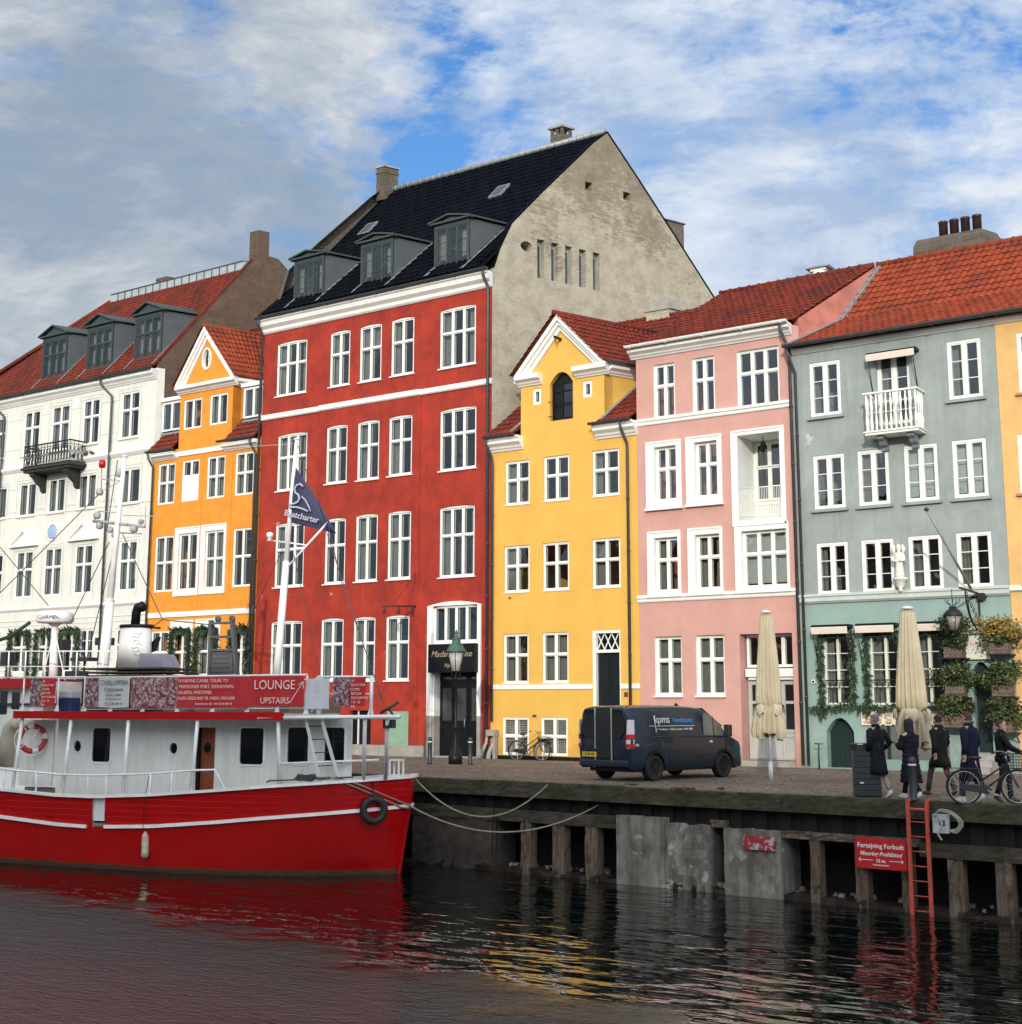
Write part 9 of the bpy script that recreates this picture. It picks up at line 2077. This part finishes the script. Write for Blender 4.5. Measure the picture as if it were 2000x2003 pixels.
def person(loc, rz, label, H=1.78, coat=(0.01, 0.01, 0.02), hem=0.55, trouser=(0.02, 0.02, 0.02), shoe=(0.6, 0.6, 0.6), hair=(0.03, 0.02, 0.015), stride=0.35, hood=False, puffer=False, headyaw=0.0, arms='swing', hairlen=0, cap=False, wide=1.0, collar=True, flip=1, bare_hand=True):
    o = lroot('person', loc, rz, label, 'person'); k = H/1.78
    hipz, kneez, shz, neckz = 0.93, 0.50, 1.46, 1.53
    f = stride*flip; ft = {}
    legs = []
    for s_, st in ((1, f), (-1, -f)):
        hip = Vector((0, s_*0.09, hipz)); foot = Vector((st, s_*0.09, 0.09 if st >= 0 else 0.15)); knee = (hip+foot)/2+Vector((0.06 if st >= 0 else 0.05, 0, 0.0)); legs.append((hip, knee, foot, st))
    sho = [Vector((0.0, s_*0.19*wide, shz-0.04)) for s_ in (1, -1)]
    if arms == 'forward': elb = [Vector((0.14, s_*0.25, 1.20)) for s_ in (1, -1)]; hnd = [Vector((0.42, 0.20, 1.07)), Vector((0.40, -0.24, 1.06))]
    elif arms == 'pocket': elb = [Vector((-0.10, s_*0.30*wide, 1.17)) for s_ in (1, -1)]; hnd = [Vector((0.06, s_*0.21*wide, 1.0)) for s_ in (1, -1)]
    elif arms == 'phone': elb = [Vector((0.06, 0.25, 1.15)), Vector((0.06, -0.25, 1.15))]; hnd = [Vector((0.30, 0.10, 1.22)), Vector((0.30, -0.06, 1.22))]
    else: elb = [Vector((-0.06+(-f*0.2), 0.27*wide, 1.17)), Vector((-0.04+f*0.2, -0.27*wide, 1.17))]; hnd = [Vector((0.02-f*0.5, 0.27*wide, 0.92)), Vector((0.04+f*0.5, -0.27*wide, 0.92))]
    hc = Vector((0.03, 0, 1.665))
    S_ = lambda v: tuple(Vector(v)*k)
    pel = (0, 0, 0.95); ch = [[(S_(pel), 0.12*k), (S_((0, 0, 1.2)), 0.12*k), (S_((0, 0, 1.42)), 0.13*k), (S_((0.0, 0, 1.52)), 0.055*k), (S_((0.01, 0, 1.575)), 0.052*k)]]
    for (hip, knee, foot, st) in legs: ch.append([(S_(pel), 0.12*k), (S_(hip+Vector((0, 0, -0.08))), 0.085*k), (S_(knee), 0.058*k), (S_(foot), 0.038*k)])
    for s_, e_, h_ in zip(sho, elb, hnd): ch.append([(S_((0, 0, 1.42)), 0.13*k), (S_(s_), 0.055*k), (S_(e_), 0.042*k), (S_(h_), 0.028*k)])
    body = skin_body('body', ch, SKIN, o)
    # head joined to the neck: one shape with brow, nose, chin; eyes, ears, hair
    cy_, sy_ = math.cos(headyaw), math.sin(headyaw)
    def HT(v): v = Vector(v); return (hc+Vector((v.x*cy_-v.y*sy_, v.x*sy_+v.y*cy_, v.z)))*k
    mb = MB(); n = 20; vs = []
    PR = [(-0.135, 0.035, 0.035, 0.045), (-0.115, 0.060, 0.052, 0.022), (-0.08, 0.078, 0.062, 0.010), (-0.04, 0.084, 0.068, 0.004), (0.0, 0.088, 0.072, 0), (0.04, 0.094, 0.075, -0.004), (0.075, 0.090, 0.070, -0.008), (0.10, 0.070, 0.055, -0.010), (0.118, 0.035, 0.028, -0.012)]
    for z, rx, ry, cx in PR:
        for j in range(n):
            t = 2*math.pi*j/n; x, y = rx*math.cos(t)+cx, ry*math.sin(t)
            if abs(t if t < 3.2 else t-6.283) < 0.35: x += 0.024*math.exp(-((z+0.035)/0.028)**2)+0.006*math.exp(-((z-0.03)/0.015)**2)
            if abs(abs(t if t < 3.2 else t-6.283)-0.42) < 0.2: x -= 0.008*math.exp(-((z-0.005)/0.018)**2)
            vs.append(HT((x, y, z)))
    m = len(PR); mb.mesh(vs, [(i*n+j, i*n+(j+1) % n, (i+1)*n+(j+1) % n, (i+1)*n+j) for i in range(m-1) for j in range(n)]+[tuple(range(n))[::-1], tuple((m-1)*n+j for j in range(n))], True)
    for s_ in (-1, 1): mb.tube([HT((0.0, s_*0.072, -0.03)), HT((-0.012, s_*0.084, 0.0)), HT((-0.005, s_*0.080, 0.03))], [0.010, 0.014, 0.010], 6)
    hd = mb.build('head', [SKIN], o)
    mb = MB()
    for s_ in (-1, 1): c = HT((0.080, s_*0.030, 0.006)); mb.lathe(c, [(0.004, -0.006), (0.009, 0), (0.004, 0.006)], 8)
    mb.build('eyes', [BLK], hd); mb = MB(); mb.tube([HT((0.083, -0.022, -0.073)), HT((0.091, 0, -0.071)), HT((0.083, 0.022, -0.073))], 0.005, 5); mb.build('mouth', [M('lips', (0.35, 0.12, 0.10), 0.5)], hd)
    HR = M('hair', hair, 0.8, 0.3, 20); mb = MB(); vs = []
    if hood:
        for z, rx, ry, cx in ((-0.16, 0.12, 0.12, -0.03), (-0.10, 0.115, 0.11, -0.02), (-0.02, 0.12, 0.105, -0.015), (0.06, 0.118, 0.10, -0.018), (0.11, 0.09, 0.08, -0.02), (0.14, 0.03, 0.03, -0.02)):
            for j in range(n): t = 2*math.pi*j/n; x = rx*math.cos(t)+cx; x = min(x, 0.062-0.25*max(0, 0.0-z) if z < 0.07 else 0.075); vs.append(HT((x, ry*math.sin(t), z)))
        m = 6
    else:
        zl = -0.03 if hairlen == 0 else -0.16
        for i in range(7):
            u = i/6; z = zl+(0.128-zl)*u; rx = 0.103*math.sqrt(max(0.04, 1-max(0, (z-0.03)/0.105)**2)); ry = 0.084*math.sqrt(max(0.04, 1-max(0, (z-0.03)/0.105)**2))
            for j in range(n): t = 2*math.pi*j/n; x = rx*math.cos(t)-0.012; lim = 0.055 if z > 0.055 else -0.005+0.03*max(0, z)/0.05; x = min(x, lim if z < 0.085 else 0.09); vs.append(HT((x, ry*math.sin(t)*1.03, z)))
        m = 7
    mb.mesh(vs, [(i*n+j, i*n+(j+1) % n, (i+1)*n+(j+1) % n, (i+1)*n+j) for i in range(m-1) for j in range(n)]+[tuple((m-1)*n+j for j in range(n))], True); mb.build('hood' if hood else 'hair', [M('hood_cloth', coat, 0.8) if hood else HR], hd)
    if cap: mb = MB(); mb.lathe((0, 0, 0), [(0.10, 0.04), (0.112, 0.06), (0.10, 0.11), (0.05, 0.135)], 16, T=lambda v: HT((v.x*1.05-0.01, v.y*0.85, v.z))); mb.box(-0.05, 0.05, 0.04, 0.05, 0, 0, None) if False else None; mb.build('cap', [M('cap_cloth', coat, 0.9)], hd)
    # clothes
    CT = M('coat_cloth', coat, 0.8, 0.3, 6, 0.8, 9, spec=0.2); TR = M('trouser_cloth', trouser, 0.85, 0.2, 6); SH = M('shoe', shoe, 0.5, 0.1, 8)
    secs = []; zs = [hem, hem+0.12, (hem+0.95)/2, 0.86, 0.98, 1.08, 1.2, 1.32, 1.42, 1.47, 1.505]
    spread = abs(f)*0.28 if hem < 0.8 else 0.0
    W1 = {0: (0.17+spread, 0.20), 1: (0.165+spread*0.8, 0.20), 2: (0.155+spread*0.5, 0.20), 3: (0.145, 0.195), 4: (0.14, 0.19), 5: (0.13, 0.18), 6: (0.135, 0.19), 7: (0.14, 0.20), 8: (0.13, 0.19), 9: (0.105, 0.14), 10: (0.075, 0.085)}
    for i, z in enumerate(zs): rx, ry = W1[i]; secs.append((Vector((0.0, 0, z))*k, rx*k*wide, ry*k*wide, 0.035 if i < 3 else 0.012))
    mb = MB()
    if puffer:
        s2 = []; z = hem
        prof_ = sorted([(s[0].z, s[1], s[2]) for s in secs])
        def at(zz):
            for a, b in zip(prof_, prof_[1:]):
                if zz <= b[0]: u = (zz-a[0])/max(1e-6, b[0]-a[0]); return a[1]+(b[1]-a[1])*u, a[2]+(b[2]-a[2])*u
            return prof_[-1][1], prof_[-1][2]
        zz = hem*k
        while zz < 1.49*k:
            for dz_, kk in ((0.0, 0.985), (0.035, 1.06), (0.07, 1.06), (0.10, 0.99)):
                rx, ry = at(zz+dz_); s2.append((Vector((0, 0, zz+dz_)), rx*kk*1.06, ry*kk*1.06, 0.01))
            zz += 0.105
        secs = s2
    loft(mb, secs, 24)
    for s_, e_, h_ in zip(sho, elb, hnd):
        hh = Vector(h_)-(Vector(h_)-Vector(e_)).normalized()*0.04
        if puffer:
            pts = []; rs = []
            for a, b, r0, r1 in ((s_, e_, 0.085, 0.072), (e_, hh, 0.072, 0.055)):
                for i in range(8): u = i/8; pts.append(Vector(a).lerp(Vector(b), u)*k); rs.append((r0+(r1-r0)*u)*(1.06 if i % 2 else 0.97)*k)
            pts.append(hh*k); rs.append(0.05*k); mb.tube(pts, rs, 12)
        else: mb.tube([Vector((s_.x, s_.y*0.72, s_.z+0.03))*k, s_*k, (Vector(s_).lerp(Vector(e_), 0.5))*k, Vector(e_)*k, (Vector(e_).lerp(hh, 0.5))*k, hh*k], [0.06*k, 0.075*k, 0.068*k, 0.062*k, 0.055*k, 0.05*k], 12)
    if collar: mb.lathe(Vector((0.0, 0, 1.47))*k, [(0.10*k, 0), (0.092*k, 0.05*k), (0.082*k, 0.11*k)], 14)
    mb.build('coat', [CT], o)
    for i, (hip, knee, foot, st) in enumerate(legs):
        mb = MB(); up_ = Vector((0, hip.y, 0.90)); mb.tube([up_*k, (hip+Vector((0, 0, -0.1)))*k, (hip.lerp(knee, 0.6))*k, knee*k, knee.lerp(foot, 0.5)*k, (foot+Vector((0, 0, 0.03)))*k], [0.095*k, 0.09*k, 0.075*k, 0.066*k, 0.06*k, 0.062*k], 12); mb.build('trouser_leg', [TR], o)
        mb = MB(); bt_ = st < 0; a = R(-32 if bt_ else (8 if st > 0.1 else 0)); c = Vector((foot.x, foot.y, 0.0 if not bt_ else 0.045))
        def FT(v, a=a, c=c): x, z = v.x+0.03, v.z; return (c+Vector((x*math.cos(a)+z*math.sin(a)*(1 if bt_ else 0)*0-0, v.y, 0)) + Vector((0, 0, z-x*math.sin(-a)*-1*(1 if True else 0) if False else z+ (x*math.sin(a) if bt_ else max(0, x)*math.sin(a)*0.3))))*k
        n2 = 14; vs = []
        for z, L0, L1, w in ((0.0, -0.085, 0.19, 0.045), (0.025, -0.09, 0.195, 0.050), (0.05, -0.085, 0.17, 0.048), (0.075, -0.07, 0.11, 0.044), (0.11, -0.055, 0.055, 0.042)):
            for j in range(n2): t = 2*math.pi*j/n2; x = (L0+L1)/2+(L1-L0)/2*math.cos(t)-0.03; vs.append(FT(Vector((x, w*math.sin(t), z))))
        mb.mesh(vs, [(i_*n2+j, i_*n2+(j+1) % n2, (i_+1)*n2+(j+1) % n2, (i_+1)*n2+j) for i_ in range(4) for j in range(n2)]+[tuple(range(n2))[::-1], tuple(4*n2+j for j in range(n2))], True); mb.build('shoe', [SH], o)
    # hands: palm, four fingers, thumb
    if bare_hand:
        for i, (e_, h_) in enumerate(zip(elb, hnd)):
            d = (Vector(h_)-Vector(e_)).normalized(); s_ = 1 if i == 0 else -1; sd_ = d.cross(Vector((0, 1, 0))).normalized() if abs(d.y) < 0.9 else Vector((1, 0, 0)); nn = d.cross(sd_).normalized(); mb = MB(); P0 = Vector(h_)-d*0.03
            vs = []
            for u, w, t_ in ((0, 0.026, 0.018), (0.04, 0.040, 0.016), (0.09, 0.042, 0.013), (0.10, 0.036, 0.010)):
                for j in range(10): t = 2*math.pi*j/10; vs.append((P0+d*u+sd_*w*math.cos(t)+nn*t_*math.sin(t))*k)
            mb.mesh(vs, [(a*10+j, a*10+(j+1) % 10, (a+1)*10+(j+1) % 10, (a+1)*10+j) for a in range(3) for j in range(10)]+[tuple(range(10))[::-1], tuple(30+j for j in range(10))], True)
            cu = -s_*0.5
            for fi, ln in enumerate((0.065, 0.078, 0.072, 0.055)):
                b0 = P0+d*0.09+sd_*(0.030-0.020*fi); b1 = b0+d*ln*0.5+nn*0.006*cu; b2 = b0+d*ln*0.78+nn*ln*0.45*cu; b3 = b0+d*ln*0.80+nn*ln*0.8*cu; mb.tube([b0*k, b1*k, b2*k, b3*k], [0.0095, 0.009, 0.008, 0.006], 6)
            b0 = P0+d*0.03+sd_*0.036; mb.tube([b0*k, (b0+d*0.03+sd_*0.02+nn*0.01*cu)*k, (b0+d*0.06+sd_*0.018+nn*0.03*cu)*k], [0.012, 0.010, 0.007], 6); mb.build('hand', [SKIN], o)
    return o
LW = math.atan2(-ED.y, -ED.x)   # walking left along the quay
p1 = GP(1711, 1561, 0); person((p1.x, p1.y+0.28, 0), LW-0.35, 'grey haired person in a long dark coat and pale trousers walking behind the litter bin', 1.80, coat=(0.010, 0.010, 0.016), hem=0.50, trouser=(0.42, 0.33, 0.26), shoe=(0.6, 0.58, 0.55), hair=(0.16, 0.13, 0.12), stride=0.26, headyaw=0.2, arms='pocket', wide=1.05)
p2 = GP(1779, 1564, 0); person((p2.x, p2.y+0.22, 0), LW-0.35, 'person in an ankle length black puffer coat, hood up, white sneakers, phone in hand', 1.70, coat=(0.009, 0.010, 0.020), hem=0.36, trouser=(0.010, 0.010, 0.012), shoe=(0.66, 0.66, 0.64), stride=0.30, hood=True, puffer=True, arms='phone', wide=1.0, flip=-1)
p3 = GP(1843, 1556, 0); person((p3.x, p3.y, 0), LW-0.35, 'person in a black knee length coat and grey trousers walking away behind the ladder', 1.78, coat=(0.010, 0.010, 0.010), hem=0.62, trouser=(0.07, 0.065, 0.055), shoe=(0.05, 0.045, 0.04), hair=(0.018, 0.012, 0.012), stride=0.30, arms='swing', wide=1.08)
p4 = GP(1899, 1570, 0); person((p4.x, p4.y+0.15, 0), LW-0.2, 'person in a long navy coat and white shoes standing behind the bicycle', 1.86, coat=(0.008, 0.010, 0.026), hem=0.42, trouser=(0.012, 0.014, 0.024), shoe=(0.66, 0.66, 0.64), hair=(0.07, 0.03, 0.02), stride=0.16, arms='swing', wide=1.08, hairlen=0)
p5 = GP(1957, 1571, 0); person((p5.x, p5.y+0.36, 0), brz-0.15, 'brown haired woman in black clothes holding the handlebar of her bicycle', 1.70, coat=(0.009, 0.009, 0.012), hem=0.88, trouser=(0.010, 0.010, 0.014), shoe=(0.02, 0.02, 0.02), hair=(0.07, 0.025, 0.018), stride=0.16, arms='forward', headyaw=-0.45, wide=0.95, hairlen=0)
